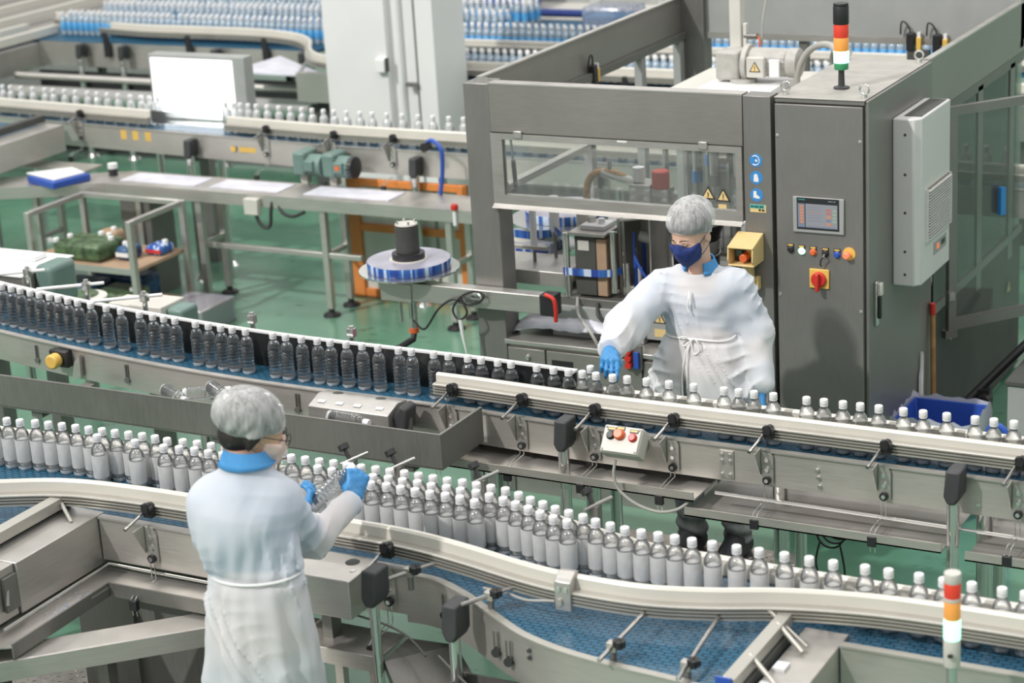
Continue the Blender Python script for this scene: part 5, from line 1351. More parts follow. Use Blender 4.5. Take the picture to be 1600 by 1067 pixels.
# small guide rollers and shelf between post and applicator
Gs = thing('guide_shelf', (-4.72, 8.95, 1.04), 'steel shelf with upright guide rollers inside the machine at left', 'shelf')
MB().box(-4.99, 8.80, 1.045, -4.56, 9.10, 1.12).build('shelf', 'steel', Gs, bevel=0.004)
for (x, y, z0, z1, r) in ((-4.80, 8.95, 1.20, 1.40, 0.018), (-4.73, 9.05, 1.26, 1.44, 0.026)):
    MB().cyl((x, y, z0), (x, y, z1), r, n=16).build('roller', 'white', Gs)
    MB().cyl((x, y, 1.12), (x, y, z0), 0.009, n=10).build('spindle', 'steeld', Gs)
MB().box(-4.97, 8.93, 1.185, -4.72, 8.97, 1.205).build('bar', 'steel', Gs, bevel=0.002)
tp = MB().sweep([(-4.72, 9.03), (-4.60, 8.90), (-4.53, 8.76)], [(-0.001, 1.25), (0.001, 1.25), (0.001, 1.29), (-0.001, 1.29)]).build('film_tape', 'film', Gs, smooth=0)
MB().sweep([(-4.95, 8.98), (-4.83, 8.965), (-4.74, 9.03)], [(-0.001, 1.23), (0.001, 1.23), (0.001, 1.27), (-0.001, 1.27)]).build('film_tape', 'film', Gs, smooth=0)
for x in (-4.95, -4.60):
    MB().box(x - 0.02, 8.93, 0.818, x + 0.02, 8.97, 1.045).build('leg', 'steeld', Gs)
Sk = thing('film_sack', (-4.66, 8.95, 0.82), 'crumpled bluish plastic sack lying on the machine worktop', 'sack')
sm = MB(); n = 26; mrow = 10
vs = []; fs = []
for j in range(mrow):
    for i in range(n):
        u = i / (n - 1); v = j / (mrow - 1)
        x = -4.80 + 0.62 * u; y = 8.66 + 0.36 * v
        zz = 0.135 * math.sin(math.pi * min(1, max(0, u * 0.95 + 0.04))) ** 0.6 * (math.sin(math.pi * (0.06 + 0.88 * v)) ** 0.55)
        zz += 0.012 * math.sin(9 * u + 5 * v) * math.sin(7 * v + 2 * u) + 0.006 * random.uniform(-1, 1)
        vs.append((x, y, 0.822 + max(0.0, zz)))
for j in range(mrow - 1):
    for i in range(n - 1):
        fs.append((j * n + i, j * n + i + 1, (j + 1) * n + i + 1, (j + 1) * n + i))
sm.add(vs, fs); so = sm.build('sack', 'sack', Sk, smooth=70)
md = so.modifiers.new('thick', 'SOLIDIFY'); md.thickness = 0.004
Wb = thing('wooden_bar', (-4.75, 8.85, 0.95), 'short yellow wooden bar leaning over the plastic sack', 'bar')
MB().obox((-4.76, 8.80, 0.935), (0.20, 0.03, 0.02), ax=(0.9, 0.2, 0.32), up=(0, 0, 1)).build('bar', 'wood', Wb, bevel=0.003)
Sb = thing('switch_box', (-4.03, 8.78, 0.80), 'small grey switch box with yellow warning label beside the red valves', 'box')
MB().box(-4.10, 8.74, 0.84, -3.93, 8.86, 1.02).build('housing', 'grey', Sb, bevel=0.005)
tri_sign(Sb, -4.02, 8.739, 0.95, 0.06)
MB().box(-4.05, 8.738, 0.86, -3.99, 8.7395, 0.90).build('sticker', 'cyellow', Sb, smooth=0)
for z in (0.835, 0.80, 0.765):
    MB().cyl((-4.11, 8.575, z), (-4.11, 8.545, z), 0.016, n=16).build('red_knob', 'red', Sb)
MB().box(-4.085, 8.56, 0.75, -4.06, 8.59, 0.83).build('blue_fitting', 'blue', Sb)
MB().box(-4.14, 8.575, 0.74, -4.05, 8.595, 0.86).build('back_plate', 'steeld', Sb)
# ------------------------------------------------------------------ rear conveyor
Cv = thing('conveyor', (-7.5, 11.45, 0), 'steel conveyor behind the machine with a cream rail and small clear bottles', 'conveyor')
xc = [-11.6 + 0.2 * i for i in range(47)]
pathC = [(x, row_c(x)) for x in xc]
MB().sweep(pathC, [(-0.10, 0.985), (0.11, 0.985), (0.11, ZB), (-0.10, ZB)]).build('belt', 'belt', Cv, smooth=30)
MB().sweep(pathC, [(-0.128, 0.86), (-0.110, 0.86), (-0.110, 1.03), (-0.136, 1.03), (-0.136, 1.024), (-0.128, 1.02)]).build('side_panel', 'steelh', Cv, smooth=30)
MB().sweep(pathC, [(0.115, 0.86), (0.130, 0.86), (0.130, 1.04), (0.115, 1.04)]).build('side_panel', 'steelh', Cv, smooth=30)
MB().sweep(pathC, [(-0.11, 0.88), (0.115, 0.88), (0.115, 0.90), (-0.11, 0.90)]).build('frame', 'steeld', Cv, smooth=30)
guide_rail(Cv, [(x, row_c(x) - 0.042) for x in [-11.6 + 0.2 * i for i in range(12)] + [-9.20]], top=1.155, strip=0.055)
guide_rail(Cv, [(x, row_c(x) - 0.042) for x in [-8.50 + 0.2 * i for i in range(31)]], top=1.155, strip=0.055)
MB().sweep([(x, row_c(x) - 0.045) for x in (-9.2, -8.85, -8.5)], [(-0.008, 1.06), (0, 1.06), (0, 1.15), (-0.008, 1.15)]).build('clear_guide', 'glass', Cv, smooth=0)
for x in (-9.83, -8.12, -7.55, -7.09):
    rail_bracket(Cv, x, row_c(x) - 0.042, row_c(x) - 0.128, z_rod=1.09, clip_z=0.83)
for i, x in enumerate((-9.41, -9.30, -9.18)):
    y = row_c(x) - 0.1295
    MB().box(x - 0.035, y, 0.945, x + 0.035, y + 0.002, 1.01).build('sticker', 'yellow', Cv, smooth=0)
y = row_c(-8.25) - 0.131
for (x0, x1) in ((-8.43, -8.39), (-8.36, -8.22), (-8.19, -8.06)):
    MB().box(x0, y, 0.930, x1, y + 0.004, 0.965).build('sticker', 'yellow', Cv, smooth=0)
for x in (-8.77, -6.9, -5.6, -3.4):
    post_leg(Cv, x, row_c(x) - 0.19, 1.0, 0.028)
    post_leg(Cv, x, row_c(x) + 0.16, 0.90, 0.028, capped=False)
for x in (-9.34, -10.6):
    post_leg(Cv, x, row_c(x) + 0.16, 0.90, 0.028, capped=False)
# side bench under the rear conveyor
Be = thing('side_bench', (-7.7, 11.0, 0), 'long low stainless bench in front of the rear conveyor', 'bench')
MB().box(-9.12, 10.85, 0.775, -6.24, 11.20, 0.795).build('top', 'steel', Be, bevel=0.003)
MB().box(-9.12, 10.845, 0.715, -6.24, 10.852, 0.795).build('apron', 'steel', Be, smooth=0)
MB().prism([(-9.12, 10.85), (-9.12, 11.20), (-10.5, 10.52), (-10.4, 10.22)], 0.775, 0.795).build('top', 'steel', Be, smooth=0)
MB().slab([(0, 0)] * 3, 'x', 0, 0) if False else None
MB().obox(((-9.12 - 10.4) / 2, (10.85 + 10.22) / 2 - 0.004, 0.755), (1.43, 0.006, 0.08), ax=(1.28, 0.63, 0)).build('apron', 'steel', Be, smooth=0)
for x in (-9.6, -8.36, -7.37, -6.43):
    yy = 10.86 if x > -9.2 else 10.66
    MB().box(x - 0.022, yy, 0.05, x + 0.022, yy + 0.045, 0.775).build('leg', 'steel', Be, bevel=0.003)
    MB().box(x - 0.022, yy + 0.24, 0.05, x + 0.022, yy + 0.285, 0.775).build('leg', 'steel', Be, bevel=0.003)
    MB().lathe([(0.06, 0), (0.055, 0.015), (0.02, 0.03), (0.02, 0.06), (0, 0.06)], (x, yy + 0.022, 0), 18).build('foot', 'black', Be)
    MB().lathe([(0.06, 0), (0.055, 0.015), (0.02, 0.03), (0.02, 0.06), (0, 0.06)], (x, yy + 0.262, 0), 18).build('foot', 'black', Be)
    MB().box(x - 0.015, yy + 0.04, 0.40, x + 0.015, yy + 0.24, 0.43).build('cross_bar', 'steel', Be)
MB().box(-8.36, 10.87, 0.395, -7.10, 10.905, 0.43).build('stretcher', 'steel', Be, bevel=0.003)
for k, (x0, x1) in enumerate(((-9.05, -8.42), (-8.3, -7.75), (-7.55, -6.9))):
    pt = thing('film_sheet', ((x0 + x1) / 2, 11.03, 0.795), ['left pale bluish plastic sheet lying on the long bench', 'middle pale bluish plastic sheet lying on the long bench', 'right pale bluish plastic sheet lying on the long bench under the motors'][k], 'sheet')
    MB().box(x0, 10.93, 0.795, x1, 11.15, 0.800).build('sheet', 'sack', pt, smooth=0)
jb = thing('junction_box', (-7.87, 10.84, 0.66), 'small cream junction box with dark loop cables under the bench edge', 'box')
MB().box(-7.94, 10.80, 0.665, -7.83, 10.848, 0.775).build('housing', 'lgrey', jb, bevel=0.006)
MB().tube(smooth_path([(-7.86, 10.82, 0.67), (-7.84, 10.82, 0.62), (-7.80, 10.82, 0.585), (-7.76, 10.83, 0.60), (-7.75, 10.84, 0.70), (-7.74, 10.86, 0.77)]), 0.012, n=8).build('cable', 'cable', jb)
MB().tube(smooth_path([(-7.70, 10.86, 0.74), (-7.66, 10.84, 0.69), (-7.58, 10.84, 0.67), (-7.50, 10.86, 0.70)]), 0.012, n=8).build('cable', 'cable', jb)
MB().box(-7.84, 10.848, 0.73, -7.70, 10.86, 0.775).build('bracket', 'steeld', jb)
# green motors on the rear conveyor
for k, (x0, lab) in enumerate(((-7.76, 'left of the two grey-green gear motors on the rear conveyor'), (-7.53, 'right of the two grey-green gear motors on the rear conveyor'))):
    mo = thing('gear_motor', (x0 + 0.11, 11.22, 0.795), lab, 'motor')
    MB().box(x0, 11.14, 0.86, x0 + 0.10, 11.32, 1.02).build('gearbox', 'motor', mo, bevel=0.02, seg=3)
    fin = lambda i, hh: 1.0 + (0.05 if i % 2 else 0.0)
    MB().lathe([(0.068, 0.0), (0.07, 0.01), (0.07, 0.12), (0, 0.12)], (x0 + 0.09, 11.21, 0.925), 36, ax=(1, 0, 0), ripple=fin).build('body', 'motor', mo)
    MB().lathe([(0.073, 0.0), (0.073, 0.035), (0.05, 0.045), (0, 0.045)], (x0 + 0.19 if k else x0 + 0.175, 11.21, 0.925), 28, ax=(1, 0, 0)).build('fan_cover', 'black' if k else 'motor', mo)
    MB().box(x0 + 0.10, 11.12, 0.90, x0 + 0.17, 11.15, 0.97).build('terminal_box', 'motor', mo, bevel=0.006)
    if k: MB().box(x0 + 0.12, 11.117, 0.92, x0 + 0.15, 11.12, 0.95).build('label', 'orange', mo, smooth=0)
    MB().box(x0 + 0.02, 11.20, 0.795, x0 + 0.07, 11.26, 0.87).build('foot', 'lgrey', mo)
bh = thing('blue_hose', (-6.65, 11.18, 0.8), 'bright blue air hose bending down from the rear conveyor rail', 'hose')
MB().tube(smooth_path([(-6.76, 11.24, 1.12), (-6.70, 11.20, 1.14), (-6.63, 11.18, 1.09), (-6.63, 11.18, 0.95), (-6.645, 11.16, 0.80)]), 0.014, n=10).build('hose', 'blue', bh)
MB().cyl((-6.77, 11.26, 1.09), (-6.77, 11.20, 1.09), 0.03, n=14).build('coupling', 'black', bh)
# lit inspection panel
Lp = thing('inspection_light', (-8.95, 11.80, 1.05), 'bright white lit inspection panel standing behind the rear conveyor', 'light panel')
MB().box(-9.33, 11.73, 1.045, -8.50, 11.84, 1.515).build('housing', 'grey', Lp, bevel=0.006)
MB().box(-9.305, 11.722, 1.062, -8.60, 11.731, 1.488).build('lit_face', 'lit', Lp, bevel=0.003)
MB().box(-9.31, 11.62, 1.032, -8.60, 11.722, 1.040).build('sill_reflection', 'lit', Lp, smooth=0)  # glowing strip stands in for the panel's reflection
MB().box(-8.98, 11.74, 0.0, -8.90, 11.82, 1.05).build('stand', 'steeld', Lp)
# left feeder of the rear conveyor
Lf = thing('feeder_conveyor', (-10.2, 10.8, 0), 'grey-sided feeder joining the rear conveyor at far left', 'conveyor')
MB().box(-10.75, 10.0, 1.0, -10.05, 11.40, 1.028).build('belt', 'belt', Lf, smooth=0)
MB().slab([(-10.04, 0.86), (-9.86, 0.86), (-9.86, 1.055), (-10.04, 1.055)], 'y', 10.45, 11.36).build('housing', 'steel', Lf, bevel=0.004)
MB().slab([(-10.10, 1.06), (-10.04, 1.06), (-10.04, 1.11), (-10.10, 1.11)], 'y', 10.2, 11.38).build('guard_bar', 'dgrey', Lf, bevel=0.003)
for y in (10.1, 10.62):
    post_leg(Lf, -9.93, y, 0.99, 0.03)
MB().box(-10.5, 10.30, 0.80, -9.75, 10.42, 0.815).build('drip_plate', 'steelh', Lf, smooth=0)
MB().box(-10.3, 11.05, 0.795, -9.45, 11.25, 0.81).build('drip_plate', 'alu', Lf, smooth=0)
Tr = thing('blue_tray', (-9.45, 10.80, 0.795), 'blue tray covered with white sheet on the bench at left', 'tray')
MB().prism([(-9.67, 10.70), (-9.34, 10.58), (-9.26, 10.88), (-9.52, 10.96)], 0.797, 0.845).build('tray', 'blue', Tr, bevel=0.006)
MB().prism([(-9.70, 10.73), (-9.36, 10.62), (-9.29, 10.86), (-9.48, 10.96)], 0.846, 0.860).build('sheet', 'white', Tr, bevel=0.004)
Bt = thing('white_bottle', (-9.2, 11.02, 0.795), 'small white jar on the bench between blue tray and posts', 'jar')
MB().lathe([(0.03, 0), (0.032, 0.01), (0.032, 0.05), (0, 0.05)], (-9.2, 11.05, 0.795), 18).build('jar', 'black', Bt)
MB().lathe([(0.034, 0.05), (0.034, 0.085), (0, 0.09)], (-9.2, 11.05, 0.795), 18).build('lid', 'white', Bt)

# trolley frame with printed packs
Ct = thing('steel_trolley', (-8.8, 10.45, 0), 'square-tube steel trolley frame with two decks at left', 'trolley')
X0, X1, Y0, Y1 = -9.22, -8.38, 10.16, 10.72
for (x, y) in ((X0, Y0), (X1, Y0), (X1, Y1), (X0, Y1)):
    MB().box(x - 0.02, y - 0.02, 0, x + 0.02, y + 0.02, 0.755).build('post', 'steel', Ct, bevel=0.003)
for (a, b) in (((X0, Y0), (X1, Y0)), ((X1, Y0), (X1, Y1)), ((X0, Y1), (X1, Y1)), ((X0, Y0), (X0, Y1))):
    if (a, b) == ((X0, Y0), (X1, Y0)): continue
    c = Vector(((a[0] + b[0]) / 2, (a[1] + b[1]) / 2, 0.74)); d = Vector((b[0] - a[0], b[1] - a[1], 0))
    MB().obox(c, (d.length - 0.04, 0.035, 0.035), ax=d).build('rail', 'steel', Ct, bevel=0.003)
MB().box(X0 - 0.1, Y0 + 0.02, 0.395, X1 - 0.02, Y1, 0.42).build('deck', 'brown', Ct, bevel=0.003)
MB().box(X0 - 0.1, Y0 + 0.01, 0.385, X1, Y0 + 0.02, 0.425).build('deck_edge', 'steel', Ct, smooth=0)
MB().box(X0, Y0 + 0.02, 0.07, X1, Y1, 0.09).build('deck', 'brown', Ct, bevel=0.003)
Cm = thing('dark_column', (-8.95, 11.0, 0), 'dark square machine column standing behind the trolley', 'column')
MB().box(-9.05, 10.90, 0.0, -8.80, 11.16, 0.715).build('column', 'steeld', Cm, bevel=0.004)
MB().box(-8.90, 10.88, 0.0, -8.86, 10.90, 0.70).build('rib', 'steel', Cm)
def printed_pack(x0, x1, y0, y1, z, h, mat, label, caps, band=None):
    p = thing('printed_pack', ((x0 + x1) / 2, (y0 + y1) / 2, z), label, 'pack')
    MB().box(x0, y0, z, x1, y1, z + h).build('wrap', mat, p, bevel=0.03, seg=3)
    if band:
        MB().box(x0 + 0.01, y0 - 0.002, z + h * 0.3, x1 - 0.01, y0 + 0.01, z + h * 0.62).build('print_band', band, p, smooth=0)
    for (u, v, t) in caps:
        MB().lathe([(0.020, 0.0), (0.020, 0.022), (0.017, 0.026), (0, 0.026)], (x0 + (x1 - x0) * u, y0 + (y1 - y0) * v, z + h - 0.004), 18).build('cap', 'white', p)
    return p
printed_pack(-9.12, -8.72, 10.24, 10.52, 0.42, 0.12, 'goods', 'green printed pack with white caps on the upper trolley deck', [(0.05, 0.1, 0), (0.12, 0.5, 0), (0.55, 0.9, 0), (0.75, 0.85, 0), (0.92, 0.6, 0)], None)
printed_pack(-8.98, -8.82, 10.54, 10.66, 0.42, 0.13, 'brown', 'brown carton behind the green pack on the upper deck', [(0.7, 0.4, 0)])
printed_pack(-8.68, -8.56, 10.34, 10.50, 0.42, 0.09, 'goodsb', 'small blue-and-white pack beside the trolley post', [(0.3, 0.5, 0), (0.75, 0.3, 0)], 'white')
printed_pack(-8.56, -8.42, 10.50, 10.66, 0.42, 0.07, 'film', 'small blue printed pack at the right end of the upper deck', [(0.75, 0.6, 0)], 'red')
printed_pack(-9.15, -8.85, 10.24, 10.50, 0.09, 0.16, 'goodsb', 'dark blue pack with white lid on the lower trolley deck', [(0.05, 0.5, 0), (0.0, 0.1, 0)])
printed_pack(-8.82, -8.52, 10.22, 10.48, 0.09, 0.14, 'goods', 'dark green pack on the lower trolley deck', [(0.9, 0.4, 0)])
printed_pack(-9.05, -8.6, 10.52, 10.70, 0.09, 0.17, 'goodsb', 'long dark pack at the back of the lower trolley deck', [])
Cb = thing('cardboard_box', (-8.35, 9.9, 0), 'open pinkish cardboard box in clear film on the floor right of the trolley', 'box')
MB().box(-8.60, 10.0, 0.0, -8.10, 10.14, 0.30).build('box', 'brown', Cb, bevel=0.006) if False else MB().box(-8.30, 10.25, 0.0, -7.95, 10.60, 0.16).build('box', 'brown', Cb, bevel=0.006)
MB().box(-8.31, 10.24, 0.0, -7.94, 10.61, 0.165).build('film', 'bag', Cb, bevel=0.006)
Rs = thing('round_stool', (-7.90, 9.07, 0), 'round pale table with a green-tinged disc behind the middle conveyor', 'table')
MB().lathe([(0.14, 0.595), (0.15, 0.60), (0.15, 0.615), (0, 0.618)], (-7.90, 9.07, 0), 36).build('disc', 'rackpanel', Rs)
MB().lathe([(0.11, 0.619), (0.11, 0.622), (0, 0.622)], (-7.93, 9.09, 0), 36).build('green_disc', 'goods', Rs)
MB().cyl((-7.90, 9.07, 0), (-7.90, 9.07, 0.60), 0.04, n=18).build('column', 'steeld', Rs)
# drives just behind the middle conveyor on the left
Du = thing('drive_unit', (-7.3, 7.95, 0.9), 'grey drive box with bright white lid behind the middle conveyor at far left', 'drive')
MB().box(-7.75, 7.80, 0.96, -7.17, 8.20, 1.155).build('housing', 'steel', Du, bevel=0.004)
MB().box(-7.76, 7.79, 1.155, -7.165, 8.21, 1.165).build('lid', 'white', Du, bevel=0.003)
MB().box(-7.165, 7.88, 0.98, -7.04, 8.08, 1.20).build('gearbox', 'motor', Du, bevel=0.03, seg=3)
MB().cyl((-7.10, 7.98, 0.90), (-7.10, 7.98, 1.0), 0.05, 0.08, n=18).build('gear_neck', 'motor', Du)
MB().box(-7.46, 8.03, 1.165, -7.28, 8.13, 1.195).build('cover', 'white', Du, bevel=0.008)
for x in (-7.6, -7.2):
    MB().box(x - 0.03, 7.95, 0, x + 0.03, 8.05, 0.96).build('stand', 'steeld', Du)
Dv = thing('drive_unit', (-6.4, 7.95, 0.9), 'small drive with white lids and grey-green motor behind the middle conveyor', 'drive')
MB().box(-6.68, 7.86, 0.97, -6.55, 8.02, 1.05).build('lid_block', 'lgrey', Dv, bevel=0.006)
MB().box(-6.50, 7.80, 0.97, -6.30, 8.0, 1.075).build('housing', 'lgrey', Dv, bevel=0.006)
MB().box(-6.31, 7.84, 0.93, -6.20, 7.98, 1.06).build('motor', 'motor', Dv, bevel=0.02, seg=3)
MB().box(-6.5, 7.64, 1.02, -6.28, 7.80, 1.035).build('plate', 'steel', Dv)
MB().box(-6.48, 7.86, 0, -6.40, 7.94, 0.97).build('stand', 'steeld', Dv)
MB().box(-6.69, 7.86, 0.955, -6.30, 7.98, 0.97).build('base', 'steeld', Dv)

# orange rack under the rear conveyor
Or = thing('orange_rack', (-7.0, 11.33, 0), 'orange steel rack frame with pale panels behind the film reel', 'rack')
for (x0, x1) in ((-7.47, -7.38), (-6.62, -6.55)):
    MB().box(x0, 11.32, 0, x1, 11.36, 0.82).build('post', 'orangep', Or, bevel=0.004)
MB().box(-7.38, 11.325, 0.0, -6.62, 11.355, 0.06).build('bottom_bar', 'orangep', Or, bevel=0.004)
MB().box(-7.38, 11.325, 0.46, -6.62, 11.355, 0.51).build('middle_bar', 'orangep', Or, bevel=0.004)
MB().box(-7.38, 11.325, 0.77, -6.62, 11.355, 0.82).build('top_bar', 'orangep', Or, bevel=0.004)
MB().box(-7.38, 11.345, 0.06, -6.62, 11.352, 0.46).build('panel', 'rackpanel', Or, smooth=0)
MB().box(-7.38, 11.345, 0.51, -6.62, 11.352, 0.77).build('panel', 'rackpanel', Or, smooth=0)
for x in (-7.02, -6.80):
    MB().box(x - 0.01, 11.338, 0.06, x + 0.01, 11.345, 0.77).build('seam', 'steeld', Or, smooth=0)
Rb = thing('red_valve', (-6.40, 10.80, 0.82), 'small red knob valve at the right end of the bench', 'valve')
MB().lathe([(0.022, 0), (0.026, 0.015), (0.02, 0.035), (0, 0.04)], (-6.36, 10.84, 0.80), 18).build('knob', 'red', Rb)
MB().cyl((-6.36, 10.84, 0.70), (-6.36, 10.84, 0.80), 0.014, n=12).build('stem', 'white', Rb)

# building column
Pl = thing('pillar', (-8.15, 13.2, 0), 'white clad building column rising behind the rear conveyor', 'column')
Pl['kind'] = 'structure'
MB().box(-8.66, 13.0, 0, -8.12, 13.48, 6.5).build('cladding', 'pillar', Pl, smooth=0)
MB().box(-8.12, 13.06, 0, -7.88, 13.48, 6.5).build('cladding', 'pillar', Pl, smooth=0)
MB().box(-7.87, 13.02, 0, -7.72, 13.48, 6.5).build('cladding', 'pillar', Pl, smooth=0)
MB().cyl((-8.03, 13.045, 0), (-8.03, 13.045, 6.5), 0.028, n=16).build('conduit', 'pillar', Pl)
MB().cyl((-7.875, 13.02, 0), (-7.875, 13.02, 6.5), 0.008, n=8).build('drain_line', 'steeld', Pl)
MB().box(-7.97, 12.99, 1.08, -7.87, 13.02, 1.11).build('bracket', 'steeld', Pl)
MB().box(-8.20, 12.955, 1.185, -8.12, 13.0, 1.285).build('socket_box', 'white', Pl, bevel=0.005)
MB().box(-8.12, 12.965, 1.19, -8.105, 13.0, 1.29).build('socket_side', 'dgrey', Pl)

# ------------------------------------------------------------------ far conveyors
Fc = thing('conveyor', (-8.0, 14.4, 0), 'far wide conveyor with steel sides packed with blue-labelled bottles', 'conveyor')
MB().box(-13.0, 14.62, 0.99, -3.2, 16.1, ZB).build('belt', 'belt', Fc, smooth=0)
MB().prism([(-9.75, 14.62), (-9.40, 14.20), (-9.05, 13.60), (-3.2, 13.60), (-3.2, 13.86), (-8.6, 13.86), (-8.9, 14.62)], 0.988, ZB).build('belt', 'belt', Fc, smooth=0)
guide_rail(Fc, smooth_path([(-13.0, 15.1), (-12.4, 14.80), (-11.7, 14.64), (-11.17, 14.63), (-10.44, 14.62), (-9.95, 14.50), (-9.62, 14.25), (-9.35, 13.85), (-9.05, 13.62), (-8.6, 13.61), (-6.0, 13.61), (-3.2, 13.61)], 4), top=1.165, strip=0.06)
guide_rail(Fc, [(-9.0, 14.655), (-3.2, 14.655)], top=1.13, strip=0.05)
MB().box(-12.7, 14.44, 0.80, -9.75, 14.46, 1.015).build('side_panel', 'steel', Fc, smooth=0)
MB().obox((-9.53, 14.0, 0.907), (1.05, 0.02, 0.215), ax=(0.45, -0.92, 0)).build('side_panel', 'steel', Fc, smooth=0)
MB().box(-13.0, 14.46, 1.0, -9.72, 14.62, 1.022).build('belt', 'belt', Fc, smooth=0)
MB().box(-9.3, 13.52, 0.80, -3.2, 13.54, 1.02).build('side_panel', 'steel', Fc, smooth=0)
MB().box(-9.3, 13.52, 1.02, -3.2, 13.60, 1.03).build('panel_lip', 'steel', Fc, smooth=0)
MB().prism([(-10.0, 13.60), (-9.98, 14.30), (-9.05, 13.60)], 0.985, 1.0).build('transfer_plate', 'sack', Fc, smooth=0)
for x in (-12.17, -11.7, -10.7, -9.8, -8.9):
    post_leg(Fc, x, 14.36 if x < -9.2 else 13.46, 1.02, 0.03)
for x in (-11.9, -11.0, -10.2, -7.4, -6.4):
    yy = 14.43 if x < -9.2 else 13.50
    MB().slab([(x - 0.03, 0.90), (x + 0.03, 0.90), (x + 0.03, 1.0), (x, 1.12), (x - 0.03, 1.12)], 'y', yy - 0.03, yy).build('rail_bracket', 'black', Fc)
MB().box(-12.7, 14.40, 0.04, -9.30, 14.42, 0.76).build('under_shade_sheet', 'black', Fc, smooth=0)  # dark sheets added as the shade below the far conveyor
MB().box(-9.25, 13.62, 0.04, -3.2, 13.64, 0.76).build('under_shade_sheet', 'dgrey', Fc, smooth=0)
MB().cyl((-12.6, 13.90, 0.66), (-9.4, 13.86, 0.66), 0.075, n=18).build('return_tube', 'chrome', Fc)
MB().cyl((-12.6, 13.98, 0.80), (-9.4, 13.94, 0.80), 0.03, n=14).build('tie_tube', 'steel', Fc)
for x in (-12.5, -11.5, -10.4, -7.2, -5.4, -3.8):
    MB().box(x - 0.03, 15.0, 0, x + 0.03, 15.06, 0.99).build('leg', 'steeld', Fc)
    MB().box(x - 0.03, 13.75, 0, x + 0.03, 13.81, 0.985).build('leg', 'steeld', Fc) if x > -9 else None
Fl = thing('feeder_conveyor', (-13.3, 13.6, 0), 'blurred steel feeder with two cream rails in the top left corner', 'conveyor')
MB().box(-17.5, 11.9, 0.78, -12.70, 18.5, 1.0).build('housing', 'steel', Fl, bevel=0.004)
for x in (-12.78, -13.12, -13.55, -14.1, -14.8, -15.6):
    MB().box(x, 11.9, 1.03, x + 0.06, 14.75 if x > -13.3 else 18.4, 1.11).build('rail', 'cream', Fl, bevel=0.006)
MB().box(-13.06, 11.9, 1.0, -12.80, 14.75, 1.02).build('belt', 'belt', Fl, smooth=0)
for y in (12.2, 14.2):
    MB().box(-13.4, y, 0, -13.3, y + 0.1, 0.78).build('leg', 'steeld', Fl)
Bk = thing('pack_conveyor', (-6.5, 16.4, 0), 'far pack conveyor with ivory posts and a dark blue rail', 'conveyor')
MB().box(-11.0, 16.30, 0.90, -2.5, 17.2, 1.0).build('bed', 'lgrey', Bk, bevel=0.006)
MB().cyl((-11.0, 16.25, 1.07), (-2.5, 16.25, 1.07), 0.035, n=16).build('blue_rail', 'navy', Bk)
for x in (-10.4, -9.75, -9.15, -8.62, -7.95, -7.3, -6.5, -5.5, -4.5, -3.5):
    MB().box(x - 0.05, 16.18, 0, x + 0.05, 16.24, 1.6).build('post', 'pipe', Bk, bevel=0.006)
MB().box(-11.0, 17.2, 0.9, -2.5, 17.3, 1.9).build('back_guard', 'grey', Bk, bevel=0.006)
MB().box(-9.4, 16.5, 1.0, -8.9, 17.0, 1.35).build('chain_guard', 'blue', Bk, bevel=0.02)
pk = thing('bottle_pack', (-7.55, 16.0, 0.99), 'shrink-wrapped pale blue bottle pack on the far line above the machine beam', 'pack')
MB().box(-7.86, 16.22 - 0.5, 1.03, -7.40, 16.05, 1.22).build('wrap', 'bag', pk, bevel=0.03, seg=3)
MB().box(-7.84, 15.74, 1.035, -7.42, 16.03, 1.14).build('bottles_inside', 'bluelabel', pk, bevel=0.02)
for i in range(6):
    for j in range(4):
        MB().lathe([(0.016, 0), (0.016, 0.03), (0, 0.032)], (-7.81 + i * 0.072, 15.76 + j * 0.075, 1.185), 12).build('cap', 'cap', pk)
MB().box(-7.84, 15.74, 1.14, -7.42, 16.03, 1.185).build('necks', 'white', pk, bevel=0.02) if False else None

# ------------------------------------------------------------------ things around the right side of the cabinet
Cr = thing('blue_crate', (-2.76, 9.06, 0), 'blue plastic crate lined with a clear bag beside the cabinet', 'crate')
def crate_wall(name, rim, bot, z0, z1, t, mat):
    """open box with sloping walls: rim and bottom rectangles"""
    (ax0, ay0, ax1, ay1), (bx0, by0, bx1, by1) = rim, bot
    m = MB()
    o1 = [(ax0, ay0, z1), (ax1, ay0, z1), (ax1, ay1, z1), (ax0, ay1, z1)]; o0 = [(bx0, by0, z0), (bx1, by0, z0), (bx1, by1, z0), (bx0, by1, z0)]
    i1 = [(ax0 + t, ay0 + t, z1), (ax1 - t, ay0 + t, z1), (ax1 - t, ay1 - t, z1), (ax0 + t, ay1 - t, z1)]; i0 = [(bx0 + t, by0 + t, z0 + t), (bx1 - t, by0 + t, z0 + t), (bx1 - t, by1 - t, z0 + t), (bx0 + t, by1 - t, z0 + t)]
    v = o0 + o1 + i0 + i1
    f = [(3, 2, 1, 0)] + [(i, (i + 1) % 4, 4 + (i + 1) % 4, 4 + i) for i in range(4)] + [(4 + i, 4 + (i + 1) % 4, 12 + (i + 1) % 4, 12 + i) for i in range(4)] + [(12 + i, 12 + (i + 1) % 4, 8 + (i + 1) % 4, 8 + i) for i in range(4)] + [(8, 9, 10, 11)]
    m.add(v, f)
    return m.build(name, mat, Cr, bevel=0.004)
crate_wall('crate', (-2.915, 8.92, -2.55, 9.26), (-2.87, 8.96, -2.60, 9.21), 0.0, 0.505, 0.008, 'blue')
lm = MB(); k = 40; vs = []; fs = []
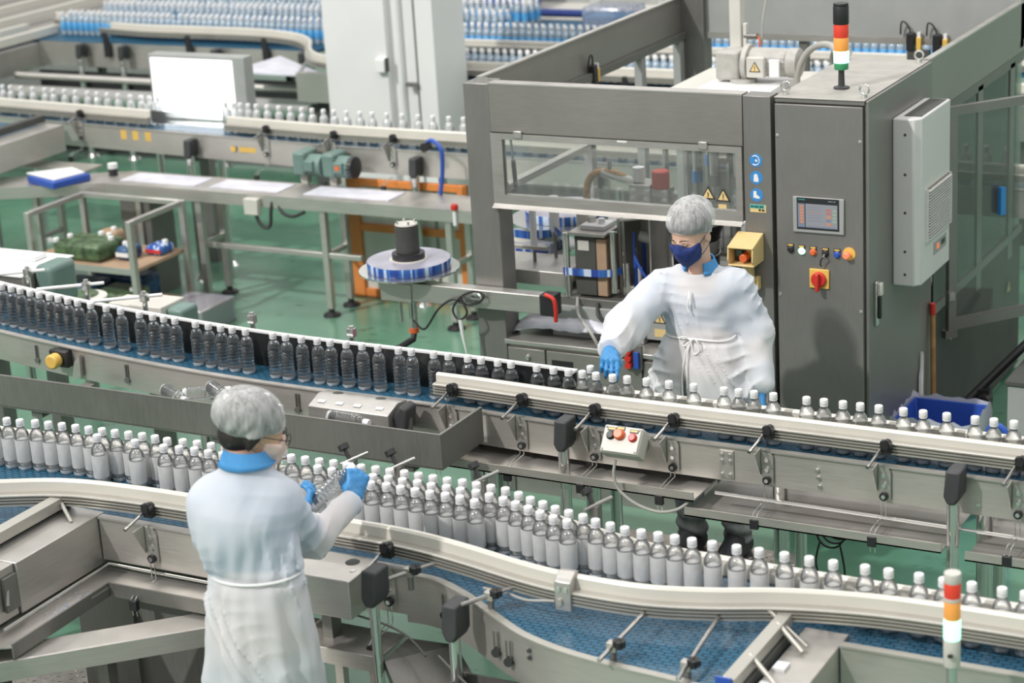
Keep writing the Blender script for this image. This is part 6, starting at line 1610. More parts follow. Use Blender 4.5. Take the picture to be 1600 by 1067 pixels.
for lev in range(5):
    for i in range(k):
        u = i / k * 4; sd_ = int(u); t = u - sd_
        corners = [(-2.925, 8.91), (-2.54, 8.91), (-2.54, 9.27), (-2.925, 9.27)]
        a = corners[sd_]; b = corners[(sd_ + 1) % 4]
        px, py = a[0] + (b[0] - a[0]) * t, a[1] + (b[1] - a[1]) * t
        cx_, cy_ = -2.7325, 9.09
        ins = [1.03, 1.035, 1.0, 0.93, 0.86][lev]; zz = [0.39, 0.47, 0.522, 0.47, 0.25][lev]
        wob = 0.010 * math.sin(i * 2.3 + lev) + 0.006 * random.uniform(-1, 1)
        vs.append((cx_ + (px - cx_) * ins, cy_ + (py - cy_) * ins, zz + wob))
for lev in range(4):
    for i in range(k):
        fs.append((lev * k + i, lev * k + (i + 1) % k, (lev + 1) * k + (i + 1) % k, (lev + 1) * k + i))
lm.add(vs, fs); lm.build('liner', 'liner', Cr, smooth=80)
Br = thing('broom_stick', (-2.90, 9.50, 0), 'wooden broom stick with red end leaning on the cabinet side', 'broom')
MB().cyl((-2.895, 9.52, 0.02), (-2.905, 9.52, 0.845), 0.013, n=14).build('stick', 'wood', Br)
MB().cyl((-2.905, 9.52, 0.845), (-2.906, 9.52, 0.905), 0.016, n=14).build('end_cap', 'red', Br, bevel=0.003)
MB().box(-2.93, 9.40, 0.0, -2.86, 9.62, 0.06).build('head', 'wood', Br, bevel=0.01)
Ws = thing('white_strip', (-2.90, 9.36, 0), 'narrow white plastic strip standing behind the blue crate', 'strip')
MB().slab([(9.34, 0), (9.375, 0), (9.378, 0.68), (9.370, 0.70), (9.362, 0.62), (9.34, 0.58)], 'x', -2.918, -2.906).build('strip', 'white', Ws)
Rk = thing('grey_cabinet', (-2.2, 9.5, 0), 'speckled grey cabinet corner at the right edge behind the bottles', 'cabinet')
MB().box(-2.47, 9.30, 0, -1.9, 9.9, 0.60).build('body', 'grey', Rk, bevel=0.006)
MB().box(-2.48, 9.29, 0.60, -1.9, 9.9, 0.625).build('top', 'dgrey', Rk, bevel=0.004)
Gt = thing('black_chute', (-2.62, 9.6, 0.3), 'black sloping rail under the open glass door', 'rail')
MB().cyl((-2.80, 9.55, 0.33), (-2.42, 9.85, 0.75), 0.022, n=12).build('rail', 'black', Gt)
MB().box(-2.70, 9.60, 0, -2.64, 9.66, 0.45).build('post', 'black', Gt)
MB().cyl((-2.66, 9.62, 0.40), (-2.66, 9.55, 0.40), 0.035, n=16).build('wheel', 'black', Gt)
Bl = thing('blue_loop', (-2.32, 8.6, 0), 'blue curved handle of a hand truck behind the last bottles', 'handle')
MB().tube(smooth_path([(-2.36, 8.6, 0.02), (-2.37, 8.6, 0.40), (-2.37, 8.6, 0.60), (-2.35, 8.6, 0.655), (-2.31, 8.6, 0.655), (-2.28, 8.6, 0.60), (-2.275, 8.6, 0.40), (-2.27, 8.6, 0.02)]), 0.014, n=10).build('tube', 'blue', Bl)
Bb_ = thing('hand_truck', (-2.2, 8.75, 0), 'foot of the hand truck at the right edge', 'hand truck') if False else None
# cables on the floor
Fl_ = thing('floor_cable', (-3.08, 8.6, 0), 'loop of dark cable hanging to the green floor right of the step', 'cable')
pts = [(-3.20, 7.30, 0.86), (-3.08, 7.34, 0.70), (-3.03, 7.42, 0.45), (-3.00, 7.50, 0.30)]
pts = []
for k in range(3):
    for i in range(10):
        q = 2 * math.pi * i / 10
        pts.append((-2.655 + 0.055 * math.cos(q) + 0.01 * k, 7.33 + 0.02 * k, 0.60 + 0.055 * math.sin(q) + 0.012 * k))
MB().tube(smooth_path([(-2.70, 7.30, 0.79), (-2.71, 7.31, 0.70)] + pts + [(-2.62, 7.33, 0.70), (-2.60, 7.30, 0.79)], 3), 0.0045, n=6).build('coil', 'cable', Fl_)
MB().tube(smooth_path([(-2.70, 7.33, 0.56), (-2.72, 7.34, 0.46), (-2.69, 7.36, 0.36), (-2.64, 7.36, 0.34), (-2.605, 7.36, 0.42), (-2.62, 7.35, 0.55)]), 0.0045, n=6).build('loop', 'cable', Fl_)
Hs2 = thing('spiral_hose', (-2.93, 7.33, 0.6), 'short tan spiral hose hanging under the middle conveyor', 'hose')
hp = smooth_path([(-2.985, 7.33, 0.72), (-2.98, 7.33, 0.66), (-2.95, 7.33, 0.635), (-2.91, 7.33, 0.64), (-2.885, 7.33, 0.68), (-2.88, 7.33, 0.76)], 5)
sp_ = MB()
sp_.tube(hp, [0.017 if i % 2 else 0.0215 for i in range(len(hp))], n=12)
sp_.build('hose', 'hose', Hs2)
# ------------------------------------------------------------------ people: surfaces grown from blended limbs
def nrm(v):
    v = np.array(v, float); return v / np.linalg.norm(v)
def cap_d(P, a, b, ra, rb):
    a = np.array(a, float); b = np.array(b, float); ba = b - a
    h = np.clip(((P - a) @ ba) / (ba @ ba), 0, 1)
    return np.linalg.norm(P - a - h[:, None] * ba, axis=1) - (ra + (rb - ra) * h)
def ell_d(P, c, r, fr=None):
    Q = P - np.array(c, float)
    if fr is not None: Q = Q @ np.array(fr).T
    r = np.array(r, float)
    k0 = np.linalg.norm(Q / r, axis=1); k1 = np.linalg.norm(Q / (r * r), axis=1) + 1e-9
    return k0 * (k0 - 1.0) / k1
def flat_cap(P, a, b, ra, rb, ax, sq):
    """capsule with an elliptical section: squeezed along ax by sq"""
    ax = nrm(ax); a = np.array(a, float); b = np.array(b, float)
    def sqz(X, o): 
        q = X - o; t = q @ ax
        return q + np.outer(t, ax) * (1 / sq - 1) if q.ndim == 2 else q + ax * t * (1 / sq - 1)
    o = a
    return cap_d(sqz(P, o), np.zeros(3), sqz(b, o), ra, rb) * (0.5 + 0.5 * sq)
def smin(a, b, k):
    h = np.clip(0.5 + 0.5 * (b - a) / k, 0, 1)
    return b + (a - b) * h - k * h * (1 - h)
def smax(a, b, k): return -smin(-a, -b, k)

def grow(fn, lo, hi, h):
    """naive surface nets of fn = 0"""
    lo = np.array(lo, float); hi = np.array(hi, float)
    n = np.ceil((hi - lo) / h).astype(int) + 1
    g = np.stack(np.meshgrid(*[lo[i] + h * np.arange(n[i]) for i in range(3)], indexing='ij'), -1).reshape(-1, 3)
    V = np.empty(len(g))
    for s in range(0, len(g), 200000): V[s:s + 200000] = fn(g[s:s + 200000])
    V = V.reshape(n)
    ins = V < 0
    cs = [V[dx:n[0] - 1 + dx, dy:n[1] - 1 + dy, dz:n[2] - 1 + dz] for dx in (0, 1) for dy in (0, 1) for dz in (0, 1)]
    offs = [(dx, dy, dz) for dx in (0, 1) for dy in (0, 1) for dz in (0, 1)]
    cnt = sum((c < 0).astype(int) for c in cs)
    act = (cnt > 0) & (cnt < 8)
    idx = np.full(act.shape, -1); idx[act] = np.arange(act.sum())
    ijk = np.argwhere(act)
    cv = np.stack([c[act] for c in cs], 1)
    acc = np.zeros((len(ijk), 3)); num = np.zeros(len(ijk))
    for a in range(8):
        for b in range(a + 1, 8):
            oa, ob = np.array(offs[a]), np.array(offs[b])
            if np.abs(oa - ob).sum() != 1: continue
            va, vb = cv[:, a], cv[:, b]
            m = (va < 0) != (vb < 0)
            t = np.where(m, va / (va - vb + 1e-12), 0)
            acc += np.where(m[:, None], oa + t[:, None] * (ob - oa), 0); num += m
    vs = lo + h * (ijk + acc / num[:, None])
    fs = []
    for ax in range(3):
        sl0 = [slice(None)] * 3; sl1 = [slice(None)] * 3
        sl0[ax] = slice(0, -1); sl1[ax] = slice(1, None)
        A = ins[tuple(sl0)]; B = ins[tuple(sl1)]
        e = np.argwhere(A != B)
        u, v = [i for i in range(3) if i != ax]
        e = e[(e[:, u] > 0) & (e[:, v] > 0) & (e[:, u] < n[u] - 1) & (e[:, v] < n[v] - 1)]
        def cell(du, dv):
            c = e.copy(); c[:, u] -= du; c[:, v] -= dv
            return idx[c[:, 0], c[:, 1], c[:, 2]]
        q = np.stack([cell(1, 1), cell(0, 1), cell(0, 0), cell(1, 0)], 1)
        fl = A[e[:, 0], e[:, 1], e[:, 2]]
        if ax == 1: fl = ~fl
        q[~fl] = q[~fl][:, ::-1]
        fs.append(q)
    fs = np.concatenate(fs)
    fs = fs[(fs >= 0).all(1)]
    return vs, fs

def grown(name, fn, lo, hi, h, mat, parent, sub=0, smooth=True):
    vs, fs = grow(fn, lo, hi, h)
    m = MB(); m.v = [tuple(p) for p in vs]; m.f = [list(map(int, f)) for f in fs]; m.mi = [0] * len(m.f)
    o = m.build(name, mat, parent, org=ORG[parent], smooth=180)
    s = o.modifiers.new('soften', 'SMOOTH'); s.factor = 0.5; s.iterations = 2
    return o

def hand_sdf(wrist, d, n, side, curls, thumb_in=0.5, spread=0.06, scale=1.0, cuff=0.07):
    """a gloved hand: wrist point, direction to the knuckles, back-of-hand normal, side of the thumb (+1 / -1), curls per finger"""
    w_ = np.array(wrist, float); d = nrm(d); n = nrm(np.array(n) - d * np.dot(n, d)); s = np.cross(d, n) * side
    S = scale
    segs = []
    palm = []
    kn = [0.030, 0.010, -0.010, -0.029]
    lens = [(0.041, 0.025, 0.021), (0.045, 0.028, 0.022), (0.041, 0.026, 0.021), (0.033, 0.020, 0.018)]
    reach = [0.086, 0.090, 0.086, 0.078]
    for i in range(4):
        base = w_ + (d * reach[i] + s * kn[i]) * S
        palm.append((w_ + (d * 0.012 + s * kn[i] * 0.55) * S, base, 0.0155 * S, 0.0125 * S))
        p = base; ang = 0.0
        fd = nrm(d + s * spread * (1.5 - i))
        for j, L in enumerate(lens[i]):
            ang += curls[i][j]
            q = p + (fd * math.cos(ang) - n * math.sin(ang)) * L * S
            segs.append((i, p, q, (0.0108 - 0.0010 * j) * S, (0.0100 - 0.0011 * j) * S)); p = q
    t0 = w_ + (d * 0.022 + s * 0.024) * S
    t1 = t0 + nrm(d * 0.75 + s * (0.85 - 0.5 * thumb_in) - n * (0.25 + 0.6 * thumb_in)) * 0.042 * S
    t2 = t1 + nrm(d * 0.95 + s * (0.35 - 0.75 * thumb_in) - n * (0.2 + 0.6 * thumb_in)) * 0.032 * S
    t3 = t2 + nrm(d * 1.0 + s * (0.15 - 0.75 * thumb_in) - n * (0.15 + 0.5 * thumb_in)) * 0.024 * S
    pts = np.array([w_ - d * cuff * S] + [x[2] for x in segs] + [t2, t3])
    def fn(P):
        D = None
        for (a, b, ra, rb) in palm:
            c = cap_d(P, a, b, ra, rb); D = c if D is None else smin(D, c, 0.012)
        D = smin(D, cap_d(P, w_, w_ - d * cuff * S, 0.026 * S, 0.034 * S), 0.02)
        F = None
        for i in range(4):
            f = None
            for (k, a, b, ra, rb) in segs:
                if k != i: continue
                c = cap_d(P, a, b, ra, rb); f = c if f is None else smin(f, c, 0.004)
            F = f if F is None else np.minimum(F, f)
        D = smin(D, F, 0.006)
        T = smin(cap_d(P, t0, t1, 0.0165 * S, 0.0125 * S), cap_d(P, t1, t2, 0.0122 * S, 0.0108 * S), 0.006)
        T = smin(T, cap_d(P, t2, t3, 0.0105 * S, 0.0088 * S), 0.004)
        D = smin(D, T, 0.010)
        wr = 0.0009 * np.sin(P[:, 0] * 310 + P[:, 2] * 190) * np.sin(P[:, 1] * 270 + P[:, 2] * 140)
        return D + wr
    return fn, pts.min(0) - 0.045, pts.max(0) + 0.045

class Head:
    def __init__(s, c, g, tilt=0.0, k=1.0):
        s.c = np.array(c, float); s.g = nrm(g)
        r = np.cross(s.g, [0, 0, 1]); s.r = nrm(r); s.u = np.cross(s.r, s.g)
        s.k = k
    def W(s, r, g, u): return s.c + (s.r * r + s.g * g + s.u * u) * s.k
    def L(s, P):
        Q = (P - s.c) / s.k
        return np.stack([Q @ s.r, Q @ s.g, Q @ s.u], 1)
    def fr(s): return np.stack([s.r, s.g, s.u])
    def sdf(s, P):
        Q = s.L(P)
        D = ell_d(Q, (0, -0.012, 0.035), (0.075, 0.096, 0.090))
        D = smin(D, ell_d(Q, (0, 0.030, -0.020), (0.060, 0.062, 0.075)), 0.03)
        D = smin(D, ell_d(Q, (0, 0.040, -0.072), (0.040, 0.045, 0.034)), 0.03)
        D = smin(D, ell_d(Q, (0, 0.078, -0.098), (0.016, 0.014, 0.012)), 0.02)
        for sd in (-1, 1):
            D = smax(D, -ell_d(Q, (sd * 0.031, 0.103, 0.010), (0.019, 0.016, 0.011)), 0.010)
            D = smin(D, ell_d(Q, (sd * 0.031, 0.082, 0.009), (0.013, 0.0125, 0.0115)), 0.004)
            D = smin(D, ell_d(Q, (sd * 0.040, 0.070, -0.025), (0.022, 0.020, 0.020)), 0.015)
            ear = smax(ell_d(Q, (sd * 0.078, -0.008, -0.008), (0.010, 0.020, 0.032)), -ell_d(Q, (sd * 0.090, -0.004, -0.006), (0.008, 0.012, 0.020)), 0.004)
            D = smin(D, ear, 0.006)
        nose = smin(cap_d(Q, (0, 0.089, 0.014), (0, 0.106, -0.024), 0.0085, 0.0115), ell_d(Q, (0, 0.097, -0.032), (0.0165, 0.012, 0.010)), 0.008)
        D = smin(D, nose, 0.010)
        lip = smin(ell_d(Q, (0, 0.085, -0.056), (0.022, 0.010, 0.0055)), ell_d(Q, (0, 0.083, -0.066), (0.019, 0.010, 0.006)), 0.003)
        D = smin(D, lip, 0.005)
        return D * s.k

def person(name, loc, label):
    return thing(name, loc, label, 'person')

def wear_head(p, H, net, mask_mat, hair_mat, net_plane, net_c, net_r, hair_low=0.0, hair_extra=None):
    lo = H.c - 0.20; hi = H.c + 0.20
    pn, pd = net_plane
    def hair(P):
        Q = H.L(P)
        D = H.sdf(P) / H.k - 0.007
        cut = -(Q[:, 2] - (pd - 0.010) - pn * Q[:, 1] + hair_low * np.clip((0.015 - Q[:, 1]) * 25, 0, 1))
        D = smax(D, cut, 0.006)
        D = smax(D, Q[:, 1] - 0.085, 0.01)
        if hair_extra is not None: D = smin(D, hair_extra(Q), 0.01)
        return D * H.k
    grown('hair', hair, lo, hi, 0.0065, hair_mat, p)
    def netf(P):
        Q = H.L(P)
        D = ell_d(Q, net_c, net_r)
        th = np.arctan2(Q[:, 0], Q[:, 1] + 0.02)
        D = D + 0.0022 * np.sin(th * 15 + 3 * np.sin(Q[:, 2] * 30)) * np.clip(1 - (Q[:, 2] - net_c[2]) / net_r[2], 0, 1)
        D = D + 0.0010 * np.sin(Q[:, 0] * 70 + Q[:, 2] * 40) * np.sin(Q[:, 1] * 60)
        e = Q[:, 2] - pd - pn * Q[:, 1]
        D = smax(D, -e, 0.022)
        near = smin(D, np.maximum(H.sdf(P) / H.k - 0.010, np.abs(e) - 0.012), 0.012)
        return near * H.k
    nt_ = grown('hair_net', netf, lo, hi, 0.0065, net, p)
    def mask(P):
        Q = H.L(P)
        D = H.sdf(P) / H.k - 0.008
        D = smin(D, ell_d(Q, (0, 0.072, -0.050), (0.045, 0.045, 0.048)), 0.02)
        D = smax(D, Q[:, 2] + 0.008 - 0.022 * np.clip(1 - np.abs(Q[:, 0]) / 0.03, 0, 1), 0.003)
        D = smax(D, -(Q[:, 1] - 0.030 + 0.10 * np.clip(-Q[:, 2] - 0.02, 0, 1) * 0), 0.003)
        D = smax(D, -(Q[:, 2] + 0.112), 0.004)
        D = smax(D, np.abs(Q[:, 0]) - 0.066, 0.004)
        return D * H.k
    mk = grown('face_mask', mask, lo, hi, 0.0055, mask_mat, p)
    for sd in (-1, 1):
        m = MB()
        m.tube(smooth_path([H.W(sd * 0.064, 0.036, -0.020), H.W(sd * 0.079, 0.010, 0.004), H.W(sd * 0.084, -0.018, 0.024)]), 0.0016 * H.k, n=6)
        m.tube(smooth_path([H.W(sd * 0.060, 0.036, -0.075), H.W(sd * 0.077, 0.010, -0.050), H.W(sd * 0.080, -0.012, -0.040)]), 0.0016 * H.k, n=6)
        m.build('ear_loop', mask_mat, mk, org=ORG[mk])
        b = MB()
        b.tube(smooth_path([H.W(sd * 0.014, 0.0985, 0.026), H.W(sd * 0.030, 0.0975, 0.0325), H.W(sd * 0.052, 0.084, 0.026)]), [0.0022, 0.0024, 0.0026, 0.0028, 0.0028, 0.0028, 0.0028, 0.0026, 0.0024, 0.0022, 0.0018, 0.0014, 0.0012], n=6)
        b.build('eyebrow', hair_mat, p)
        b = MB()
        b.tube(smooth_path([H.W(sd * 0.018, 0.0925, 0.0035), H.W(sd * 0.031, 0.0955, 0.0015), H.W(sd * 0.045, 0.0885, 0.004)]), 0.0016, n=6)
        b.build('eyelashes', 'hair', p)

def collar_ring(p, c, r0, r1, zlo, zhi, yaw, gap, mat='shirt'):
    """turned-up shirt collar round the neck, open at the front"""
    m = MB(); k = 30; vs = []; fs = []
    for i in range(k + 1):
        q = yaw + gap / 2 + (2 * math.pi - gap) * i / k
        ca, sa = math.cos(q), math.sin(q)
        back = 0.5 - 0.5 * math.cos(q - yaw)
        zt = zhi + 0.020 * back
        for (rr, z) in ((r1, zlo), (r0, zt), (r0 + 0.006, zt + 0.003), (r0 + 0.022, zt - 0.036), (r1 + 0.012, zlo + 0.002)):
            vs.append((c[0] + ca * rr, c[1] + sa * rr, z))
    for i in range(k):
        for j in range(4):
            fs.append((i * 5 + j, (i + 1) * 5 + j, (i + 1) * 5 + j + 1, i * 5 + j + 1))
    m.add(vs, fs)
    o = m.build('collar', mat, p, smooth=60)
    md = o.modifiers.new('thick', 'SOLIDIFY'); md.thickness = 0.004
    return o

def arm(P, a, b, c, ra, rb, rc, k=0.03):
    return smin(cap_d(P, a, b, ra, rb), cap_d(P, b, c, rb, rc), k)

def crease(P, a, f, seed=0.0, dirv=(1, 0, 0.2)):
    """sharp long creases running across dirv"""
    d = nrm(dirv)
    t = P @ d * f + 3.2 * np.sin(P[:, 2] * 5.5 + seed) + 2.4 * np.sin(P[:, 1] * 9 + P[:, 0] * 6 + seed * 2) + 1.2 * np.sin(P[:, 2] * 17 + P[:, 0] * 13)
    am = np.clip(0.35 + 0.65 * np.sin(P[:, 2] * 11 + P[:, 0] * 15 + P[:, 1] * 9 + seed * 3), 0, 1)
    return -a * am * (1 - np.abs(np.sin(t))) ** 2
def crumple(P, a=0.004, f=34.0, seed=0.0):
    x, y, z = P[:, 0] * f, P[:, 1] * f, P[:, 2] * f
    return a * (np.sin(x * 0.9 + 1.7 * np.sin(z * 0.55 + seed)) * np.sin(z * 0.75 + 1.3 * np.sin(y * 0.6)) + 0.5 * np.sin(1.9 * z + 1.2 * np.sin(1.3 * x + seed)) * np.sin(1.6 * y + seed))

# ---------------------------------------------------------------- the woman behind the middle conveyor
W1 = person('person', (-3.40, 7.86, 0.20), 'woman in hair net, blue mask and white gown touching a bottle cap')
H1 = Head((-3.452, 7.855, 1.658), (-0.22, -0.90, -0.36), k=1.0)
neck0 = np.array((-3.437, 7.90, 1.52)); neck1 = np.array((-3.44, 7.925, 1.44))
sR, eR, wR = (-3.618, 7.885, 1.390), (-3.665, 7.62, 1.300), (-3.604, 7.345, 1.278)
sL, eL, wL = (-3.292, 7.955, 1.400), (-3.222, 7.975, 1.195), (-3.148, 7.880, 1.010)
fx = nrm((0.16, -0.985, 0))
def body1(P):
    D = H1.sdf(P)
    D = smin(D, cap_d(P, H1.W(0, -0.025, -0.055), neck1, 0.047, 0.050), 0.03)
    D = smin(D, flat_cap(P, (-3.45, 7.925, 1.36), (-3.435, 7.90, 1.18), 0.135, 0.115, fx, 0.66), 0.05)
    D = smin(D, flat_cap(P, (-3.43, 7.895, 1.12), (-3.415, 7.89, 1.0), 0.135, 0.145, fx, 0.70), 0.06)
    for (a, b, c) in ((sR, eR, wR), (sL, eL, wL)):
        D = smin(D, arm(P, a, b, c, 0.046, 0.038, 0.026), 0.03)
    d = nrm(np.array((-3.556, 7.227, 1.275)) - np.array(wR))
    D = smin(D, cap_d(P, wR, np.array(wR) + d * 0.06, 0.022, 0.018), 0.01)
    D = smin(D, cap_d(P, wL, (-3.143, 7.865, 0.93), 0.022, 0.020), 0.01)
    for (hp, kn, an, to) in (((-3.49, 7.88, 0.98), (-3.495, 7.83, 0.62), (-3.482, 7.84, 0.29), (-3.475, 7.73, 0.245)), ((-3.34, 7.89, 0.98), (-3.285, 7.85, 0.62), (-3.272, 7.86, 0.29), (-3.265, 7.75, 0.245))):
        D = smin(D, arm(P, hp, kn, an, 0.080, 0.052, 0.036), 0.04)
        D = smin(D, cap_d(P, an, to, 0.034, 0.024), 0.02)
    return D
grown('body', body1, (-3.80, 7.15, 0.20), (-3.05, 8.10, 1.80), 0.0085, 'skin', W1)
wear_head(W1, H1, 'net', 'navy', 'hair', (0.42, 0.028), (0, -0.022, 0.060), (0.098, 0.118, 0.098))
# shirt, gown, trousers, shoes
def shirt1(P):
    D = flat_cap(P, (-3.448, 7.925, 1.320), (-3.435, 7.90, 1.05), 0.145, 0.140, fx, 0.66)
    D = smin(D, cap_d(P, (-3.57, 7.905, 1.385), (-3.33, 7.945, 1.390), 0.056, 0.056), 0.04)
    for (a, b) in ((sR, eR), (sL, eL)):
        a = np.array(a); b = np.array(b); D = smin(D, cap_d(P, a, a + (b - a) * 0.85, 0.064, 0.060), 0.03)
    return smax(D, -(P[:, 2] - 0.93), 0.01)
grown('shirt', shirt1, (-3.76, 7.54, 0.90), (-3.12, 8.10, 1.56), 0.009, 'shirt', W1)
collar_ring(W1, (-3.440, 7.912, 0), 0.056, 0.070, 1.475, 1.522, math.atan2(-0.95, -0.05), 1.3)
def gown1(P):
    x, y, z = P[:, 0], P[:, 1], P[:, 2]
    D = flat_cap(P, (-3.450, 7.925, 1.345), (-3.437, 7.90, 1.20), 0.165, 0.150, fx, 0.72)
    D = smin(D, cap_d(P, (-3.585, 7.90, 1.392), (-3.325, 7.95, 1.400), 0.066, 0.066), 0.06)
    D = smin(D, cap_d(P, (-3.442, 7.912, 1.462), (-3.445, 7.915, 1.37), 0.066, 0.115), 0.05)
    D = smin(D, arm(P, sR, eR, wR, 0.080, 0.082, 0.050, 0.05), 0.05)
    D = smin(D, arm(P, sL, eL, wL, 0.080, 0.070, 0.050, 0.05), 0.045)
    # skirt: flares from the waist tie to the hem
    cx = -3.437 + 0.02 * (1.18 - z); cy = 7.90
    t = np.clip((1.19 - z) / 0.47, 0, 1)
    rx = 0.152 + 0.145 * t ** 0.6; ry = 0.108 + 0.095 * t ** 0.6
    th = np.arctan2(y - cy, x - cx)
    fold = 1 + (0.012 + 0.050 * t) * np.sin(th * 9 + 1.5 * np.sin(2 * th) + 2 * z) + 0.02 * t * np.sin(th * 17 + 5 * z)
    k = np.sqrt(((x - cx) / (rx * fold)) ** 2 + ((y - cy) / (ry * fold)) ** 2)
    S = (k - 1) * np.minimum(rx, ry) * 0.85
    S = smax(S, -(z - 0.72), 0.006); S = smax(S, z - 1.20, 0.02)
    # the front falls open below the tie
    wd = np.clip((1.08 - z) * 0.16, 0, 0.07)
    op = smax(np.abs(x + 3.472 - 0.10 * (1.08 - z)) - wd, y - 7.90, 0.01)
    S = smax(S, -op, 0.006)
    D = smin(D, S, 0.03)
    waist = np.exp(-((z - 1.200) / 0.018) ** 2) * (x < -3.25) * (x > -3.62) * (y > 7.74)
    D = D + 0.007 * waist
    arms_ = np.exp(-((x + 3.62) / 0.08) ** 2) + np.exp(-((x + 3.2) / 0.08) ** 2)
    D = D + crumple(P, 0.0028, 30, 0.4) * (1 + 0.8 * arms_)
    D = D + crease(P, 0.0110, 62, 0.3, (1, 0, 0.25)) * np.clip((1.40 - z) / 0.1, 0.3, 1) + crease(P, 0.0100, 48, 1.9, (0.5, 0, -1)) * (0.35 + arms_)
    # neckline
    D = smax(D, -ell_d(P, (-3.444, 7.895, 1.527), (0.074, 0.092, 0.056)), 0.008)
    # sleeve ends
    dR = nrm(np.array(wR) - np.array(eR)); dL = nrm(np.array(wL) - np.array(eL))
    nearR = np.linalg.norm(P - np.array(wR), axis=1) < 0.12; nearL = np.linalg.norm(P - np.array(wL), axis=1) < 0.14
    D = np.where(nearR, np.maximum(D, (P - np.array(wR)) @ dR - 0.012), D)
    D = np.where(nearL, np.maximum(D, (P - np.array(wL)) @ dL - 0.055), D)
    return D
gn = grown('gown', gown1, (-3.82, 7.22, 0.68), (-3.02, 8.16, 1.54), 0.0068, 'gown', W1)
tie = MB()
tie.tube([(-3.437 + 0.156 * math.cos(q), 7.898 + 0.112 * math.sin(q), 1.203 + 0.006 * math.sin(3 * q)) for q in [2 * math.pi * i / 40 for i in range(40)]], 0.0048, n=6, closed=True)
bx, by, bz = -3.435, 7.778, 1.203
tie.tube(smooth_path([(bx, by, bz), (bx - 0.03, by - 0.012, bz + 0.020), (bx - 0.048, by - 0.012, bz + 0.002), (bx - 0.028, by - 0.012, bz - 0.022), (bx, by - 0.004, bz)]), 0.0038, n=6)
tie.tube(smooth_path([(bx, by, bz), (bx + 0.026, by - 0.012, bz + 0.012), (bx + 0.045, by - 0.012, bz - 0.030), (bx + 0.018, by - 0.012, bz - 0.055), (bx, by - 0.004, bz)]), 0.0038, n=6)
tie.tube(smooth_path([(bx, by, bz), (bx - 0.022, by - 0.02, bz - 0.06), (bx - 0.030, by - 0.04, bz - 0.16), (bx - 0.020, by - 0.06, bz - 0.26)]), 0.0036, n=6)
tie.tube(smooth_path([(bx, by, bz), (bx - 0.010, by - 0.02, bz - 0.05), (bx - 0.008, by - 0.04, bz - 0.13), (bx - 0.002, by - 0.05, bz - 0.20)]), 0.0036, n=6)
tie.build('waist_tie', 'white', gn, org=ORG[gn])
tie = MB()
tie.tube(smooth_path([(-3.442, 7.79, 1.425), (-3.440, 7.776, 1.39), (-3.445, 7.772, 1.355), (-3.437, 7.77, 1.335)]), 0.0035, n=6)
tie.tube(smooth_path([(-3.442, 7.79, 1.425), (-3.434, 7.776, 1.40), (-3.430, 7.772, 1.37)]), 0.0035, n=6)
tie.build('neck_tie', 'white', gn, org=ORG[gn])
def jeans1(P):
    D = None
    for (hp, kn, an) in (((-3.49, 7.88, 0.97), (-3.497, 7.835, 0.58), (-3.484, 7.84, 0.30)), ((-3.34, 7.89, 0.97), (-3.283, 7.855, 0.58), (-3.272, 7.86, 0.30))):
        c = arm(P, hp, kn, an, 0.096, 0.070, 0.066, 0.04)
        D = c if D is None else smin(D, c, 0.03)
    D = smin(D, ell_d(P, (-3.42, 7.89, 1.0), (0.155, 0.105, 0.10)), 0.03)
    z = P[:, 2]
    D = D + 0.007 * np.sin(z * 95 + 20 * P[:, 0]) * np.exp(-((z - 0.33) / 0.07) ** 2) + crumple(P, 0.004, 40, 1.0)
    return smax(D, -(z - 0.268), 0.004)
grown('jeans', jeans1, (-3.64, 7.74, 0.26), (-3.16, 8.02, 1.12), 0.0085, 'jeans', W1)
for (ax_, ay_) in ((-3.483, 7.84), (-3.271, 7.86)):
    def shoe(P, ax_=ax_, ay_=ay_):
        D = cap_d(P, (ax_, ay_ + 0.040, 0.235), (ax_ - 0.012, ay_ - 0.175, 0.232), 0.048, 0.042)
        D = smin(D, cap_d(P, (ax_, ay_ + 0.01, 0.25), (ax_, ay_, 0.295), 0.052, 0.050), 0.03)
        D = smin(D, cap_d(P, (ax_, ay_ - 0.02, 0.285), (ax_ - 0.006, ay_ - 0.09, 0.25), 0.048, 0.044), 0.03)
        return smax(D, -(P[:, 2] - 0.201), 0.004)
    grown('shoe', shoe, (ax_ - 0.09, ay_ - 0.24, 0.19), (ax_ + 0.09, ay_ + 0.11, 0.40), 0.008, 'shoe', W1)
# gloves: the right one presses a cap with bent fingers, the left one hangs
fn, lo, hi = hand_sdf((-3.598, 7.318, 1.279), (0.42, -0.90, -0.03), (0.12, 0.06, 1.0), -1, [(0.72, 0.35, 0.15), (0.95, 0.55, 0.35), (1.05, 0.75, 0.5), (1.1, 0.85, 0.6)], thumb_in=0.75, scale=1.0)
grown('glove', fn, lo, hi, 0.0032, 'glove', W1)
fn, lo, hi = hand_sdf((-3.150, 7.880, 0.995), (0.10, -0.22, -1.0), (0.9, 0.25, 0.1), -1, [(0.25, 0.35, 0.2), (0.3, 0.4, 0.25), (0.35, 0.4, 0.25), (0.4, 0.4, 0.3)], thumb_in=0.3, scale=1.0)
grown('glove', fn, lo, hi, 0.0032, 'glove', W1)

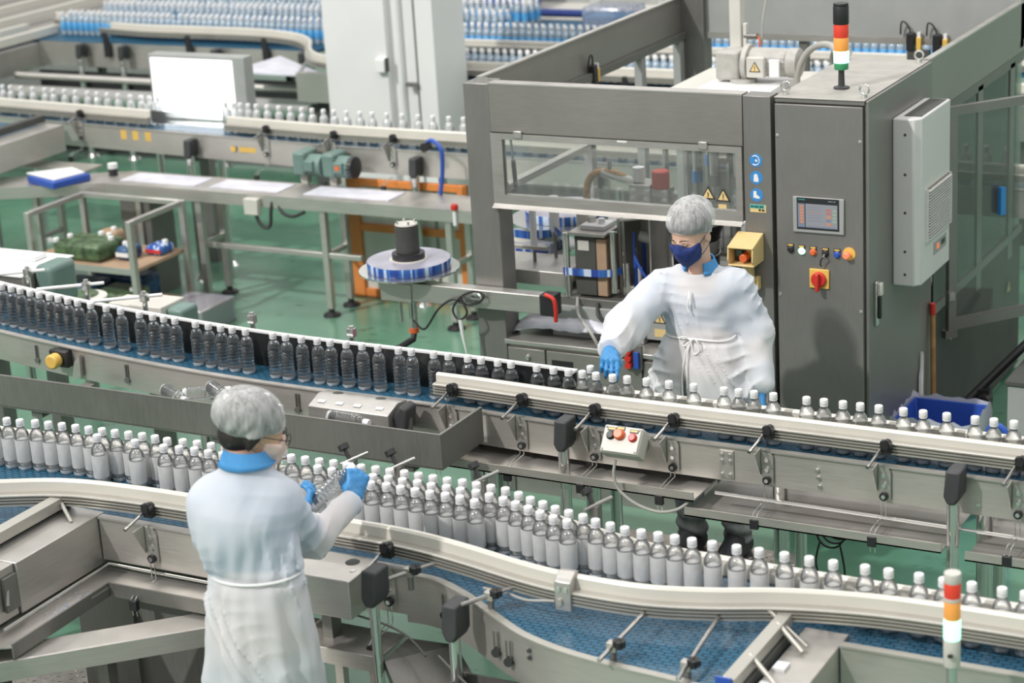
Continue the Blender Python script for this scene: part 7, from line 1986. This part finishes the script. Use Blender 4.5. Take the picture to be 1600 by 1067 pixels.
# ---------------------------------------------------------------- the man at the front conveyor
W2 = person('person', (-3.78, 5.0, 0.20), 'man seen from behind in hair net and white gown inspecting a held bottle')
H2 = Head((-3.780, 5.070, 1.712), (0.66, 0.66, -0.36), k=1.0)
n2 = np.array((-3.785, 5.018, 1.560))
s2R, e2R, w2R = (-3.710, 5.080, 1.470), (-3.715, 5.255, 1.270), (-3.682, 5.448, 1.335)
s2L, e2L, w2L = (-3.905, 4.985, 1.480), (-3.960, 5.120, 1.270), (-3.872, 5.300, 1.318)
fy = nrm((-0.10, 0.995, 0))
def body2(P):
    D = H2.sdf(P)
    D = smin(D, cap_d(P, H2.W(0, -0.03, -0.06), n2, 0.053, 0.060), 0.03)
    D = smin(D, flat_cap(P, (-3.785, 5.02, 1.40), (-3.77, 5.0, 1.22), 0.140, 0.125, fy, 0.66), 0.05)
    D = smin(D, flat_cap(P, (-3.77, 5.0, 1.16), (-3.775, 4.99, 1.02), 0.135, 0.145, fy, 0.72), 0.06)
    for (a, b, c) in ((s2R, e2R, w2R), (s2L, e2L, w2L)):
        D = smin(D, arm(P, a, b, c, 0.052, 0.042, 0.028), 0.03)
    D = smin(D, cap_d(P, w2R, (-3.690, 5.50, 1.37), 0.024, 0.020), 0.01)
    D = smin(D, cap_d(P, w2L, (-3.855, 5.355, 1.325), 0.024, 0.020), 0.01)
    for (hp, kn, an, to) in (((-3.85, 4.99, 1.0), (-3.87, 5.0, 0.62), (-3.87, 4.97, 0.29), (-3.885, 5.10, 0.245)), ((-3.70, 4.99, 1.0), (-3.69, 5.01, 0.62), (-3.69, 4.98, 0.29), (-3.69, 5.11, 0.245))):
        D = smin(D, arm(P, hp, kn, an, 0.085, 0.056, 0.038), 0.04)
        D = smin(D, cap_d(P, an, to, 0.036, 0.026), 0.02)
    return D
grown('body', body2, (-4.10, 4.76, 0.20), (-3.46, 5.56, 1.90), 0.0085, 'skin2', W2)
nape = lambda Q: smax(ell_d(Q, (0, -0.042, -0.022), (0.066, 0.068, 0.058)), Q[:, 1] + 0.012, 0.012)
wear_head(W2, H2, 'net', 'mask', 'hair', (0.30, 0.018), (0, -0.030, 0.056), (0.096, 0.120, 0.092), hair_low=0.062, hair_extra=nape)
gl = MB()
for sd in (-1, 1):
    pts = [H2.W(sd * 0.032 + 0.023 * math.cos(q), 0.113, 0.008 + 0.019 * math.sin(q)) for q in [2 * math.pi * i / 20 for i in range(20)]]
    gl.tube(pts, 0.0017, n=6, closed=True)
    gl.tube([H2.W(sd * 0.056, 0.112, 0.012), H2.W(sd * 0.075, 0.095, 0.014), H2.W(sd * 0.084, 0.0, 0.012), H2.W(sd * 0.082, -0.02, 0.002)], 0.0019, n=6)
gl.tube([H2.W(-0.010, 0.114, 0.012), H2.W(0.010, 0.114, 0.012)], 0.0017, n=6)
gl.build('glasses', 'black', W2)
def shirt2(P):
    D = flat_cap(P, (-3.785, 5.02, 1.41), (-3.77, 5.0, 1.05), 0.148, 0.140, fy, 0.66)
    for (a, b) in ((s2R, e2R), (s2L, e2L)):
        a = np.array(a); b = np.array(b); D = smin(D, cap_d(P, a, a + (b - a) * 0.8, 0.060, 0.052), 0.03)
    D = smin(D, cap_d(P, (-3.785, 5.025, 1.57), (-3.785, 5.015, 1.48), 0.070, 0.110), 0.03)
    return smax(D, -(P[:, 2] - 0.93), 0.01)
grown('shirt', shirt2, (-4.06, 4.84, 0.90), (-3.56, 5.36, 1.68), 0.009, 'shirt', W2)
collar_ring(W2, (-3.785, 5.030, 0), 0.063, 0.082, 1.622, 1.656, math.atan2(0.95, 0.2), 0.9)
def gown2(P):
    x, y, z = P[:, 0], P[:, 1], P[:, 2]
    D = flat_cap(P, (-3.790, 5.005, 1.435), (-3.765, 5.0, 1.26), 0.160, 0.152, fy, 0.74)
    D = smin(D, cap_d(P, (-3.875, 4.995, 1.495), (-3.705, 5.055, 1.500), 0.072, 0.070), 0.06)
    D = smin(D, cap_d(P, (-3.785, 5.024, 1.602), (-3.79, 5.01, 1.47), 0.076, 0.135), 0.05)
    D = smin(D, ell_d(P, (-3.82, 4.955, 1.40), (0.130, 0.10, 0.14)), 0.05)
    D = smin(D, arm(P, s2R, e2R, w2R, 0.078, 0.054, 0.042, 0.03), 0.04)
    D = smin(D, arm(P, s2L, e2L, w2L, 0.080, 0.070, 0.046, 0.05), 0.05)
    cx = -3.765 - 0.04 * (1.26 - z) - 0.0; cy = 4.995
    t = np.clip((1.27 - z) / 0.52, 0, 1)
    rx = 0.152 + 0.070 * t ** 0.7; ry = 0.115 + 0.060 * t ** 0.7
    th = np.arctan2(y - cy, x - cx)
    fold = 1 + (0.016 + 0.050 * t) * np.sin(th * 8 + 1.2 * np.sin(2 * th) + 1.5 * z) + 0.018 * np.sin(th * 15 + 4 * z)
    k = np.sqrt(((x - cx) / (rx * fold)) ** 2 + ((y - cy) / (ry * fold)) ** 2)
    S = (k - 1) * np.minimum(rx, ry) * 0.85
    S = smax(S, -(z - 0.72), 0.006); S = smax(S, z - 1.28, 0.02)
    D = smin(D, S, 0.03)
    waist = np.exp(-((z - 1.262 - 0.10 * (x + 3.765) * 0) / 0.016) ** 2) * (y < 5.14)
    D = D + 0.009 * waist
    thb = np.arctan2(y - 5.0, x + 3.775)
    D = D + 0.0050 * np.sin(thb * 14 + 2 * np.sin(z * 12)) * np.exp(-((z - 1.34) / 0.07) ** 2)
    D = D + crumple(P, 0.0016, 26, 2.1)
    D = D + crease(P, 0.0115, 58, 0.9, (1, 0.3, 0.12)) * np.clip((1.50 - z) / 0.15, 0.15, 1) + crease(P, 0.0100, 44, 2.6, (0.4, 0.3, -1)) * (0.25 + np.exp(-((x + 3.70) / 0.07) ** 2) * (y > 5.1))
    D = smax(D, -ell_d(P, (-3.785, 5.042, 1.690), (0.098, 0.113, 0.066)), 0.008)
    dR = nrm(np.array(w2R) - np.array(e2R)); dL = nrm(np.array(w2L) - np.array(e2L))
    nearR = np.linalg.norm(P - np.array(w2R), axis=1) < 0.11; nearL = np.linalg.norm(P - np.array(w2L), axis=1) < 0.11
    D = np.where(nearR, np.maximum(D, (P - np.array(w2R)) @ dR - 0.015), D)
    D = np.where(nearL, np.maximum(D, (P - np.array(w2L)) @ dL - 0.010), D)
    return D
gn2 = grown('gown', gown2, (-4.12, 4.70, 0.69), (-3.46, 5.52, 1.70), 0.0072, 'gownb', W2)
tie = MB()
tie.tube([(-3.767 + 0.162 * math.cos(q), 4.998 + 0.124 * math.sin(q), 1.262 + 0.010 * math.cos(q)) for q in [2 * math.pi * i / 40 for i in range(40)]], 0.0050, n=6, closed=True)
tie.build('waist_tie', 'white', gn2, org=ORG[gn2])
def trousers2(P):
    D = None
    for (hp, kn, an) in (((-3.85, 4.99, 0.97), (-3.87, 5.0, 0.58), (-3.87, 4.97, 0.27)), ((-3.70, 4.99, 0.97), (-3.69, 5.01, 0.58), (-3.69, 4.98, 0.27))):
        c = arm(P, hp, kn, an, 0.098, 0.072, 0.064, 0.04)
        D = c if D is None else smin(D, c, 0.03)
    return smax(D + crumple(P, 0.004, 40, 1.0), -(P[:, 2] - 0.255), 0.004)
grown('jeans', trousers2, (-4.0, 4.84, 0.24), (-3.56, 5.14, 1.10), 0.011, 'jeans', W2)
for (ax_, ay_) in ((-3.87, 4.97), (-3.69, 4.98)):
    def shoe(P, ax_=ax_, ay_=ay_):
        D = cap_d(P, (ax_, ay_ - 0.035, 0.238), (ax_, ay_ + 0.165, 0.230), 0.044, 0.038)
        D = smin(D, cap_d(P, (ax_, ay_ - 0.01, 0.25), (ax_, ay_, 0.315), 0.048, 0.050), 0.03)
        return smax(D, -(P[:, 2] - 0.201), 0.004)
    grown('shoe', shoe, (ax_ - 0.09, ay_ - 0.12, 0.19), (ax_ + 0.09, ay_ + 0.25, 0.38), 0.010, 'shoe', W2)
# held bottle, right hand round its cap end, left hand under its base
hb = dup(first, (-3.808, 5.385, 1.322), None, 'tilted clear bottle held between the blue gloves of the man'); del hb['group']
axb = Vector((0.097, 0.140, 0.108)).normalized()
hb.rotation_euler = axb.to_track_quat('Z', 'Y').to_euler()
fn, lo, hi = hand_sdf((-3.678, 5.462, 1.345), (-0.10, 0.62, 0.74), (0.62, -0.50, 0.55), -1, [(1.0, 0.9, 0.5), (1.05, 0.95, 0.5), (1.1, 1.0, 0.5), (1.15, 1.0, 0.5)], thumb_in=0.65, scale=1.0, cuff=0.03)
grown('glove', fn, lo, hi, 0.0032, 'glove', W2)
fn, lo, hi = hand_sdf((-3.862, 5.318, 1.318), (0.62, 0.72, 0.16), (0.50, -0.50, -0.70), 1, [(0.75, 0.7, 0.4), (0.85, 0.75, 0.4), (0.9, 0.8, 0.4), (0.95, 0.8, 0.45)], thumb_in=0.45, scale=1.03, cuff=0.05)
grown('glove', fn, lo, hi, 0.0032, 'glove', W2)
